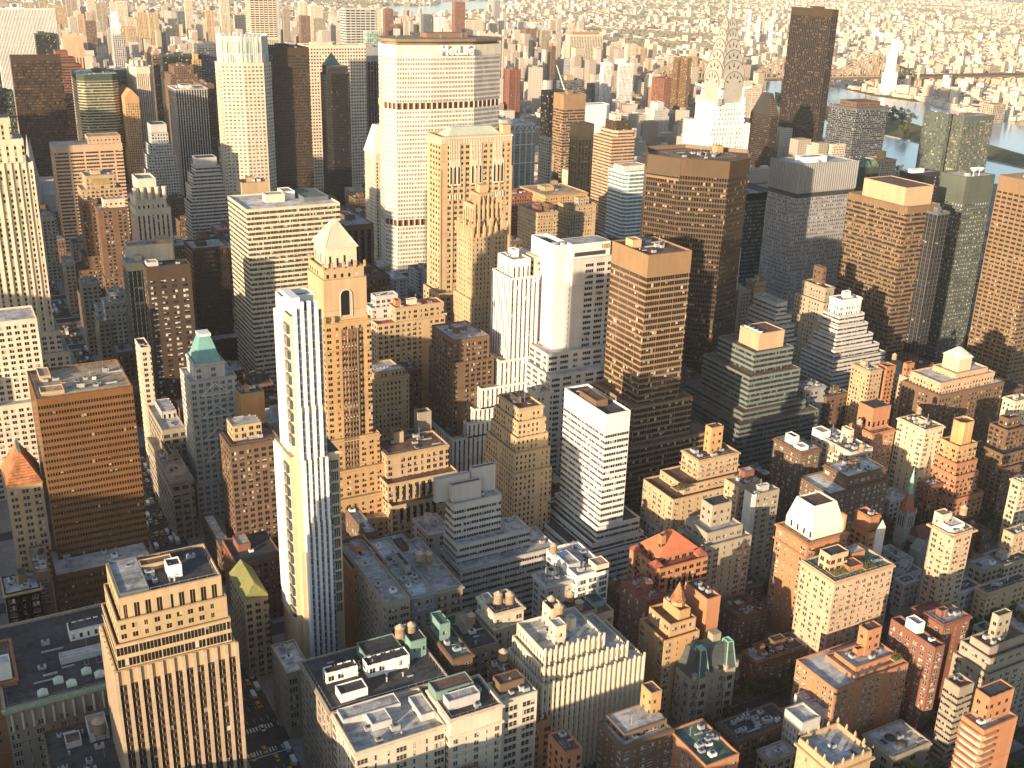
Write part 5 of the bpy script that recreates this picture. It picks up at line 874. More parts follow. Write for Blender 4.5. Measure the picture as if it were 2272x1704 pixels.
def text(body, name, x, y, zc, size, rot, mat, parent, ext=.25):
    c = bpy.data.curves.new(name, 'FONT'); c.body = body; c.size = size; c.extrude = ext; c.align_x = 'CENTER'; c.align_y = 'CENTER'; c.materials.append(mat); c.offset = size*.018
    o = bpy.data.objects.new(name, c); COL.objects.link(o); o.parent = parent; pl = parent_loc(parent)
    o.location = (x-pl.x, y-pl.y, zc-pl.z); o.rotation_euler = (R(90), 0, rot)
    bpy.context.view_layer.update(); me = bpy.data.meshes.new_from_object(o.evaluated_get(bpy.context.evaluated_depsgraph_get())); q = bpy.data.objects.new(name, me); COL.objects.link(q); q.parent = parent; q.location = o.location; q.rotation_euler = o.rotation_euler
    bpy.data.objects.remove(o); q.name = name; return q
text('100', 'numeral_sign', b[2]-5.2, b[1]+1.05, z+5.9, 4.2, 0, plain('bronze_letter', (.35,.25,.14), .5, .1), r)
m = M(); x, y = b[0]+18, b[3]+9
m.bar((x,y,z-5),(x,y,z-1),.25)
for k in range(4): m.frus(ring(x, y, .3+.55*k, 14), ring(x, y, .85+.55*k, 14), z-1+.1*k*k, z-1+.1*(k+1)**2, 0)
m.obj('satellite_dish', WHITEM, r)
r, b, z = find('white gothic loft'); w, d = b[2]-b[0], b[3]-b[1]; CRM = plain('cream_terracotta', (.60,.53,.41), .8, .15, .6)
m = M()
def piers(a, bb, z0, z1, n, t, dep):
    L = math.hypot(bb[0]-a[0], bb[1]-a[1]); dx, dy = (bb[0]-a[0])/L, (bb[1]-a[1])/L; nx, ny = dy, -dx
    for i in range(n+1):
        s = L*i/n; x, y = a[0]+dx*s, a[1]+dy*s
        c = [(x-dx*t,y-dy*t),(x+dx*t,y+dy*t),(x+dx*t+nx*dep,y+dy*t+ny*dep),(x-dx*t+nx*dep,y-dy*t+ny*dep)]
        q = [c[3], c[2], c[1], c[0]]; m.prism(q, z0, z1+(1.2 if i % 2 else 2.2), 0, 0)
for (x0,y0,x1,y1,z0,z1) in ((b[0],b[1],b[2],b[3],52,z),(b[0]-2,b[1]-3,b[2]+10,b[1],46,54),(b[0]-4,b[1]-6,b[2]+17,b[1]-3,2,48)):
    n = int((x1-x0)/2.4); piers((x0,y0),(x1,y0), z0, z1, n, .32, .7)
m.obj('pier', CRM, r)
r, b, z = find('tan stone tower with tall dark'); PM = plain('tan_pier', (.42,.32,.225), .75, .15, .5); m = M()
x0, y0, x1, y1 = b[0]-4, b[1]-4, b[2]+2.5, b[3]+2; x = x0
while x < x1+.5: m.box(x-.62, y0-.6, 0, x+.62, y0-.01, 92.5); x += 3.7
y = y1
while y > y0-.5: m.box(x0-.6, y-.55, 0, x0-.01, y+.55, 92.5); y -= 3.7
m.obj('pier', PM, r)
r, b, z = find('pin-striped crown'); m = M(); GF = plain('grey_stone_fin', (.30,.30,.305), .8, .12, .4)
for i in range(27):
    x = b[0]+(b[2]-b[0])*i/26; m.box(x-.55, b[1]-.9, z-24, x+.55, b[1]-.01, z+.3)
    y = b[1]+(b[3]-b[1])*i/26
    if i % 2 == 0: m.box(b[0]-.9, y-.55, z-24, b[0]-.01, y+.55, z+.3)
m.obj('crown_fin', GF, r)
m = M(); m.box(b[0]-.06,b[1]-.06,z-29,b[2]+.06,b[1]-.01,z-25); m.box(b[0]-.06,b[1]-.01,z-29,b[0]-.01,b[3],z-25); m.obj('plant_floor_band', DARKM, r)
r, b, z = find('sloping dark roof right of the crowned spire'); m = M(); P = rect(*b); w, d = b[2]-b[0], b[3]-b[1]; Q = rect(b[0]+w*.3,b[1]+d*.25,b[0]+w*.62,b[3]-d*.35); m.frus(P, Q, z-1, z+34, 0, 0); m.obj('sloping_roof', plain('dark_roof_glass', (.05,.045,.042), .4, .2, .05), r)
m = M()
for t in range(9):
    f = t/9; zz = z+34*f*.8; m.box(b[0]+w*.3*f*.8-.8, b[1]+d*.25*f*.8-.8, zz, b[2]-w*.38*f*.8+.8, b[1]+d*.25*f*.8+.2, zz+.9)
m.obj('balcony', fmat('N:BM'), r)
r, b, z = find('slim tan tower with pinnacles'); w, d = b[2]-b[0], b[3]-b[1]; m = M()
for i in range(7):
    x = b[0]-3+(w+7)*i/6; h = 6 if i % 2 else 3; m.box(x-.8,b[1]-4,147,x+.8,b[1]-2.6,151+h); m.cyl(x,b[1]-3.3,151+h,154+h,.8,6,0,.05)
    y = b[1]-3+(d+6)*i/6; m.box(b[0]-4,y-.8,147,b[0]-2.6,y+.8,151+h)
    x = b[0]+w*i/6; m.box(x-.6,b[1]-.9,z-9,x+.6,b[1]-.02,z+1.5+h*.5); m.cyl(x,b[1]-.5,z+1.5+h*.5,z+4+h*.5,.6,6,0,.05)
m.obj('pinnacle', fmat('N:TN'), r)
tier(r, rect(b[0]+w*.2,b[1]+d*.2,b[2]-w*.2,b[3]-d*.2), z-1, z+7, 'V:TN:bay=2:fu=.4:top=2', 'tan', 'crown_wall', 'roof')
m = M(); m.box(b[0]+w*.35,b[1]+d*.35,z+6,b[2]-w*.35,b[3]-d*.35,z+12); m.obj('bulkhead', fmat('N:TN'), r)
r, b, z = find('green copper cornice'); m = M(); COPM = plain('copper_cornice', (.38,.47,.33), .7, .2, .7)
m.box(b[0]-1.2, b[1]-1.4, z-1.6, b[2]+.5, b[1]-.02, z-.5); m.box(b[0]-.8, b[1]-.9, z-2.4, b[2]+.3, b[1]-.02, z-1.62)
x = b[0]
while x < b[2]: m.box(x, b[1]-1.3, z-.48, x+.5, b[1]-.8, z+.2); x += 1.2
m.obj('cornice', COPM, r)
m = M(); x = b[0]+2
while x < b[2]-1: m.cyl(x, b[1]-.6, z-11, z-3, .48, 10); x += 3.7
m.obj('column', fmat('N:CR'), r)
for i in range(7):
    m = M(); x, y = b[0]+14+i*5.4+(i%2), b[1]+5+(i%2)*5+i*.7; m.box(x-1.9,y-1.9,z-1.3,x+1.9,y+1.9,z-.5); m.frus(rect(x-1.8,y-1.8,x+1.8,y+1.8), rect(x-.4,y-1.2,x+.4,y+1.2), z-.5, z+.6, 0, 0); m.obj('skylight', plain('skylight_glazing', (.55,.62,.52), .4, .15), r)
r, b, z = find('terrace with') if False else find('cluttered terrace right'); m = M(); ARC = GLASS
for (y, zz, x0, x1, hh) in ((b[1]-8.06, 41, b[0]-1, b[0]+26, 6.5),(b[1]-14.06, 30, b[0]-1, b[0]+26, 6)):
    for i in range(6):
        x = x0+3.2+(x1-x0)*i/6.6; m.poly([(x,y,zz-3-hh),(x+1.8,y,zz-3-hh)]+[(x+.9+.9*math.cos(t*math.pi/6),y,zz-3+.9*math.sin(t*math.pi/6)) for t in range(7)])
m.obj('arched_window', ARC, r)
r, b, z = find('coloured panel'); m = M(); w = b[2]-b[0]; m.box(b[0]+w*.2, b[1]-.12, z-9, b[2]-w*.2, b[1]-.01, z-3); m.obj('mosaic_panel', plain('mosaic', (.34,.36,.17), .5, .5, .6, c2=(.5,.3,.12)), r)
r, b, z = find('finialed parapet')
for i in range(0, 9, 2):
    for (x, y) in {(b[0]+(b[2]-b[0])*i/8, b[1]), (b[0]+(b[2]-b[0])*i/8, b[3]), (b[0], b[1]+(b[3]-b[1])*i/8), (b[2], b[1]+(b[3]-b[1])*i/8)}:
        m = M(); m.box(x-.35,y-.35,z-1,x+.35,y+.35,z+1.2); m.cyl(x, y, z+1.2, z+2.4, .4, 8, 0, .05); m.obj('finial', fmat('N:TN'), r)
m = M(); m.box(b[0]-1,b[1]-1,z-4,b[2]+1,b[1]-.02,z-3); m.box(b[0]-1,b[1]-.02,z-4,b[0]-.02,b[3]+1,z-3); m.obj('cornice', fmat('N:TN'), r)
r, b, z = find('rounded white balconies'); m = M(); w = b[2]-b[0]
for k in range(8):
    zz = z-3.2-3.2*k; P = [(b[0]-1.2,b[1]+10),(b[0]-1.2,b[1]+1.5),(b[0]+.2,b[1]-1.3),(b[0]+w*.36,b[1]-1.3),(b[0]+w*.36,b[1]-.02),(b[0]-.02,b[1]-.02),(b[0]-.02,b[1]+10)]
    m.prism(P[::-1][::-1], zz, zz+1.0, 0, 0)
m.obj('balcony', fmat('N:OB'), r)
m = M()
for k in range(8):
    zz = z-5.3-3.2*k; m.box(b[0]+.3, b[1]-.06, zz, b[0]+w*.34, b[1]-.01, zz+1.9); m.box(b[0]-.06, b[1]+.5, zz, b[0]-.01, b[1]+9.5, zz+1.9)
m.obj('window_band', plain('pale_window_band', (.42,.46,.42), .25, .3, .8), r)
r, b, z = find('dark domes')
for i in range(2):
    m = M(); x, y = b[0]+(b[2]-b[0])*.42+i*1.5, b[1]+(b[3]-b[1])*(.62-.3*i); 
    for k in range(4):
        a0, a1 = k*math.pi/8, (k+1)*math.pi/8; m.frus(ring(x,y,2.4*math.cos(a0),16), ring(x,y,max(.02,2.4*math.cos(a1)),16), z-1+1.4*math.sin(a0), z-1+1.4*math.sin(a1), 0)
    m.obj('dome', DARKM, r)

BLUEC = plain('blue_sheet', (.05,.20,.48), .6, .15, 1)
r, b, z = find('blue tarpaulin'); m = M(); x, y = b[0]+(b[2]-b[0])*.45, b[3]-6; m.box(x,y,z-1.05,x+4.5,y+3.5,z+.6,0); o = m.obj('blue_tarpaulin', BLUEC, r)
r, b, z = find('blue mat'); w, d = b[2]-b[0], b[3]-b[1]; m = M(); m.box(b[0]+w*.08,b[1]+d*.55,z+1.55,b[0]+w*.22,b[1]+d*.7,z+1.62,0); m.obj('blue_mat', BLUEC, r)
r, b, z = find('yellow green roof left'); hip(r, *b, z-.6, 7, .02, .9, plain('yellow_green_tile', (.20,.21,.075), .8, .25, .8), 'gable_roof', .2)
r, b, z = find('white chimney-like flank'); m = M(); m.box(b[0]-.5,b[1]-.05,2,b[0]-.01,b[1]+6.5,z+.4); m.box(b[0]-.5,b[1]-.4,2,b[0]+2.2,b[1]-.06,z+.4); m.obj('white_flank', plain('white_render', (.62,.60,.56), .8, .15, .4), r)
r, b, z = find('white gabled wall'); w = b[2]-b[0]; m = M(); x0, x1 = b[0]+w*.3, b[2]+1.6; m.box(x0,b[1]-3.3,20,x1,b[1]-3.02,z-6); P = [(x0,b[1]-3.3,z-6),(x1,b[1]-3.3,z-6),((x0+x1)/2,b[1]-3.3,z-1)]; m.poly(P); m.obj('white_wall_panel', plain('white_render', (.62,.60,.56), .8, .15, .4), r)
r, b, z = find('domed skylight'); m = M(); x, y = (b[0]+b[2])/2, (b[1]+b[3])/2
for t in range(4): a0, a1 = t*math.pi/8, (t+1)*math.pi/8; m.frus(ring(x,y,3*math.cos(a0),14), ring(x,y,max(.02,3*math.cos(a1)),14), z-1+1.8*math.sin(a0), z-1+1.8*math.sin(a1))
m.obj('domed_skylight', METAL, r)
r, b, z = find('white diamond crown'); m = M(); n = 9
for i in range(n):
    x0, x1 = b[0]+(b[2]-b[0])*i/n, b[0]+(b[2]-b[0])*(i+1)/n; xm = (x0+x1)/2; y = b[1]-.35
    for p, q in (((x0,z-5),(xm,z-.6)),((xm,z-.6),(x1,z-5)),((x0,z-5),(xm,z-9.5)),((xm,z-9.5),(x1,z-5))): m.bar((p[0],y,p[1]),(q[0],y,q[1]),.38)
m.bar((b[0],b[1]-.35,z-.4),(b[2],b[1]-.35,z-.4),.45); m.bar((b[0],b[1]-.35,z-10),(b[2],b[1]-.35,z-10),.4)
for zz in (z-25,z-48): m.bar((b[0],b[1]-.3,zz),(b[2],b[1]-.3,zz),.6)
m.obj('diamond_frame', WHITEM, r)
# ---------------------------------------------------------------- individually modelled towers
def build_striped():   # striped white, blue and cream tower at the centre left
    x0, y0, x1, y1, z = 28.6, 342.4, 41.5, 359.8, 188
    root = empty('office_tower', ((x0+x1)/2, (y0+y1)/2, 0), 'slim tower of white and blue vertical stripes with cream bay-windowed corners, front centre', 'office tower')
    WHT = plain('white_metal_panel', (.76,.75,.73), .45, .06, .3); CRE = plain('yellow_cream_brick', (.58,.475,.30), .8, .12, .4)
    PAL['BL'] = (.075,.10,.16); PAL['B2'] = (.28,.32,.40); BLUE = fmat('C:B2:bay=1.1:fl=3.6:fu=.9:fv=.74:top=0:bl=.15:sp=B2:gl=BL:gr=.1:spec=.7')
    m = M(); m.prism(rect(x0,y0,x1,y1), 0, z-6, 0, 1); m.obj('wall', [CRE, rmat('dark')], root)
    m = M(); m.prism(rect(x0-2.2,y0+3,x0-.01,y1+8), 0, 118, 0, 1); m.prism(rect(x0,y1+.01,x1,y1+4), 0, z-9, 0, 1); m.obj('west_shoulder', [CRE, rmat('tan')], root)
    m = M(); m.prism(rect(x1+.01,y0+1,x1+6.5,y1-2), 0, 118, 0, 1); m.obj('east_shoulder', [CRE, rmat('dark')], root)
    # south stripes: deep white fins with blue glass between, stepping back near the top
    m = M(); gl = M(); W_ = x1-x0
    for k, (zt, out) in enumerate(((z, .0), (142, .9), (118, 1.8), (88, 2.7))):
        n = 4 if k < 2 else 5; xa, xb = (x0+.6, x1-.2) if k < 2 else (x0+1.5, x1+1.0); zb = (142, 118, 88, 0)[k]
        for i in range(n):
            x = xa+(xb-xa)*(i+.15)/n; w = (xb-xa)/n*.46; m.box(x, y0-1.3-out, zb, x+w, y0-out*.0-.02, zt)
            g0 = x+w+.01; gl.wall((g0, y0-.5-out), (g0+(xb-xa)/n*.53, y0-.5-out), zb, zt-3-1.2*(i%2)); gl.poly([(g0,y0-.5-out,zt-3-1.2*(i%2)),(g0+(xb-xa)/n*.53,y0-.5-out,zt-3-1.2*(i%2)),(g0+(xb-xa)/n*.53,y0-.02,zt-3-1.2*(i%2)),(g0,y0-.02,zt-3-1.2*(i%2))])
    m.obj('white_fin', WHT, root); gl.obj('glass_strip', BLUE, root)
    # west face: white ribs to the north, bay windows to the south
    m = M()
    for i in range(8): y = y1+3-i*1.5; m.box(x0-.9, y-.45, 118, x0-.02, y+.45, z-2 if i > 2 else z-8); m.box(x0-3.1, y+3.2, 34, x0-2.22, y+4.1, 117.5)
    m.obj('white_rib', WHT, root)
    m = M(); m.prism(rect(x0-.6,y0+9,x1,y1+.4), z-8, z, 0); m.prism(rect(x0+1.2,y0+2,x0+5,y1), z-6, z+1, 0, 0); Q = inset(rect(x0-.6,y0+9,x1,y1+.4), .5); m.poly([(q[0],q[1],z-2) for q in Q], None, 1); m.obj('crown_wall', [WHT, rmat('grey')], root)
    m = M(); m.box(x1-4, y0+3, z-6, x1-1, y0+9, z-3); m.obj('bulkhead', METAL, root)
    BAYM = plain('bay_glass', (.05,.07,.10), .12, .3, .6, .6)
    def bay(P, name_dir, zc):
        m = M(); m.prism(P, zc-1.9, zc+1.9, 0, 0); Q = [(p[0]*1.0, p[1]) for p in P]
        m.prism(P, zc-2.1, zc-1.91, 2, 2)
        a, b = P[1], P[2]
        for t in (.22, .5, .78):
            x, y = a[0]+(b[0]-a[0])*t, a[1]+(b[1]-a[1])*t; m.box(x-.09, y-.09, zc-1.88, x+.09, y+.09, zc+1.88, 2)
        m.obj('bay_window', [BAYM, METAL, CRE], root)
    def bay_w(x, y, zc, first): bay([(x,y+3.3),(x-1.1,y+2.5),(x-1.1,y-2.5),(x,y-3.3)], 'w', zc)
    def bay_s(x, y, zc): bay([(x-2.2,y),(x-1.6,y-.9),(x+1.6,y-.9),(x+2.2,y)], 's', zc)
    zc = 176
    while zc > 122: bay_w(x0, y0+4.6, zc, 0); zc -= 5.6
    zc = 112
    while zc > 36: bay_w(x0-2.2, y0+7.2, zc, 0); bay_s(x1+3.6, y0+1, zc); zc -= 5.6
build_striped()
def build_pyramid_tower():
    k = .947; cx0, cy0 = -95, -70
    f = lambda x, y: (cx0+(x-cx0)*k, cy0+(y-cy0)*k)
    x0, y0 = f(97.4, 497.6); x1, y1 = f(115.2, 531.5); y1 = min(y1, y0+20)
    root = empty('office_tower', ((x0+x1)/2, (y0+y1)/2, 0), 'tan arch-windowed tower under a pale pyramid roof with a pointed top', 'office tower')
    OTm = 'D:OT:bay=4.6:fu=.55:fl=3.5:fv=.5:top=3:bl=.3'
    lv = [(0,0,0,0,176,'P:CR:bay=4:fu=.35:fl=9:fv=.6:top=3'),(2.6,2.6,3,2,165.5,'P:TN:bay=4:fu=.4:fl=5:fv=.4:top=2'),(3.4,3.4,4,3,159.5,'N:TN'),(3.6,3.8,6,3,136.5,OTm),(4.5,6.5,9,5,68,OTm),(6,10,12,7,50,OTm),(8,14,18,9,34,OTm),(10,20,24,11,22,OTm)]
    for i, (a, b, c, d, z, fac) in enumerate(lv):
        zb = lv[i+1][4]-1 if i+1 < len(lv) else 0
        tier(root, rect(x0-a,y0-b,x1+c,y1+d), zb, z, fac, 'tan', 'wall' if i == 0 else 'setback_wall', 'roof' if i == 0 else 'terrace', .9)
        if i in (3, 4, 5, 6): 
            m = M(); m.prism(rect(x0-a-.6,y0-b-.6,x1+c+.6,y1+d+.6), z-2.2, z-1.4, 0, 0); m.obj('cornice', fmat('N:TN'), root)
    windows(root, [((x0-4.5,y0-6.5),(x0+2.2,y0-6.5),60,66),((x1+3,y0-6.5),(x1+9,y0-6.5),60,66)], OTm, 'p1')
    hip(root, x0, y0, x1, y1, 175.5, 13.5, .06, .06, plain('pale_lead_roof', (.56,.53,.44), .7, .1, .3), 'pyramid_roof', .8)
    m = M(); P = rect(x0-.8,y0-.8,x1+.8,y1+.8); ap = ((x0+x1)/2, (y0+y1)/2, 189)
    for i in range(15):
        t = i/14; m.bar((P[0][0]+(P[1][0]-P[0][0])*t, P[0][1], 175.7), (ap[0]+(t-.5)*1.2, ap[1]-.6, 189), .14); m.bar((P[0][0], P[0][1]+(P[3][1]-P[0][1])*t, 175.7), (ap[0]-.6, ap[1]+(t-.5)*1.2, 189), .14)
    m.obj('roof_rib', fmat('N:CR'), root)
    m = M(); xm = (x0+x1)/2+.5; y = y0-3.45
    m.poly([(xm-3,y-.02,139),(xm+3,y-.02,139)]+[(xm+3*math.cos(t*math.pi/10),y-.02,150+3*math.sin(t*math.pi/10)) for t in range(11)]); m.obj('arched_window', fmat('G:BK:bay=1:fu=.7:fl=1.2:fv=.8:top=0'), root)
    m = M()
    for t in range(11):
        a = t*math.pi/10
        if t < 10:
            b = (t+1)*math.pi/10; m.bar((xm+3.3*math.cos(a),y-.1,150+3.3*math.sin(a)),(xm+3.3*math.cos(b),y-.1,150+3.3*math.sin(b)),.4)
    for s in (-1, 1): m.bar((xm+3.3*s,y-.1,138),(xm+3.3*s,y-.1,150),.4)
    m.obj('arch_surround', fmat('N:CR'), root)
    m = M()
    for i in range(5):
        xx = xm-3.6+i*1.8; m.box(xx-.55, y0-6.62, 69-64, xx+.55, y0-6.51, 132)
    m.obj('centre_strip', fmat('G:BR:bay=1.2:fu=.8:fl=3.5:fv=.5:bl=.3'), root)
    m = M()
    for px_, py_ in ((x0-2.8,y0-2.8),(x1+3.4,y0-2.8),(x0-2.8,y1),(x0+2,y0-2.8),(x1-2,y0-2.8),((x0+x1)/2,y0-2.8)): m.box(px_-.5,py_-.5,165,px_+.5,py_+.5,168.4)
    for px_, py_ in ((x0-4,y0-5),(x1+7,y0-5),(x1+3,y0-5),(x0+1,y0-5)): m.box(px_-.6,py_-.6,136,px_+.6,py_+.6,139.5)
    m.obj('stone_urn', fmat('N:OT'), root)
build_pyramid_tower()
def build_tapered():
    root = empty('office_tower', (405, 1010, 0), 'huge pale tapered slab with rows of small windows, two dark bands and MetLife lettering', 'office tower')
    P = [(336,1003),(342.5,985),(380,980.5),(429,981.5),(466,995),(471,1010),(466,1026),(429,1040),(380,1041),(343,1034)]
    F1 = 'G:WC:bay=1.72:fu=.56:fl=4.55:fv=.56:top=12:bl=.05:gl=BK'; F2 = 'G:WC:bay=1.72:fu=.56:fl=4.55:fv=.56:top=1:bl=.05:gl=BK'
    m = M(); m.prism(P, 183, 240); m.obj('upper_wall', fmat(F1), root)
    m = M(); m.prism(inset(P, 2.2), 176.5, 183); m.obj('dark_band', fmat('N:BR'), root)
    m = M(); m.prism(P, 62, 176.5); m.obj('lower_wall', fmat(F2), root)
    m = M(); m.prism(inset(P, 2.2), 55.5, 62); m.obj('dark_band', fmat('N:BR'), root)
    m = M(); m.prism(P, 4, 55.5); m.obj('base_wall', fmat(F2+':bl=.2'), root)
    m = M()
    for (za, zb) in ((176.5,183),(55.5,62)):
        for i in range(len(P)):
            a, b = P[i], P[(i+1) % len(P)]; L = math.hypot(b[0]-a[0], b[1]-a[1]); n = max(2, int(L/6))
            for k in range(n): m.box(a[0]+(b[0]-a[0])*k/n-.5, a[1]+(b[1]-a[1])*k/n-.5, za, a[0]+(b[0]-a[0])*k/n+.5, a[1]+(b[1]-a[1])*k/n+.5, zb)
    m.obj('column', fmat('N:CR'), root)
    m = M()   # fins of the blind top storeys
    for i in range(1, 5):
        a, b = P[i], P[(i+1) % len(P)]; L = math.hypot(b[0]-a[0], b[1]-a[1]); n = int(L/1.72)
        for k in range(n): x, y = a[0]+(b[0]-a[0])*k/n, a[1]+(b[1]-a[1])*k/n; m.box(x-.3, y-.5, 229, x+.3, y, 240)
    m.obj('fin', fmat('N:WC'), root)
    m = M(); m.prism(inset(P, 3), 240, 243, 0, 0); m.prism(inset(P, -1.5), 243, 245.5, 0, 0); m.obj('roof_slab', [plain('brown_roof_slab', (.22,.17,.12), .8, .2, .1)], root)
    m = M(); m.box(385,1005,245.5,432,1022,250); m.obj('bulkhead', plain('brown_plant_room', (.20,.13,.09), .8, .1), root)
    text('MetLife', 'lettering', 407, 978.3, 234.3, 13, R(1), plain('white_letter', (.85,.84,.80), .4, .02), root, .8)
    g = random.Random(2)
    for i in range(8):
        m = M(); x, y = g.uniform(350, 460), g.uniform(992, 1028); m.bar((x,y,245.5),(x,y,245.5+g.uniform(3,6)),.25); m.obj('mast', METAL, root)
build_tapered()
def build_wide_tan():
    x0, y0, x1, y1, z = 227.5, 628.4, 284.3, 651.5, 205
    root = empty('office_tower', ((x0+x1)/2, (y0+y1)/2, 0), 'wide tan tower with gothic white arched crown windows and a green hipped roof', 'office tower')
    F = 'D:TN:bay=4.7:fu=.6:fl=3.9:fv=.5:top=6:bl=.3'
    tier(root, rect(x0,y0,x1,y1), 92, z, F, 'tan', 'wall', 'roof', 1.5)
    tier(root, rect(x0-3,y0-5,x1+4,y1), 40, 93, 'D:TN:bay=5.2:fu=.5:fl=3.9:fv=.5:top=3:bl=.3', 'tan', 'setback_wall', 'terrace')
    tier(root, rect(x0-6,y0-9,x1+8,y1), 0, 41, 'D:TN:bay=5.2:fu=.5:fl=3.9:fv=.5:top=3:bl=.3', 'tan', 'setback_wall', 'terrace')
    hip(root, x0+7, y0+3, x1-6, y1-2, z-1.5, 6, .72, .2, plain('pale_green_roof', (.42,.46,.38), .7, .1), 'hip_roof', 0)
    m = M(); m.box(x1-7, y0+1, z-2, x1-1, y0+7, z+6); m.obj('bulkhead', fmat('N:TN'), root)
    WHT = plain('pale_tracery', (.66,.58,.44), .7, .1)
    for c in (.2, .5, .81):
        xc = x0+(x1-x0)*c; m = M(); gl = M()
        for k in (-1, 0, 1):
            x = xc+k*3.1; m.box(x-1.35, y0-.35, 170, x+1.35, y0-.02, 186); gl.poly([(x-.75,y0-.38,171),(x+.75,y0-.38,171)]+[(x+.75*math.cos(t*math.pi/6),y0-.38,183+1.6*math.sin(t*math.pi/6)) for t in range(7)])
            P = [(x-1.35,y0-.35,186),(x+1.35,y0-.35,186),(x,y0-.35,189)]; m.poly(P)
        o = m.obj('arched_crown_window', WHT, root); gl.obj('pane', GLASS, o)
        m = M()
        for k in range(5): x = xc-4+k*2; m.box(x-.35, y0-.9, 160, x+.35, y0-.02, 164)
        m.obj('balcony', fmat('N:CR'), root)
    m = M(); n = 44
    for i in range(n):
        x = x0+(x1-x0)*(i+.5)/n; m.box(x-.28, y0-.6, 183 if abs(((i/n)*3.3) % 1-.6) < .25 else 199.5, x+.28, y0-.02, 203)
        
    for i in range(18): y = y0+(y1-y0)*(i+.5)/18; m.box(x0-.6, y-.28, 199.5, x0-.02, y+.28, 203)
    m.box(x0-.7, y0-.75, 203.01, x1+.4, y0-.03, 204.2); m.obj('corbel_table', fmat('N:CR'), root)
    m = M()
    for i in range(7): x = x0+(x1-x0)*i/6; m.box(x-.6, y0-.5, 93, x+.6, y0-.03, 182)
    m.obj('buttress', fmat('N:TN'), root)
build_wide_tan()
def build_spire():
    cx, cy = 490, 650
    root = empty('office_tower', (cx, cy, 0), 'white spired tower with tiers of silver arches and triangular crown windows', 'office tower')
    ST = plain('stainless_crown', (.62,.585,.53), .42, .12, .4, .6, .55); WB = 'P:WH:bay=2.8:fu=.34:fl=3.7:fv=.45:top=2:bl=.1'
    tier(root, rect(cx-12,cy-12,cx+12,cy+12), 176, 232, WB, 'white', 'wall', 'roof')
    tier(root, cham(cx-17,cy-15,cx+16,cy+15,3), 100, 218, WB, 'white', 'setback_wall', 'terrace')
    tier(root, rect(cx-23,cy-18,cx+17,cy+18), 60, 203, WB, 'white', 'setback_wall', 'terrace')
    tier(root, rect(cx-25,cy-22,cx+18,cy+22), 0, 100, WB, 'white', 'setback_wall', 'terrace')
    n = 14
    def arch(hw, z0, zs, top, dep):
        """two crossing arch-ended vaults: half width hw, springing at zs, crown at top"""
        pr = [(-hw, z0)]+[(-hw*math.cos(math.pi*t/n), zs+(top-zs)*math.sin(math.pi*t/n)**.85) for t in range(n+1)]+[(hw, z0)]
        m = M()
        for ax in (0, 1):
            f = (lambda s, q, y: (cx+s, cy+y, q)) if ax == 0 else (lambda s, q, y: (cx+y, cy+s, q))
            for sgn in (-1, 1):
                pts = [f(s, q, sgn*dep) for s, q in pr]; m.poly(pts if (sgn < 0) == (ax == 0) else pts[::-1])
            for i in range(len(pr)-1): m.poly([f(*pr[i], -dep), f(*pr[i+1], -dep), f(*pr[i+1], dep), f(*pr[i], dep)])
        o = m.obj('crown_arch', ST, root)
        e = M()
        for ax in (0, 1):
            f = (lambda s, q, y: (cx+s, cy+y, q)) if ax == 0 else (lambda s, q, y: (cx+y, cy+s, q))
            for i in range(1, len(pr)-2): e.bar(f(*pr[i], -dep), f(*pr[i+1], -dep), .42)
        e.obj('arch_rim', plain('dull_steel_rim', (.20,.175,.145), .5, .1), o)
        g = M()
        for ax in (0, 1):
            for k in range(5):
                a = math.pi*(.14+.18*k); r0, r1 = .62, .92; w = .12
                pts = [(-hw*r0*math.cos(a-w), r0, a-w), (-hw*r0*math.cos(a+w), r0, a+w), (-hw*r1*math.cos(a), r1, a)]
                q = []
                for s, rr, aa in pts:
                    zz = zs+(top-zs)*rr*math.sin(aa)
                    q.append((cx+s, cy-dep-.06, zz) if ax == 0 else (cx-dep-.06, cy+s, zz))
                g.poly(q if ax == 0 else q[::-1])
        g.obj('triangular_window', GLASS, o)
    arch(9.6, 219, 232, 243.5, 12.35)
    m = M()
    for s in (-1, 1):
        for ax in (0, 1): pass
    for hw, z0, zs, top, dep in ((11.6,232,238,252,10.9),(10.2,242,246,260,9.2),(8.6,250,254,268,7.5),(6.9,258,262,276,5.8),(5.0,266,270,284,4.1)): arch(hw, z0, zs, top, dep)
    m = M(); m.cyl(cx, cy, 274, 290, 2.6, 12, 0, 1.3); m.cyl(cx, cy, 290, 306, 1.3, 10, 0, .6); m.cyl(cx, cy, 306, 319, .6, 8, 0, .1); m.obj('spire', ST, root)
    m = M()
    for sx in (-1, 1):
        for sy in (-1, 1): m.box(cx+sx*14-2, cy+sy*13-2, 217, cx+sx*14+2, cy+sy*13+2, 223); m.bar((cx+sx*12,cy+sy*12,230),(cx+sx*16,cy+sy*16,232),.9)
    m.obj('eagle_ornament', ST, root)
    for s, yy in ((0, cy-18.1),):
        m = M()
        for i in range(6): m.box(cx-22+i*7.2, yy-.25, 70, cx-20.8+i*7.2, yy-.01, 194)
        m.obj('pier', fmat('N:WH'), root)
build_spire()
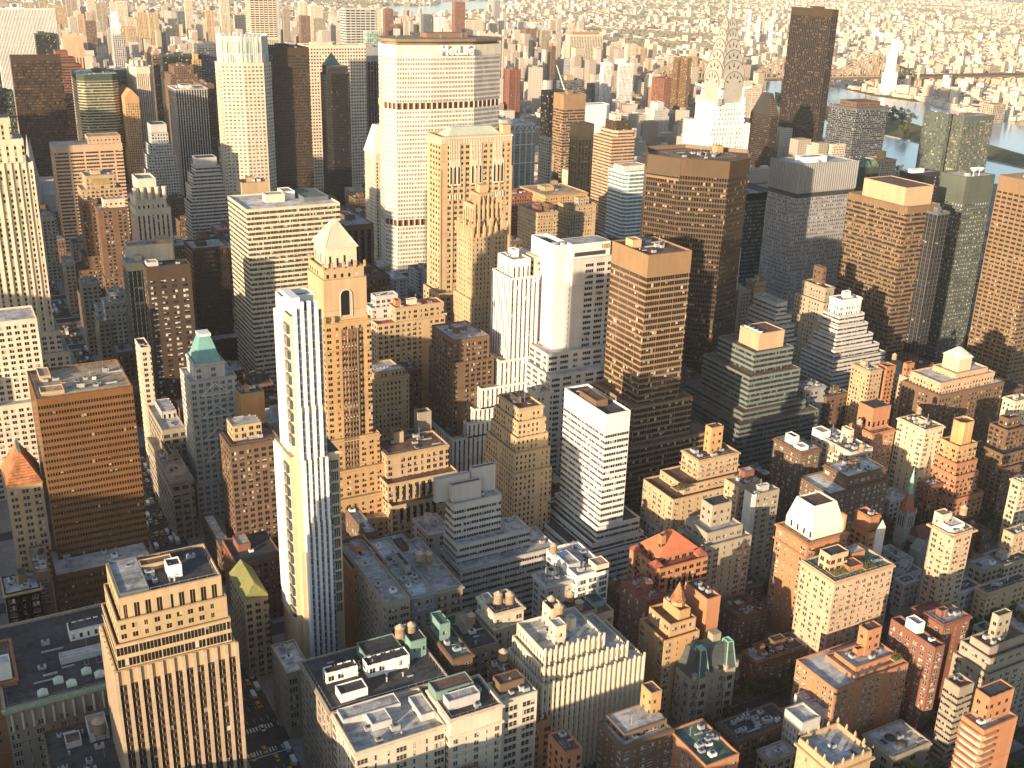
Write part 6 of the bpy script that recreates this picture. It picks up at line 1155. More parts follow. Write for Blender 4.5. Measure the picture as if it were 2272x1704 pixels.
def build_glass_crown():
    P = [(247,1340),(249,1318),(274,1310),(300,1310),(313,1322),(313,1345),(300,1356),(262,1356)]
    root = empty('office_tower', (280, 1332, 0), 'tall pale octagonal tower with a lit glass crown behind the banded tower', 'office tower')
    tier(root, P, 0, 196, 'D:CR:bay=5:fu=.62:fl=4.6:fv=.45:top=3:bl=.25:gl=SL', 'light', 'wall', 'roof')
    Q = inset(P, 3); m = M(); m.prism(Q, 195, 227, 0, 0); m.obj('glass_crown', fmat('V:LG:bay=2:fu=.7:fl=20:fv=.9:sp=LG:gl=CU:top=1:bl=.5:bc=WH'), root)
    m = M()
    for i in range(8):
        for k in range(5):
            a, b = Q[i], Q[(i+1) % 8]; x, y = a[0]+(b[0]-a[0])*k/5, a[1]+(b[1]-a[1])*k/5; m.box(x-.3,y-.3,195,x+.3,y+.3,229)
    m.obj('crown_mullion', WHITEM, root)
    m = M()
    for i in range(2):
        m.prism(rect(P[1][0]-2, P[1][1]+2+i*9, P[1][0]-.01, P[1][1]+7+i*9), 0, 190, 0, 0)
    m.obj('bay', fmat('D:CR:bay=5:fu=.62:fl=4.6:fv=.45:top=3'), root)
build_glass_crown()
def build_angled():
    P = [(383,598),(395,573),(421,549),(447,558),(472,590),(440,628),(402,628)]
    root = empty('office_tower', (425, 590, 0), 'broad angled bronze glass tower with blank cut corners below the white spired tower', 'office tower')
    F = 'C:BD:bay=1.9:fu=.84:fl=3.85:fv=.62:sp=BD:gl=BK:top=12:spec=.5:bl=.12:bc=TN'
    m = M(); m.prism(P, 0, 190); m.obj('wall', fmat(F), root)
    Q = inset(P, .6); m = M(); m.poly([(q[0],q[1],187) for q in Q]); m.obj('roof', rmat('brown'), root)
    m = M()
    for i in range(7):
        a, b, c, d = P[i], P[(i+1)%7], Q[(i+1)%7], Q[i]; m.poly([(*a,190),(*b,190),(*c,190),(*d,190)]); m.poly([(*c,190),(*c,187),(*d,187),(*d,190)])
    m.obj('parapet', plain('bronze_coping', (.18,.13,.085), .6, .1), root)
    def slab(a, b, z0, z1, off, mat, name):
        L = math.hypot(b[0]-a[0], b[1]-a[1]); nx, ny = (b[1]-a[1])/L*off, -(b[0]-a[0])/L*off
        m = M(); pts = [(a[0]+nx,a[1]+ny),(b[0]+nx,b[1]+ny),b,a]; m.prism(pts, z0, z1, 0, 0); m.obj(name, mat, root)
    slab(P[0], P[1], 176, 189.4, .25, plain('bronze_panel', (.085,.06,.04), .5, .1), 'blank_panel'); slab((450,562), (467,583), 176, 188, .25, DARKM, 'louvre_opening')
    slab(P[0], P[1], 173.2, 175, .9, fmat('N:BM'), 'ledge'); slab(P[3], P[4], 171.5, 173, .9, fmat('N:BM'), 'ledge')
    clutter(root, 405, 575, 450, 612, 187, 'ang', 9, F, False)
    m = M(); m.box(446,596,187,452,602,193); m.obj('bulkhead', fmat('N:OT'), root)
build_angled()
def build_gold_roof():
    x0, y0, x1, y1, z = (347.4,1058.9,375.4,1091.1,120)
    root = empty('office_tower', ((x0+x1)/2, (y0+y1)/2, 0), 'cream tower with a steep white hipped roof tucked left of the tapered slab', 'office tower')
    tier(root, rect(x0,y0,x1,y1), 0, z, 'V:CR:bay=4:fu=.4:fl=4:sp=LG:top=9', 'white', 'wall', 'roof')
    hip(root, x0, y0, x1, y1, z-.5, 30, .62, .3, plain('white_lead_roof', (.66,.62,.52), .6, .1), 'hip_roof', 1)
    m = M()
    for i in range(4): y = y0+2+i*8; m.box(x0-.8,y-.8,z,x0+.8,y+.8,z+5); m.cyl(x0,y,z+5,z+7,.8,8,0,.1)
    m.obj('finial', fmat('N:CR'), root)
    m = M(); m.prism(rect(x0-.7,y0-.7,x1,y1), z-30, z-28.5, 0, 0); m.obj('cornice', fmat('N:CR'), root)
build_gold_roof()
def build_deco():
    root = empty('office_tower', (-55, 715, 0), 'tall cream art deco tower with brown window stripes at the left edge', 'office tower')
    F = 'V:CR:bay=4.6:fu=.34:fl=3.7:fv=.55:sp=TN:top=4:bl=.25'
    lv = [(-66,704,-40,722,218),(-74,701,-34,726,205),(-80,699,-30.5,730,190),(-86,695,-27,734,76),(-92,690,-23,738,62),(-96,684,-17,742,44)]
    for i, (a, b, c, d, z) in enumerate(lv):
        zb = lv[i+1][4]-1 if i+1 < len(lv) else 0
        tier(root, rect(a,b,c,d), zb, z, F if i < 3 else 'D:CR:bay=4.6:fl=3.7:bl=.25', 'light', 'wall' if i == 0 else 'setback_wall', 'roof' if i == 0 else 'terrace')
    m = M()
    for i in range(12): x = -78+i*4.3; m.box(x-.5, 698.2, 78, x+.5, 698.99, 189.2+1.5)
    m.obj('pier', fmat('N:CR'), root)
    m = M(); m.box(-62,706,217,-46,718,226); m.obj('bulkhead', fmat('N:CR'), root)
    x0, y0 = -150, 620
    r2 = empty('office_tower', (-60, 630, 0), 'lower cream tower with punched windows in front of the art deco tower', 'office tower')
    F = 'D:CR:bay=4.4:fl=3.7:bl=.3'
    tier(r2, rect(-100,612,-46.5,640), 0, 112, F, 'light', 'wall', 'roof'); tier(r2, rect(-100,604,-43,646), 0, 62, F, 'light', 'setback_wall', 'terrace')
build_deco()
def build_cathedral():
    root = empty('church', (40, 1400, 0), 'twin grey gothic spires rising beside the dark bronze slab', 'church'); ST = plain('grey_spire_stone', (.36,.36,.35), .85, .2, .3)
    m = M(); m.box(34,1390,0,90,1420,34); m.frus(rect(34,1390,90,1420), rect(34,1404.9,90,1405.1), 34, 48); m.obj('nave', ST, root)
    for y in (1384, 1420):
        m = M(); m.box(22,y,0,33,y+11,52); t = m.obj('tower', ST, root)
        m = M(); m.frus(ring(27.5,y+5.5,5.4,8), ring(27.5,y+5.5,.1,8), 52, 104); m.obj('spire', ST, t)
        m = M()
        for a in range(4):
            x, yy = 27.5+4.6*(1 if a % 2 else -1), y+5.5+4.6*(1 if a//2 else -1); m.cyl(x, yy, 52, 66, .9, 6, 0, .05)
        m.obj('pinnacle', ST, t)
build_cathedral()
def build_church():
    root = empty('church', (388, 292, 0), 'grey stone church with a red and green copper spire and a dark red roof', 'church')
    ST = plain('church_stone', (.33,.32,.30), .85, .25, .5); RT = plain('dark_red_roof', (.20,.075,.055), .85, .2, .5)
    cx, cy = (380.1,312.2)
    m = M(); m.prism(rect(cx-3.6,cy-3.6,cx+3.6,cy+3.6), 0, 30, 0, 0); t = m.obj('tower', ST, root)
    m = M()
    for k in (-1.6, 0, 1.6): m.box(cx+k-.35,cy-3.65,20,cx+k+.35,cy-3.61,27); m.box(cx-3.65,cy+k-.35,20,cx-3.61,cy+k+.35,27)
    m.obj('belfry_opening', DARKM, t)
    m = M()
    for sx in (-1, 1):
        for sy in (-1, 1): m.box(cx+sx*3.4-.5,cy+sy*3.4-.5,28,cx+sx*3.4+.5,cy+sy*3.4+.5,31.5)
    m.obj('corner_pier', ST, t)
    m = M(); m.frus(ring(cx,cy,4.6,8,R(22.5)), ring(cx,cy,1.5,8,R(22.5)), 30, 40.5); m.obj('lower_spire', plain('spire_red_tile', (.34,.12,.07), .85, .2, .7), t)
    m = M(); m.cyl(cx,cy,40.5,43.5,1.6,8); m.cyl(cx,cy,43.5,46,1.1,8); m.cyl(cx,cy,46,57,1.5,8,0,.05); m.obj('copper_spire', COP, t)
    m = M(); P = rect(cx+2,cy-11,cx+21,cy-1); m.prism(P, 0, 15); m.obj('nave', ST, root)
    m = M(); m.frus(inset(P, -.5), rect(cx+2,cy-6.1,cx+21,cy-5.9), 15, 21.5); m.obj('nave_roof', RT, root)
    m = M(); P = rect(cx-5,cy-17,cx+5,cy-11.01); m.prism(P, 0, 12); m.frus(inset(P, -.4), rect(cx-.1,cy-17,cx+.1,cy-11), 12, 17); m.obj('transept', [ST], root)
    m = M()
    for i in range(5): x = cx+4+i*3.6; m.box(x,cy-11.06,4,x+1.2,cy-11.01,11)
    m.obj('lancet_window', GLASS, root)
build_church()

# ---------------------------------------------------------------- bridge, chimneys, crane
def build_bridge():
    root = empty('bridge', (2436, 2358, 0), 'long cream steel cantilever bridge with lattice towers crossing the river', 'bridge')
    CS = plain('cream_bridge_steel', (.36,.27,.17), .7, .15, .05); STN = plain('bridge_stone', (.50,.41,.29), .85, .2, .05)
    A = Vector((2132,2381)); B_ = Vector((2436,2358)); d = (B_-A); L = d.length; d /= L; n = Vector((-d.y, d.x)); hw = 11
    def pt(s, z, off=0): q = A+d*s+n*off; return (q.x, q.y, z)
    zd = 38; 
    towers = [-330, 0, L, L+165]
    def topz(s):
        best = 0
        for t in (-330, 0, L): best = max(best, 52*max(0, 1-abs(s-t)/175)**1.35)
        return zd+12+best
    m = M(); s0, s1 = -520, L+140
    for off in (-hw, hw):
        s = s0
        while s < s1:
            e = s+18; m.bar(pt(s,zd+3,off), pt(e,zd+3,off), 2.0); m.bar(pt(s,topz(s),off), pt(e,topz(e),off), 2.2)
            m.bar(pt(s,zd+3,off), pt(s,topz(s),off), 1.5); m.bar(pt(s,zd+3,off) if int(s/18) % 2 else pt(s,topz(s),off), pt(e,topz(e),off) if int(s/18) % 2 else pt(e,zd+3,off), 1.3)
            zm = (zd+3+topz(s))/2; m.bar(pt(s,zm,off), pt(e,(zd+3+topz(e))/2,off), .7)
            s = e
    m.obj('truss', CS, root)
    m = M()
    for z in (zd-2, zd+4): m.bar(pt(s0,z), pt(L+900,z), 1.2); 
    c = [pt(s0,0,-hw),pt(L+900,0,-hw),pt(L+900,0,hw),pt(s0,0,hw)]; m.prism([(p[0],p[1]) for p in c], zd-5.5, zd+1.5, 0, 0); m.prism([(p[0],p[1]) for p in (pt(L+150,0,-hw),pt(L+900,0,-hw),pt(L+900,0,hw),pt(L+150,0,hw))], zd+3.5, zd+5.5, 0, 0); m.obj('deck', plain('bridge_deck', (.13,.095,.07), .8, .1), root)
    for t in (-330, 0, L):
        m = M()
        for off in (-hw, hw):
            for ds in (-5, 5): m.bar(pt(t+ds*1.6,zd,off), pt(t+ds*.6,zd+66,off), 1.5)
            for k in range(5): m.bar(pt(t-7+k,zd+8+k*12,off), pt(t+7-k,zd+8+k*12,off), .9)
            m.cyl(*pt(t,0,off)[:2], zd+66, zd+82, 1.6, 6, 0, .1)
        for k in range(4): m.bar(pt(t,zd+20+k*14,-hw), pt(t,zd+20+k*14,hw), 1.0)
        m.obj('tower', CS, root)
    for t in towers:
        m = M()
        for ds in (-9, 9):
            c = [pt(t+ds-5,0,-hw-3),pt(t+ds+5,0,-hw-3),pt(t+ds+5,0,hw+3),pt(t+ds-5,0,hw+3)]; m.prism([(p[0],p[1]) for p in c], 0, zd-4.2, 0, 0)
        c = [pt(t-14,0,-hw-3),pt(t+14,0,-hw-3),pt(t+14,0,hw+3),pt(t-14,0,hw+3)]; m.prism([(p[0],p[1]) for p in c], zd-12, zd-4.1, 0, 0); m.obj('pier', STN, root)
    s = L+165; q = M()
    for off in (-hw, hw): q.cyl(*pt(s,0,off)[:2], zd-4, zd+22, 4, 8); q.cyl(*pt(s,0,off)[:2], zd+22, zd+27, 3, 8, 0, 1)
    q.obj('portal_tower', STN, root)
    for k in range(12):
        s = L+220+k*56; m = M()
        for ds in (-11, 11):
            c = [pt(s+ds-4,0,-hw),pt(s+ds+4,0,-hw),pt(s+ds+4,0,hw),pt(s+ds-4,0,hw)]; m.prism([(p[0],p[1]) for p in c], 0, zd-9, 0, 0)
        for i in range(6):
            a0, a1 = math.pi*i/6, math.pi*(i+1)/6; m.bar(pt(s+11*math.cos(a0),zd-14+8*math.sin(a0),-hw), pt(s+11*math.cos(a1),zd-14+8*math.sin(a1),-hw), 2.2)
        m.obj('approach_arch', STN, root)
build_bridge()
WSM = plain('white_stack', (.66,.62,.55), .7, .08, .05)
for (x, y, z, lab) in ((3352,4031,158,'tall pale chimney stack nearest the silver spire'),(3295,3897,138,'pale chimney stack in the middle of the three'),(3259,3768,140,'pale chimney stack beside the tall dark bronze tower')):
    m = M(); m.cyl(x, y, 0, z, 12, 14, 0, 7.5); m.cyl(x, y, z*.82, z*.84, 9.4, 14, 0); tag(m.obj('chimney_stack', WSM), lab, 'chimney', 'power station chimneys')
m = M(); x, y = (992.1,1731.8)
m.box(x-1.2,y-1.2,60,x+1.2,y+1.2,104); 
r = empty('tower_crane', (x, y, 0), 'white construction crane with a leaning lattice boom beside the squat black office', 'crane'); m.obj('mast', WHITEM, r)
m = M(); a, b = Vector((x,y,102)), Vector((x-17,y+4,146))
for o in (-1, 1):
    for p in (-.9, .9): m.bar(a+Vector((0,o,p)), b+Vector((0,o*.5,p*.4)), .35)
for k in range(12):
    t0, t1 = k/12, (k+1)/12; m.bar(a.lerp(b,t0)+Vector((0,-1,0)), a.lerp(b,t1)+Vector((0,1,0)), .3)
m.obj('boom', WHITEM, r)
m = M(); m.box(x-1.6,y-2,100,x+5,y+2,103); m.obj('cab', METAL, r)
# the bright white block before the bridge
r = empty('office_tower', (2395, 2250, 0), 'blindingly white stepped block in front of the bridge truss', 'tower block')
for i, (a, b, z) in enumerate(((2372,2410,62),(2378,2400,118),(2385,2397,152))):
    tier(r, rect(a,2240+i*2,b,2262-i*2), 0 if i == 0 else (62,118,152)[i-1]-1, (62,118,152)[i], 'N:WH', 'white', 'wall' if i == 2 else 'setback_wall', 'roof')

# ---------------------------------------------------------------- rooftop water tanks: things of their own
def make_tank(wood):
    t = empty('water_tank', (0,0,0)); m = M()
    m.cyl(0,0,2.4,6.2,1.9,18,0,1.8); body = m.obj('tank', wood, t)
    m = M()
    for z in (2.7,3.4,4.1,4.8,5.5,6.0): m.cyl(0,0,z,z+.07,1.96-(z-2.4)*.026,18,0,None,True)
    m.obj('hoop', DARKM, body)
    m = M(); m.cyl(0,0,6.2,7.7,2.0,18,0,.12); m.obj('conical_roof', plain('tank_roof_felt', (.40,.33,.24), .85, .25, 1), t)
    for sx in (-1, 1):
        for sy in (-1, 1): m = M(); m.bar((sx*1.25,sy*1.25,0),(sx*1.25,sy*1.25,2.4),.13); m.obj('leg', DARKM, t)
    m = M(); m.bar((-1.25,-1.25,.2),(1.25,-1.25,2.2),.07); m.bar((-1.25,1.25,.2),(-1.25,-1.25,2.2),.07); m.box(-1.7,-1.7,2.25,1.7,1.7,2.39,0,True); m.obj('brace', DARKM, t)
    return t
tk = None
for (x, y, z, s, lab) in [(-66.7,293.4,42,1.25, 'pale lit timber tank in the bottom left corner'),(51.8,285.6,54,1.15, 'lit timber tank on the copper bulkhead, left of the pair'),(56.9,285.9,54,1.1, 'dark timber tank with a pale top, right of the pair'),(89.6,295.6,44,1.05, 'brown timber tank beside the blue tarpaulin'),(87.8,262.0,47,1.0, 'small pointed timber tank in a dark roof well'),(102.1,293.9,52,1.1, 'shaded timber tank on the cream loft, left one'),(106.7,291.6,52,1.1, 'shaded timber tank on the cream loft, right one'),(112.9,266.7,63,1.0, 'lit cream tank behind the rounder white one'),(112.0,258.9,63,1.15, 'round white tank above the gothic loft'),(133.6,284.2,50,1.0, 'dark shaded tank on the tan loft behind the gothic loft'),(133.5,276.5,50,1.0, 'lit pointed timber tank on the tan loft'),(147.6,323.2,51,1.0, 'orange timber tank beside the blue mat'),(86.8,345.6,50,1.0, 'brown tank in shade beside the patchy tan roof'),(92.1,346.8,48,1.0, 'second brown tank in shade right of the patchy tan roof'),(422.4,350.4,66,0.9, 'timber tank on the dark part of the cream balcony slab'),(384.0,360.5,60,1.0, 'timber tank on a tall black frame left of the orange penthouse'),(343.7,249.1,63,1.0, 'tan timber tank on the peach tower with cut-back corners'),(358.8,333.5,60,0.9, 'slim brown tank between white roof sheds'),(343.0,340.8,60,0.9, 'brown tank half hidden by white roof sheds'),(485.6,430.1,66,0.9, 'timber tank on the narrow orange slab')]:
    if tk is None: tk = make_tank(WOOD); o = tk
    else: o = copy_tree(tk)
    o.location = (x, y, z); o.scale = (s, s, s); tag(o, lab, 'water tank', 'rooftop water tanks')

# ---------------------------------------------------------------- trees
LEAFA = plain('leaf_dark', (.045,.066,.02), .9, .4, .6); LEAFB = plain('leaf_light', (.095,.118,.034), .9, .35, .6); BARK = plain('bark', (.07,.05,.035), .9, .2, 1)
def crown_mesh(seed, R0=4.0, H=6.0, n=620):
    g = random.Random(seed); m = M(); cl = [(g.gauss(0,R0*.45), g.gauss(0,R0*.45), g.uniform(3.2,3.2+H), g.uniform(.9,1.9)) for _ in range(16)]
    for i in range(n):
        cx, cy, cz, r = cl[g.randrange(16)]; th, ph = g.uniform(0,6.283), math.acos(g.uniform(-1,1)); rr = r*g.uniform(.6,1.05)
        x, y, z = cx+rr*math.sin(ph)*math.cos(th), cy+rr*math.sin(ph)*math.sin(th), cz+rr*math.cos(ph)*.8
        u = Vector((g.gauss(0,1),g.gauss(0,1),g.gauss(0,1))).normalized(); w = u.cross(Vector((g.gauss(0,1),g.gauss(0,1),g.gauss(0,1)))).normalized(); s = g.uniform(.25,.55)
        p = Vector((x,y,z)); m.poly([p+u*s, p+w*s*.7, p-u*s, p-w*s*.7], None, 0 if g.random() < .55 else 1)
    return m
def make_tree(seed):
    t = empty('street_tree', (0,0,0)); m = M(); g = random.Random(seed)
    m.cyl(0,0,0,3.6,.28,8,0,.17)
    for k in range(5):
        a = g.uniform(0,6.28); m.bar((0,0,2.6+k*.25),(1.9*math.cos(a),1.9*math.sin(a),5.4+k*.5),.09)
    m.obj('trunk', BARK, t); crown_mesh(seed).obj('crown', [LEAFA, LEAFB], t)
    return t
protos = [make_tree(s) for s in (3, 8, 15)]; used = [False]*3
for i, (x, y, s, lab) in enumerate([(242.5,296.5,1.1, 'garden tree right of the orange brick slab'),(245.1,294.1,1.0, 'garden tree nearest the white-rimmed dark roof'),(246.3,290.0,1.1, 'dark garden tree behind the copper ribbed mansard'),(251.0,290.1,0.9, 'small garden tree beside the black roofed row'),(270.3,295.1,1.2, 'tree below the peach apartment block, left one'),(270.5,288.9,1.1, 'tree below the peach apartment block, right one'),(276.3,287.4,1.0, 'tree at the foot of the peach apartment block'),(227.7,244.5,1.2, 'street tree left of the orange chimney house terrace'),(235.3,245.7,1.3, 'full street tree before the orange chimney house'),(243.0,247.0,1.2, 'street tree beside the white end house'),(250.5,249.5,1.1, 'street tree close to the orange chimney house wall'),(223.4,243.6,1.1, 'street tree above the slate row'),(194.4,245.5,1.1, 'street tree before the copper ribbed mansard, left one'),(200.9,245.1,1.2, 'street tree before the copper ribbed mansard, middle one'),(209.0,245.8,1.1, 'street tree before the red brick bays'),(215.7,245.5,1.1, 'street tree beside the slate row, upper one'),(339.8,270.3,1.2, 'dark tree between the white town houses and the peach block'),(346.3,272.3,1.1, 'tree before the white row of town houses'),(366.8,248.6,1.2, 'tree right of the chimneyed brick slab'),(375.7,253.0,1.1, 'tree below the broad tan apartment house'),(359.8,243.4,1.0, 'tree in the gap beside the chimneyed slab'),(435.8,299.9,1.4, 'large dark tree left of the yellow block, lower one'),(448.4,301.8,1.4, 'large dark tree behind the black roofed row'),(454.5,310.2,1.3, 'dark tree nearest the peach tower with cut-back corners'),(442.5,293.7,1.2, 'dark tree beside the orange low block'),(502.9,350.9,1.3, 'tree in shade beside the orange setback tower'),(497.7,342.0,1.2, 'tree on the street right of the orange setback tower'),(408.0,345.3,1.1, 'tree beside the stone church tower'),(267.6,188.6,1.1, 'tree beside the church hall roof'),(272.0,190.0,1.0, 'dark tree under the orange corner tower'),(186.0,222.8,1.0, 'tree behind the dark green roof wing'),(162.5,217.9,1.2, 'sunlit tree at the bottom edge of the brick wing'),(1915.0,1801.1,3.6, 'riverside tree on the island, left clump'),(1868.1,1734.9,4.2, 'golden riverside tree on the island'),(1874.8,1713.6,4.2, 'tall dark riverside tree on the island'),(1878.6,1693.4,3.4, 'low riverside tree at the foot of the green glass slab'),(1738.2,1575.9,3.0, 'dark bank-side tree on the island shore'),(1853.8,2084.7,4.0, 'island tree left of the tall bronze tower'),(1855.2,2060.5,4.0, 'island tree nearest the tall bronze tower'),(1355.0,1232.1,2.4, 'tree right of the tan tank house block'),(2098.3,3080.8,4.2, 'dark tree in the riverside clump beyond the white twin towers'),(2074.3,3027.0,4.2, 'dense tree in the riverside clump beyond the white twin towers'),(2051.1,2974.8,4.2, 'broad tree in the riverside clump beyond the white twin towers'),(2133.8,3074.5,4.2, 'rounded tree in the riverside clump beyond the white twin towers'),(2109.3,3020.7,4.2, 'tall tree in the riverside clump beyond the white twin towers'),(2085.5,2968.4,4.2, 'low tree in the riverside clump beyond the white twin towers'),(2169.6,3068.2,4.2, 'leafy tree in the riverside clump beyond the white twin towers'),(2144.5,3014.3,4.2, 'shaded tree in the riverside clump beyond the white twin towers'),(2120.1,2961.9,4.2, 'deep green tree in the riverside clump beyond the white twin towers'),(2205.6,3061.8,4.2, 'sunlit-edged tree in the riverside clump beyond the white twin towers')]):
    k = i % 3
    if not used[k]: o = protos[k]; used[k] = True
    else: o = copy_tree(protos[k])
    o.location = (x, y, .14 if s < 2.5 else 2); o.scale = (s*1.05, s*.95, s); o.rotation_euler = (0, 0, i*1.7); tag(o, lab, 'tree', 'trees between the buildings')
g = random.Random(5); n = 0
for yy in (158, 238, 317, 396, 475):
    x = 172+g.uniform(0, 8)
    while x < 560:
        for sgn in (-1, 1):
            if g.random() < .72 and min(abs(x-a) for a, w in AVX) > 16:
                k = n % 3; o = copy_tree(protos[k]); sc = g.uniform(1.05, 1.6); o.location = (x+g.uniform(-2,2), yy+sgn*7.0, .14); o.scale = (sc, sc, sc*g.uniform(.9,1.15)); o.rotation_euler = (0, 0, g.uniform(0, 6)); tag(o, 'leafy kerbside tree lining a shaded side street', 'tree', 'trees lining the side streets'); n += 1
        x += g.uniform(11, 17)
# roof gardens: planted tubs on terraces
for (x, y, z, w, d, lab) in [(254.3,241.9,59,12,6, 'green roof garden with shrubs on the peach brick block, left part'),(269.4,239.3,59,7,6, 'roof garden shrubs between the penthouse boxes on the peach brick block'),(225.5,206.7,31,3,16, 'long hedge planter on the orange chimney house terrace'),(251.3,200.1,38,5,3, 'planted corner on the orange chimney house roof'),(525.7,397.9,70,6,5, 'shrubs on the yellow turret terrace'),(243.4,350.8,55,8,6, 'shrubs on the stepped tan apartment terrace'),(454.8,330.7,52,5,4, 'shrubs around the octagonal brick crown')]:
    g = random.Random(lab); r = empty('roof_garden', (x, y, z), lab, 'roof garden'); m = M(); m.box(x-w/2,y-d/2,z,x+w/2,y+d/2,z+.6); m.obj('planter', WOOD, r)
    m = M()
    for i in range(260):
        p = Vector((x+g.uniform(-w/2,w/2), y+g.uniform(-d/2,d/2), z+.6+abs(g.gauss(0,.8)))); u = Vector((g.gauss(0,1),g.gauss(0,1),g.gauss(0,1))).normalized()*g.uniform(.15,.4); w_ = u.orthogonal()*.8
        m.poly([p+u,p+w_,p-u,p-w_], None, 0 if g.random() < .4 else 1)
    m.obj('shrub', [LEAFA, plain('leaf_yellowish', (.11,.12,.03), .9, .35, .6)], r)  # shrub leaves mix a dark and a yellowish tone at random

# ---------------------------------------------------------------- traffic on the avenue
CARW = plain('car_window', (.02,.025,.03), .1, .2); TYRE = plain('tyre', (.03,.03,.03), .9, .1)
def car_mesh(name, col, van=False, bus=False):
    m = M(); L, w, h = (11.5, 2.5, 3.0) if bus else (5.2, 2.0, 2.2) if van else (4.6, 1.8, 1.0)
    m.prism(cham(-w/2,-L/2,w/2,L/2,.25), .35, h, 0, 0)
    if not (van or bus): m.frus(rect(-w/2+.08,-L*.32,w/2-.08,L*.27), rect(-w/2+.25,-L*.2,w/2-.25,L*.14), h, h+.5, 1, 0)
    else: m.box(-w/2-.02,-L/2+.3,h*.55,w/2+.02,L/2-.3,h*.8,1)
    for sx in (-1, 1):
        for sy in (-.3, .3): m.box(sx*w/2-.12, sy*L-.33, 0, sx*w/2+.12, sy*L+.33, .66, 2)
    o = m.obj(name, [plain('car_paint_'+name+'_%d' % len(MATS), col, .35, .06, .5, .5), CARW, TYRE]); return o
kinds = [('taxi', (.62,.33,.03), 0, 0, 'yellow taxi in the shaded avenue traffic', 'taxi', 'taxis on the avenue'), ('parked_car', (.03,.03,.035), 0, 0, 'black car in the shaded avenue traffic', 'car', 'black cars on the avenue'), ('parked_car', (.55,.55,.55), 0, 0, 'silver car in the shaded avenue traffic', 'car', 'silver cars on the avenue'), ('delivery_van', (.66,.66,.64), 1, 0, 'white delivery van at the kerb of the shaded avenue', 'van', 'white vans on the avenue'), ('city_bus', (.60,.62,.64), 0, 1, 'white city bus on the shaded avenue', 'bus', 'buses on the avenue'), ('parked_car', (.10,.03,.03), 0, 0, 'dark red car in the shaded avenue traffic', 'car', 'dark red cars on the avenue')]
cp = [car_mesh(k[0], k[1], k[2], k[3]) for k in kinds]; usedc = [0]*len(cp); g = random.Random(21)
for lane, x in enumerate((-7.6, -4.6, -1.5, 1.5, 4.6, 7.6)):
    y = 255+g.uniform(0, 8)
    while y < 1150:
        gapc = .55 if y > 500 else .40
        if g.random() < gapc and min(abs(y-s) for s in STY_Y) > 6:
            k = g.choices(range(6), (9, 4, 3, 2, .7, 1))[0] if abs(x) < 6 else g.choices(range(6), (2, 4, 3, 4, .3, 1))[0]
            o = cp[k] if not usedc[k] else cp[k].copy()
            if usedc[k]: COL.objects.link(o)
            usedc[k] = 1; o.location = (x+g.uniform(-.25,.25), y, .012); o.rotation_euler = (0, 0, R(180+g.uniform(-2,2))); tag(o, kinds[k][4], kinds[k][5], kinds[k][6])
        y += g.uniform(6.5, 11) if not usedc[4] else g.uniform(7, 12)
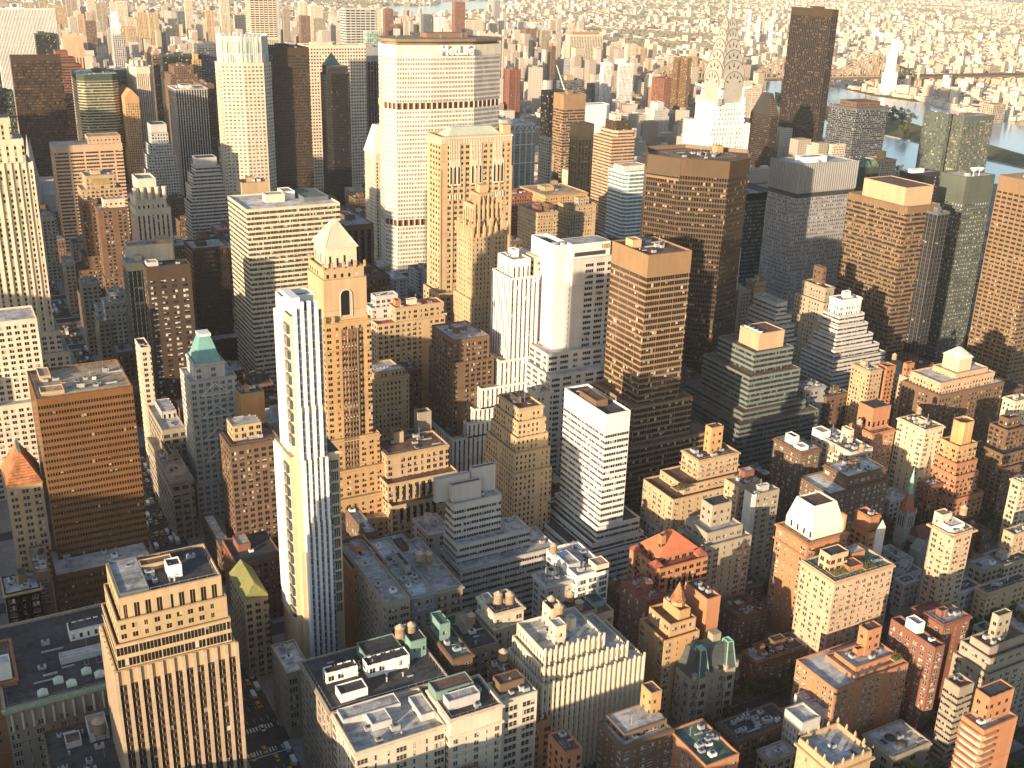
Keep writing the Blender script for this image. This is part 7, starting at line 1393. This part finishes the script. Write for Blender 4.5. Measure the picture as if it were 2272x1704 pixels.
# ---------------------------------------------------------------- town houses and lofts of the side streets: nothing tells one from the next
g = random.Random(31); HS_ = ['D:BR:bay=3.2:fl=3.5:top=1.6','D:RB:bay=3.2:fl=3.5:top=1.6','D:BG:bay=3.2:fl=3.5:top=1.6','D:BR:bay=3.2:fl=3.5:top=1.4','D:LG:bay=3.2:fl=3.5:top=1.6']
for (x0, y0, x1, y1, h, low) in [(-89.6,418.7,-74.4,435.8,40.0,0),(38.2,204.9,59.5,228.5,32.1,0),(14.5,405.5,37.5,433.9,36.2,0),(99.3,405.5,116.4,430.9,18.5,0),(118.4,405.5,133.2,427.5,28.0,0),(562.5,405.5,580.0,428.3,29.5,0),(582.4,405.5,601.6,433.4,37.8,0),(485.0,439.0,504.0,465.5,24.8,0),(531.2,439.0,546.9,465.5,35.4,0),(361.2,484.5,375.9,506.9,26.3,0),(441.2,484.5,460.7,514.5,39.2,0),(377.6,518.4,394.9,545.5,37.4,0),(396.9,522.7,418.3,545.5,21.3,0),(553.7,484.5,577.6,508.6,28.1,0),(579.7,484.5,596.9,511.4,30.5,0),(706.6,517.3,727.3,545.5,22.8,0),(78.0,564.5,97.6,590.2,39.2,0),(31.9,606.4,50.2,630.5,39.5,0),(89.1,607.8,109.7,630.5,30.2,0),(754.2,564.5,774.8,591.8,30.9,0),(778.0,607.8,792.2,630.5,29.7,0),(816.0,605.5,833.5,630.5,31.8,0),(71.1,649.5,88.5,679.1,27.6,0),(91.5,649.5,106.1,678.7,33.3,0),(14.5,685.9,38.2,715.5,26.9,0),(82.2,692.5,96.9,715.5,29.9,0),(858.0,649.5,875.4,679.1,21.5,0),(899.8,685.6,917.0,715.5,37.6,0),(963.3,734.5,979.3,760.2,37.4,0),(1009.4,766.4,1029.3,794.5,34.7,0),(120.1,847.3,138.3,874.5,29.0,0),(259.5,847.4,280.2,874.5,32.4,0),(281.5,849.3,296.0,874.5,39.4,0),(14.5,931.2,29.9,953.5,30.8,0),(136.7,930.8,157.0,953.5,22.9,0),(273.3,893.5,296.6,923.2,39.6,0),(341.0,893.5,361.5,916.4,27.7,0),(341.0,926.7,361.8,953.5,21.2,0),(574.7,925.3,592.2,953.5,30.5,0),(168.0,1009.7,188.0,1032.5,29.6,0),(581.5,972.5,598.5,998.9,26.1,0),(14.5,1051.5,36.8,1077.7,24.9,0),(36.9,1088.8,54.0,1111.5,29.2,0),(81.3,1088.3,100.3,1111.5,37.3,0),(120.5,1083.1,142.5,1111.5,31.4,0),(168.0,1051.5,186.3,1075.9,31.9,0),(168.0,1087.4,187.1,1111.5,33.5,0),(188.4,1084.4,206.9,1111.5,31.1,0),(34.0,1130.5,54.0,1152.9,31.7,0),(14.5,1167.1,31.8,1190.5,26.9,0),(168.0,1130.5,185.2,1154.7,27.2,0),(186.4,1130.5,206.9,1159.3,32.9,0),(363.0,1130.5,379.1,1153.3,36.1,0),(341.0,1164.5,360.8,1190.5,34.8,0),(361.9,1165.8,385.2,1190.5,29.6,0),(14.5,1247.1,33.5,1270.5,34.9,0),(168.0,1243.7,191.1,1270.5,21.2,0),(379.3,1209.5,403.2,1233.8,39.4,0),(388.6,1248.3,406.5,1270.5,29.7,0),(642.0,1209.5,657.0,1236.7,38.1,0),(14.5,1289.5,32.2,1319.3,35.2,0),(118.2,1289.5,138.8,1313.7,35.8,0),(30.1,1327.0,44.9,1349.5,26.2,0),(168.0,1289.5,188.2,1312.4,39.3,0),(360.2,1289.5,383.3,1316.6,25.1,0),(402.9,1289.5,426.3,1314.3,33.4,0),(441.6,1323.2,457.0,1349.5,29.8,0),(206.5,167.5,215.4,183.3,14.0,1),(341.0,210.8,349.4,228.5,13.0,1),(356.1,209.9,364.0,228.5,14.9,1),(372.9,210.6,379.5,228.5,15.7,1),(341.0,289.5,349.6,307.5,14.1,1),(357.3,289.6,365.2,307.5,13.1,1),(410.1,290.7,416.7,307.5,17.4,1),(424.2,291.8,432.3,307.5,13.6,1),(191.7,326.5,200.0,342.7,15.5,1),(378.8,326.5,386.9,343.4,14.6,1),(444.1,370.3,452.6,386.5,13.2,1),(223.5,448.3,232.4,465.5,17.8,1),(355.4,405.5,363.5,423.6,15.6,1),(371.1,405.5,377.8,421.5,13.5,1)]:
    fc = g.choice(HS_); w, d = x1-x0, y1-y0
    r = empty('row_house' if low else 'loft_building', ((x0+x1)/2, (y0+y1)/2, 0), 'narrow old town house in a shaded side street row' if low else 'low shaded masonry building wedged between taller blocks', 'row house' if low else 'loft building', 'town houses of the side streets' if low else 'low infill buildings')
    tier(r, rect(x0,y0,x1,y1), 0, h, fc, g.choice(['dark','grey','dark','light','brown']), par=.7)
    if low:
        m = M(); cx = x0+w*g.uniform(.1,.8); m.box(cx, y0+d*.45, h-.7, cx+.9, y0+d*.45+1.8, h+1.6); m.obj('chimney', fmat('N:RB'), r)
        m = M(); cx = x0+w*.5; m.box(cx-1, y0+d*.65, h-.7, cx+1.2, y0+d*.65+2.2, h+1.9); m.obj('bulkhead', fmat('N:BG'), r)
    else: clutter(r, x0+1, y0+1, x1-1, y1-1, h-.7, 'f%d%d' % (x0, y0), 2, fc)
# ---------------------------------------------------------------- the far borough and the far uptown mass, too many to count
def far_mat(name, cols, rough=.85):
    m = bpy.data.materials.new(name); m.use_nodes = True; k = NT(m.node_tree); b = m.node_tree.nodes['Principled BSDF']
    geo = k.n('ShaderNodeNewGeometry'); cr = k.n('ShaderNodeValToRGB'); cr.color_ramp.interpolation = 'CONSTANT'
    k.put(cr.inputs[0], geo.outputs['Random Per Island']); e = cr.color_ramp.elements
    for i, c in enumerate(cols):
        el = e[i] if i < 2 else e.new(i/len(cols)); el.position = i/len(cols); el.color = (*c, 1)
    # storeys
    sx = k.n('ShaderNodeSeparateXYZ'); k.put(sx.inputs[0], k.n('ShaderNodeUVMap').outputs[0])
    w = k.m('MULTIPLY', k.m('GREATER_THAN', k.m('FRACT', k.m('DIVIDE', sx.outputs[0], 5.0)), .5), k.m('GREATER_THAN', k.m('FRACT', k.m('DIVIDE', sx.outputs[1], 4.0)), .5))
    nz = k.n('ShaderNodeSeparateXYZ'); k.put(nz.inputs[0], geo.outputs['Normal']); side = k.m('LESS_THAN', nz.outputs[2], .5)
    k.put(b.inputs['Base Color'], k.mix(k.m('MULTIPLY', k.m('MULTIPLY', w, side), .55), cr.outputs[0], (.06,.06,.065,1)))
    b.inputs['Roughness'].default_value = rough; return m
def inpoly(x, y, P):
    c = False; j = len(P)-1
    for i in range(len(P)):
        if (P[i][1] > y) != (P[j][1] > y) and x < (P[j][0]-P[i][0])*(y-P[i][1])/(P[j][1]-P[i][1])+P[i][0]: c = not c
        j = i
    return c
WATERS = [RIVER, [(3175.7,8175.2),(3375.9,8082.0),(3695.5,8293.2),(4320.0,9368.0),(4756.6,9418.0),(4844.6,9018.2),(4300.4,7918.3),(3602.4,7341.1),(3201.1,6883.3),(2667.9,6209.3),(2548.3,6262.2),(2743.1,6824.7)], [(3168.7,6121.2),(3045.7,5754.6),(3223.2,5727.6),(3176.4,5397.8),(2683.8,4570.2),(2615.9,4573.7),(2760.2,5035.3),(2588.9,4904.8),(2829.1,5475.1)]]
FARC = [(.52,.45,.37),(.55,.49,.42),(.44,.36,.28),(.50,.43,.35),(.42,.32,.25),(.44,.35,.27),(.62,.57,.50),(.50,.43,.35),(.42,.36,.30),(.56,.49,.40)]
BANK = [(1500,60000),(5478.5,9571.6),(3163.9,5376.8),(2117.7,3252.4),(2162.0,2906.5),(2435.5,2662.1),(2440.5,2501.7),(2366.3,2284.5),(2371.9,2138.1),(2299.7,1954.0),(2253.3,1772.7),(2232.8,1668.0),(2234.0,1549.1),(60000,-3000),(60000,60000)]
g = random.Random(77); q = M(); tr = M(); up = M()
def on_far_side(x, y):
    # east of the river's far bank
    return inpoly(x, y, BANK)
cnt = 0
for i in range(90000):
    yaw = R(g.uniform(-1, 58)); r = 2300*math.exp(g.random()*2.1); x, y = CAM[0]+r*math.sin(yaw), CAM[1]+r*math.cos(yaw)
    if any(inpoly(x, y, W_) for W_ in WATERS) or not (on_far_side(x, y) or r > 5600): continue
    park = math.sin(x*.0021+1.3)*math.sin(y*.0017+.4)+.5*math.sin(x*.006+y*.004)
    sc = min(1.75, (r/3000)**.5)
    if park > .62 or g.random() < .13:
        for _ in range(2 if park > .6 else 1):
            s = g.uniform(7, 16)*sc; xx, yy = x+g.uniform(-25,25), y+g.uniform(-25,25); tr.frus(ring(xx,yy,s,6,g.random()), ring(xx+g.uniform(-3,3),yy+g.uniform(-3,3),s*.55,6,g.random()), 0, s*.55, 0); tr.frus(ring(xx,yy,s*.56,6), ring(xx,yy,s*.1,6), s*.54, s*.85, 0, 0)
        if park > .6: continue
    w, d, h = g.uniform(9,28)*sc, g.uniform(9,24)*sc, g.choice((7,8,9,10,12,14))*(1 if g.random() < .93 else 3.2)
    if g.random() < .06: w *= 2.4; d *= 1.8; h = 9
    a = R(18)+(math.pi/2 if g.random() < .5 else 0); c, s = math.cos(a), math.sin(a); b0 = [( -w/2,-d/2),(w/2,-d/2),(w/2,d/2),(-w/2,d/2)]
    q.prism([(x+px*c-py*s, y+px*s+py*c) for px, py in b0], 0, h, 0, 0)
tag(q.obj('far_borough_houses', far_mat('far_borough', FARC)), kind='stuff'); tag(tr.obj('far_woodland', plain('far_foliage', (.21,.195,.125), .95, .4, .01)), kind='stuff')
for i in range(5200):
    yaw = R(g.uniform(-1, 47)); r = g.uniform(1250, 6200); x, y = CAM[0]+r*math.sin(yaw), CAM[1]+r*math.cos(yaw)
    if y < 1300 or y < 1500 and x < 700: continue
    if on_far_side(x, y) or any(inpoly(x, y, W_) for W_ in WATERS) or x < 200+max(0, (y-3000))*.0 and r > 2400: continue
    if any(b[0]-14 < x < b[2]+14 and b[1]-14 < y < b[3]+14 for _, b, _ in BX.values()): continue
    w, d = g.uniform(14,30), g.uniform(12,26); h = g.choice((14,18,20,24,30,38,46,55)) if r > 1900 else g.choice((14,18,22,26,34))
    if r > 2600 and g.random() < .16: h = g.uniform(60, 95)
    up.prism(rect(x-w/2,y-d/2,x+w/2,y+d/2), 0, h, 0, 0)
    if g.random() < .5: up.prism(rect(x-w/4,y-d/4,x+w/6,y+d/6), h, h+g.uniform(3,6), 0, 0)
tag(up.obj('uptown_blocks', far_mat('uptown', [(.47,.40,.32),(.56,.48,.38),(.40,.29,.22),(.58,.52,.44),(.44,.35,.26),(.34,.29,.25),(.60,.55,.47),(.41,.36,.31)])), kind='stuff')
# ---------------------------------------------------------------- unseen blocks added west and south of the frame to cast the low-sun shade
for (x0, y0, x1, y1, z) in [(-357.5,82.3,-293.5,115.3,66),(-357.3,123.6,-293.3,156.6,66),(-359.7,162.1,-295.7,195.1,74),(-359.7,202.1,-295.7,235.1,104),(-357.8,243.9,-293.8,276.9,76),(-359.7,283.3,-295.7,316.3,50),(-357.6,325.9,-293.6,358.9,40),(-359.6,363.4,-295.6,396.4,50),(-356.9,402.8,-292.9,435.8,34),(-359.6,442.5,-295.6,475.5,44),(-359.6,482.1,-295.6,515.1,40),(-358.5,524.5,-294.5,557.5,34),(-286.1,-34.3,-222.1,-1.3,86),(-286.2,2.7,-222.2,35.7,86),(-287.8,42.4,-223.8,75.4,80),(-285.8,82.8,-221.8,115.8,80),(-285.4,122.6,-221.4,155.6,66),(-286.6,163.8,-222.6,196.8,94),(-285.6,205.8,-221.6,238.8,86),(-287.2,244.2,-223.2,277.2,80),(-287.7,284.7,-223.7,317.7,50),(-287.1,324.9,-223.1,357.9,34),(-286.1,362.0,-222.1,395.0,40),(-287.7,402.0,-223.7,435.0,34),(-287.6,443.3,-223.6,476.3,50),(-285.4,483.6,-221.4,516.6,40),(-286.0,523.4,-222.0,556.4,40),(-286.7,563.5,-222.7,596.5,74),(-284.8,605.1,-220.8,638.1,74),(-285.7,642.0,-221.7,675.0,66),(-215.2,4.7,-151.2,37.7,66),(-216.0,44.2,-152.0,77.2,54),(-212.3,84.9,-148.3,117.9,66),(-214.5,123.5,-150.5,156.5,66),(-212.5,163.7,-148.5,196.7,58),(-213.8,205.7,-149.8,238.7,68),(-215.7,243.4,-151.7,276.4,58),(-212.9,285.9,-148.9,318.9,34),(-212.3,324.2,-148.3,357.2,40),(-215.9,364.9,-151.9,397.9,40),(-213.4,403.4,-149.4,436.4,44),(-214.8,442.1,-150.8,475.1,40),(-214.2,485.9,-150.2,518.9,44),(-215.3,522.6,-151.3,555.6,40),(-213.5,565.2,-149.5,598.2,94),(-214.5,605.0,-150.5,638.0,94),(-215.4,643.5,-151.4,676.5,86),(-215.4,683.7,-151.4,716.7,74),(-140.3,3.5,-76.3,36.5,62),(-142.7,45.7,-78.7,78.7,68),(-141.3,82.5,-77.3,115.5,58),(-143.6,122.8,-79.6,155.8,62),(-140.6,164.8,-76.6,197.8,62),(-142.6,205.1,-78.6,238.1,54),(-68.4,2.8,-4.4,35.8,66),(-70.9,44.9,-6.9,77.9,68),(-69.4,83.3,-5.4,116.3,68),(-68.9,123.9,-4.9,156.9,68),(-69.9,164.8,-5.9,197.8,54),(1.3,-197.7,65.3,-164.7,44),(3.7,-156.9,67.7,-123.9,34),(3.8,-117.0,67.8,-84.0,34),(2.4,-74.8,66.4,-41.8,34),(1.2,-37.1,65.2,-4.1,44),(3.3,3.8,67.3,36.8,34),(3.9,42.7,67.9,75.7,34),(2.3,82.3,66.3,115.3,44),(0.0,125.6,64.0,158.6,34),(1.8,162.7,65.8,195.7,34),(73.4,-194.3,137.4,-161.3,34),(72.4,-158.0,136.4,-125.0,50),(73.9,-116.5,137.9,-83.5,40),(74.7,-75.8,138.7,-42.8,34),(74.5,-37.0,138.5,-4.0,50),(73.4,3.5,137.4,36.5,44),(75.2,43.1,139.2,76.1,40),(73.6,85.4,137.6,118.4,34),(72.9,122.6,136.9,155.6,34),(146.7,-195.6,210.7,-162.6,34),(147.1,-155.8,211.1,-122.8,44),(147.1,-117.0,211.1,-84.0,34),(144.2,-75.2,208.2,-42.2,40),(147.1,-35.2,211.1,-2.2,44),(147.7,4.3,211.7,37.3,40),(144.1,42.2,208.1,75.2,34),(146.8,83.4,210.8,116.4,34),(217.8,-197.9,281.8,-164.9,48),(216.2,-156.3,280.2,-123.3,44),(216.2,-116.4,280.2,-83.4,48),(218.4,-74.3,282.4,-41.3,44),(217.4,-37.9,281.4,-4.9,48),(219.5,3.7,283.5,36.7,34),(219.0,43.7,283.0,76.7,44),(217.2,84.2,281.2,117.2,34),(-255,690,-205,770,186),(-330,560,-270,620,150),(-300,820,-240,880,165),(-260,930,-200,990,185),(-300,1060,-250,1120,190),(-260,1190,-190,1260,235),(-300,1330,-240,1390,190),(-200,1420,-150,1480,150),(-260,1560,-200,1620,180),(-230,1800,-170,1860,190),(-150,1000,-110,1040,130),(-520,400,-460,470,170),(-400,260,-350,330,130)]:
    tier(empty('shade_block', ((x0+x1)/2, (y0+y1)/2, 0), 'unseen block added on the sunset side to shade the streets', 'shade block', 'added blocks that shade the streets'), rect(x0,y0,x1,y1), 0, z, 'P:BG:bay=3:fl=3.6', 'grey')
# ---------------------------------------------------------------- haze
hz = M(); hz.box(-2900, -700, -1.0, 24000, 24000, 340, 0, True); hm = bpy.data.materials.new('haze'); hm.use_nodes = True
t = hm.node_tree; t.nodes.remove(t.nodes['Principled BSDF']); v = t.nodes.new('ShaderNodeVolumePrincipled'); v.inputs['Color'].default_value = (.93, .96, 1.0, 1); v.inputs['Density'].default_value = .000026; v.inputs['Anisotropy'].default_value = .0
t.links.new(v.outputs[0], t.nodes['Material Output'].inputs['Volume']); ho = hz.obj('haze', hm); ho['kind'] = 'stuff'
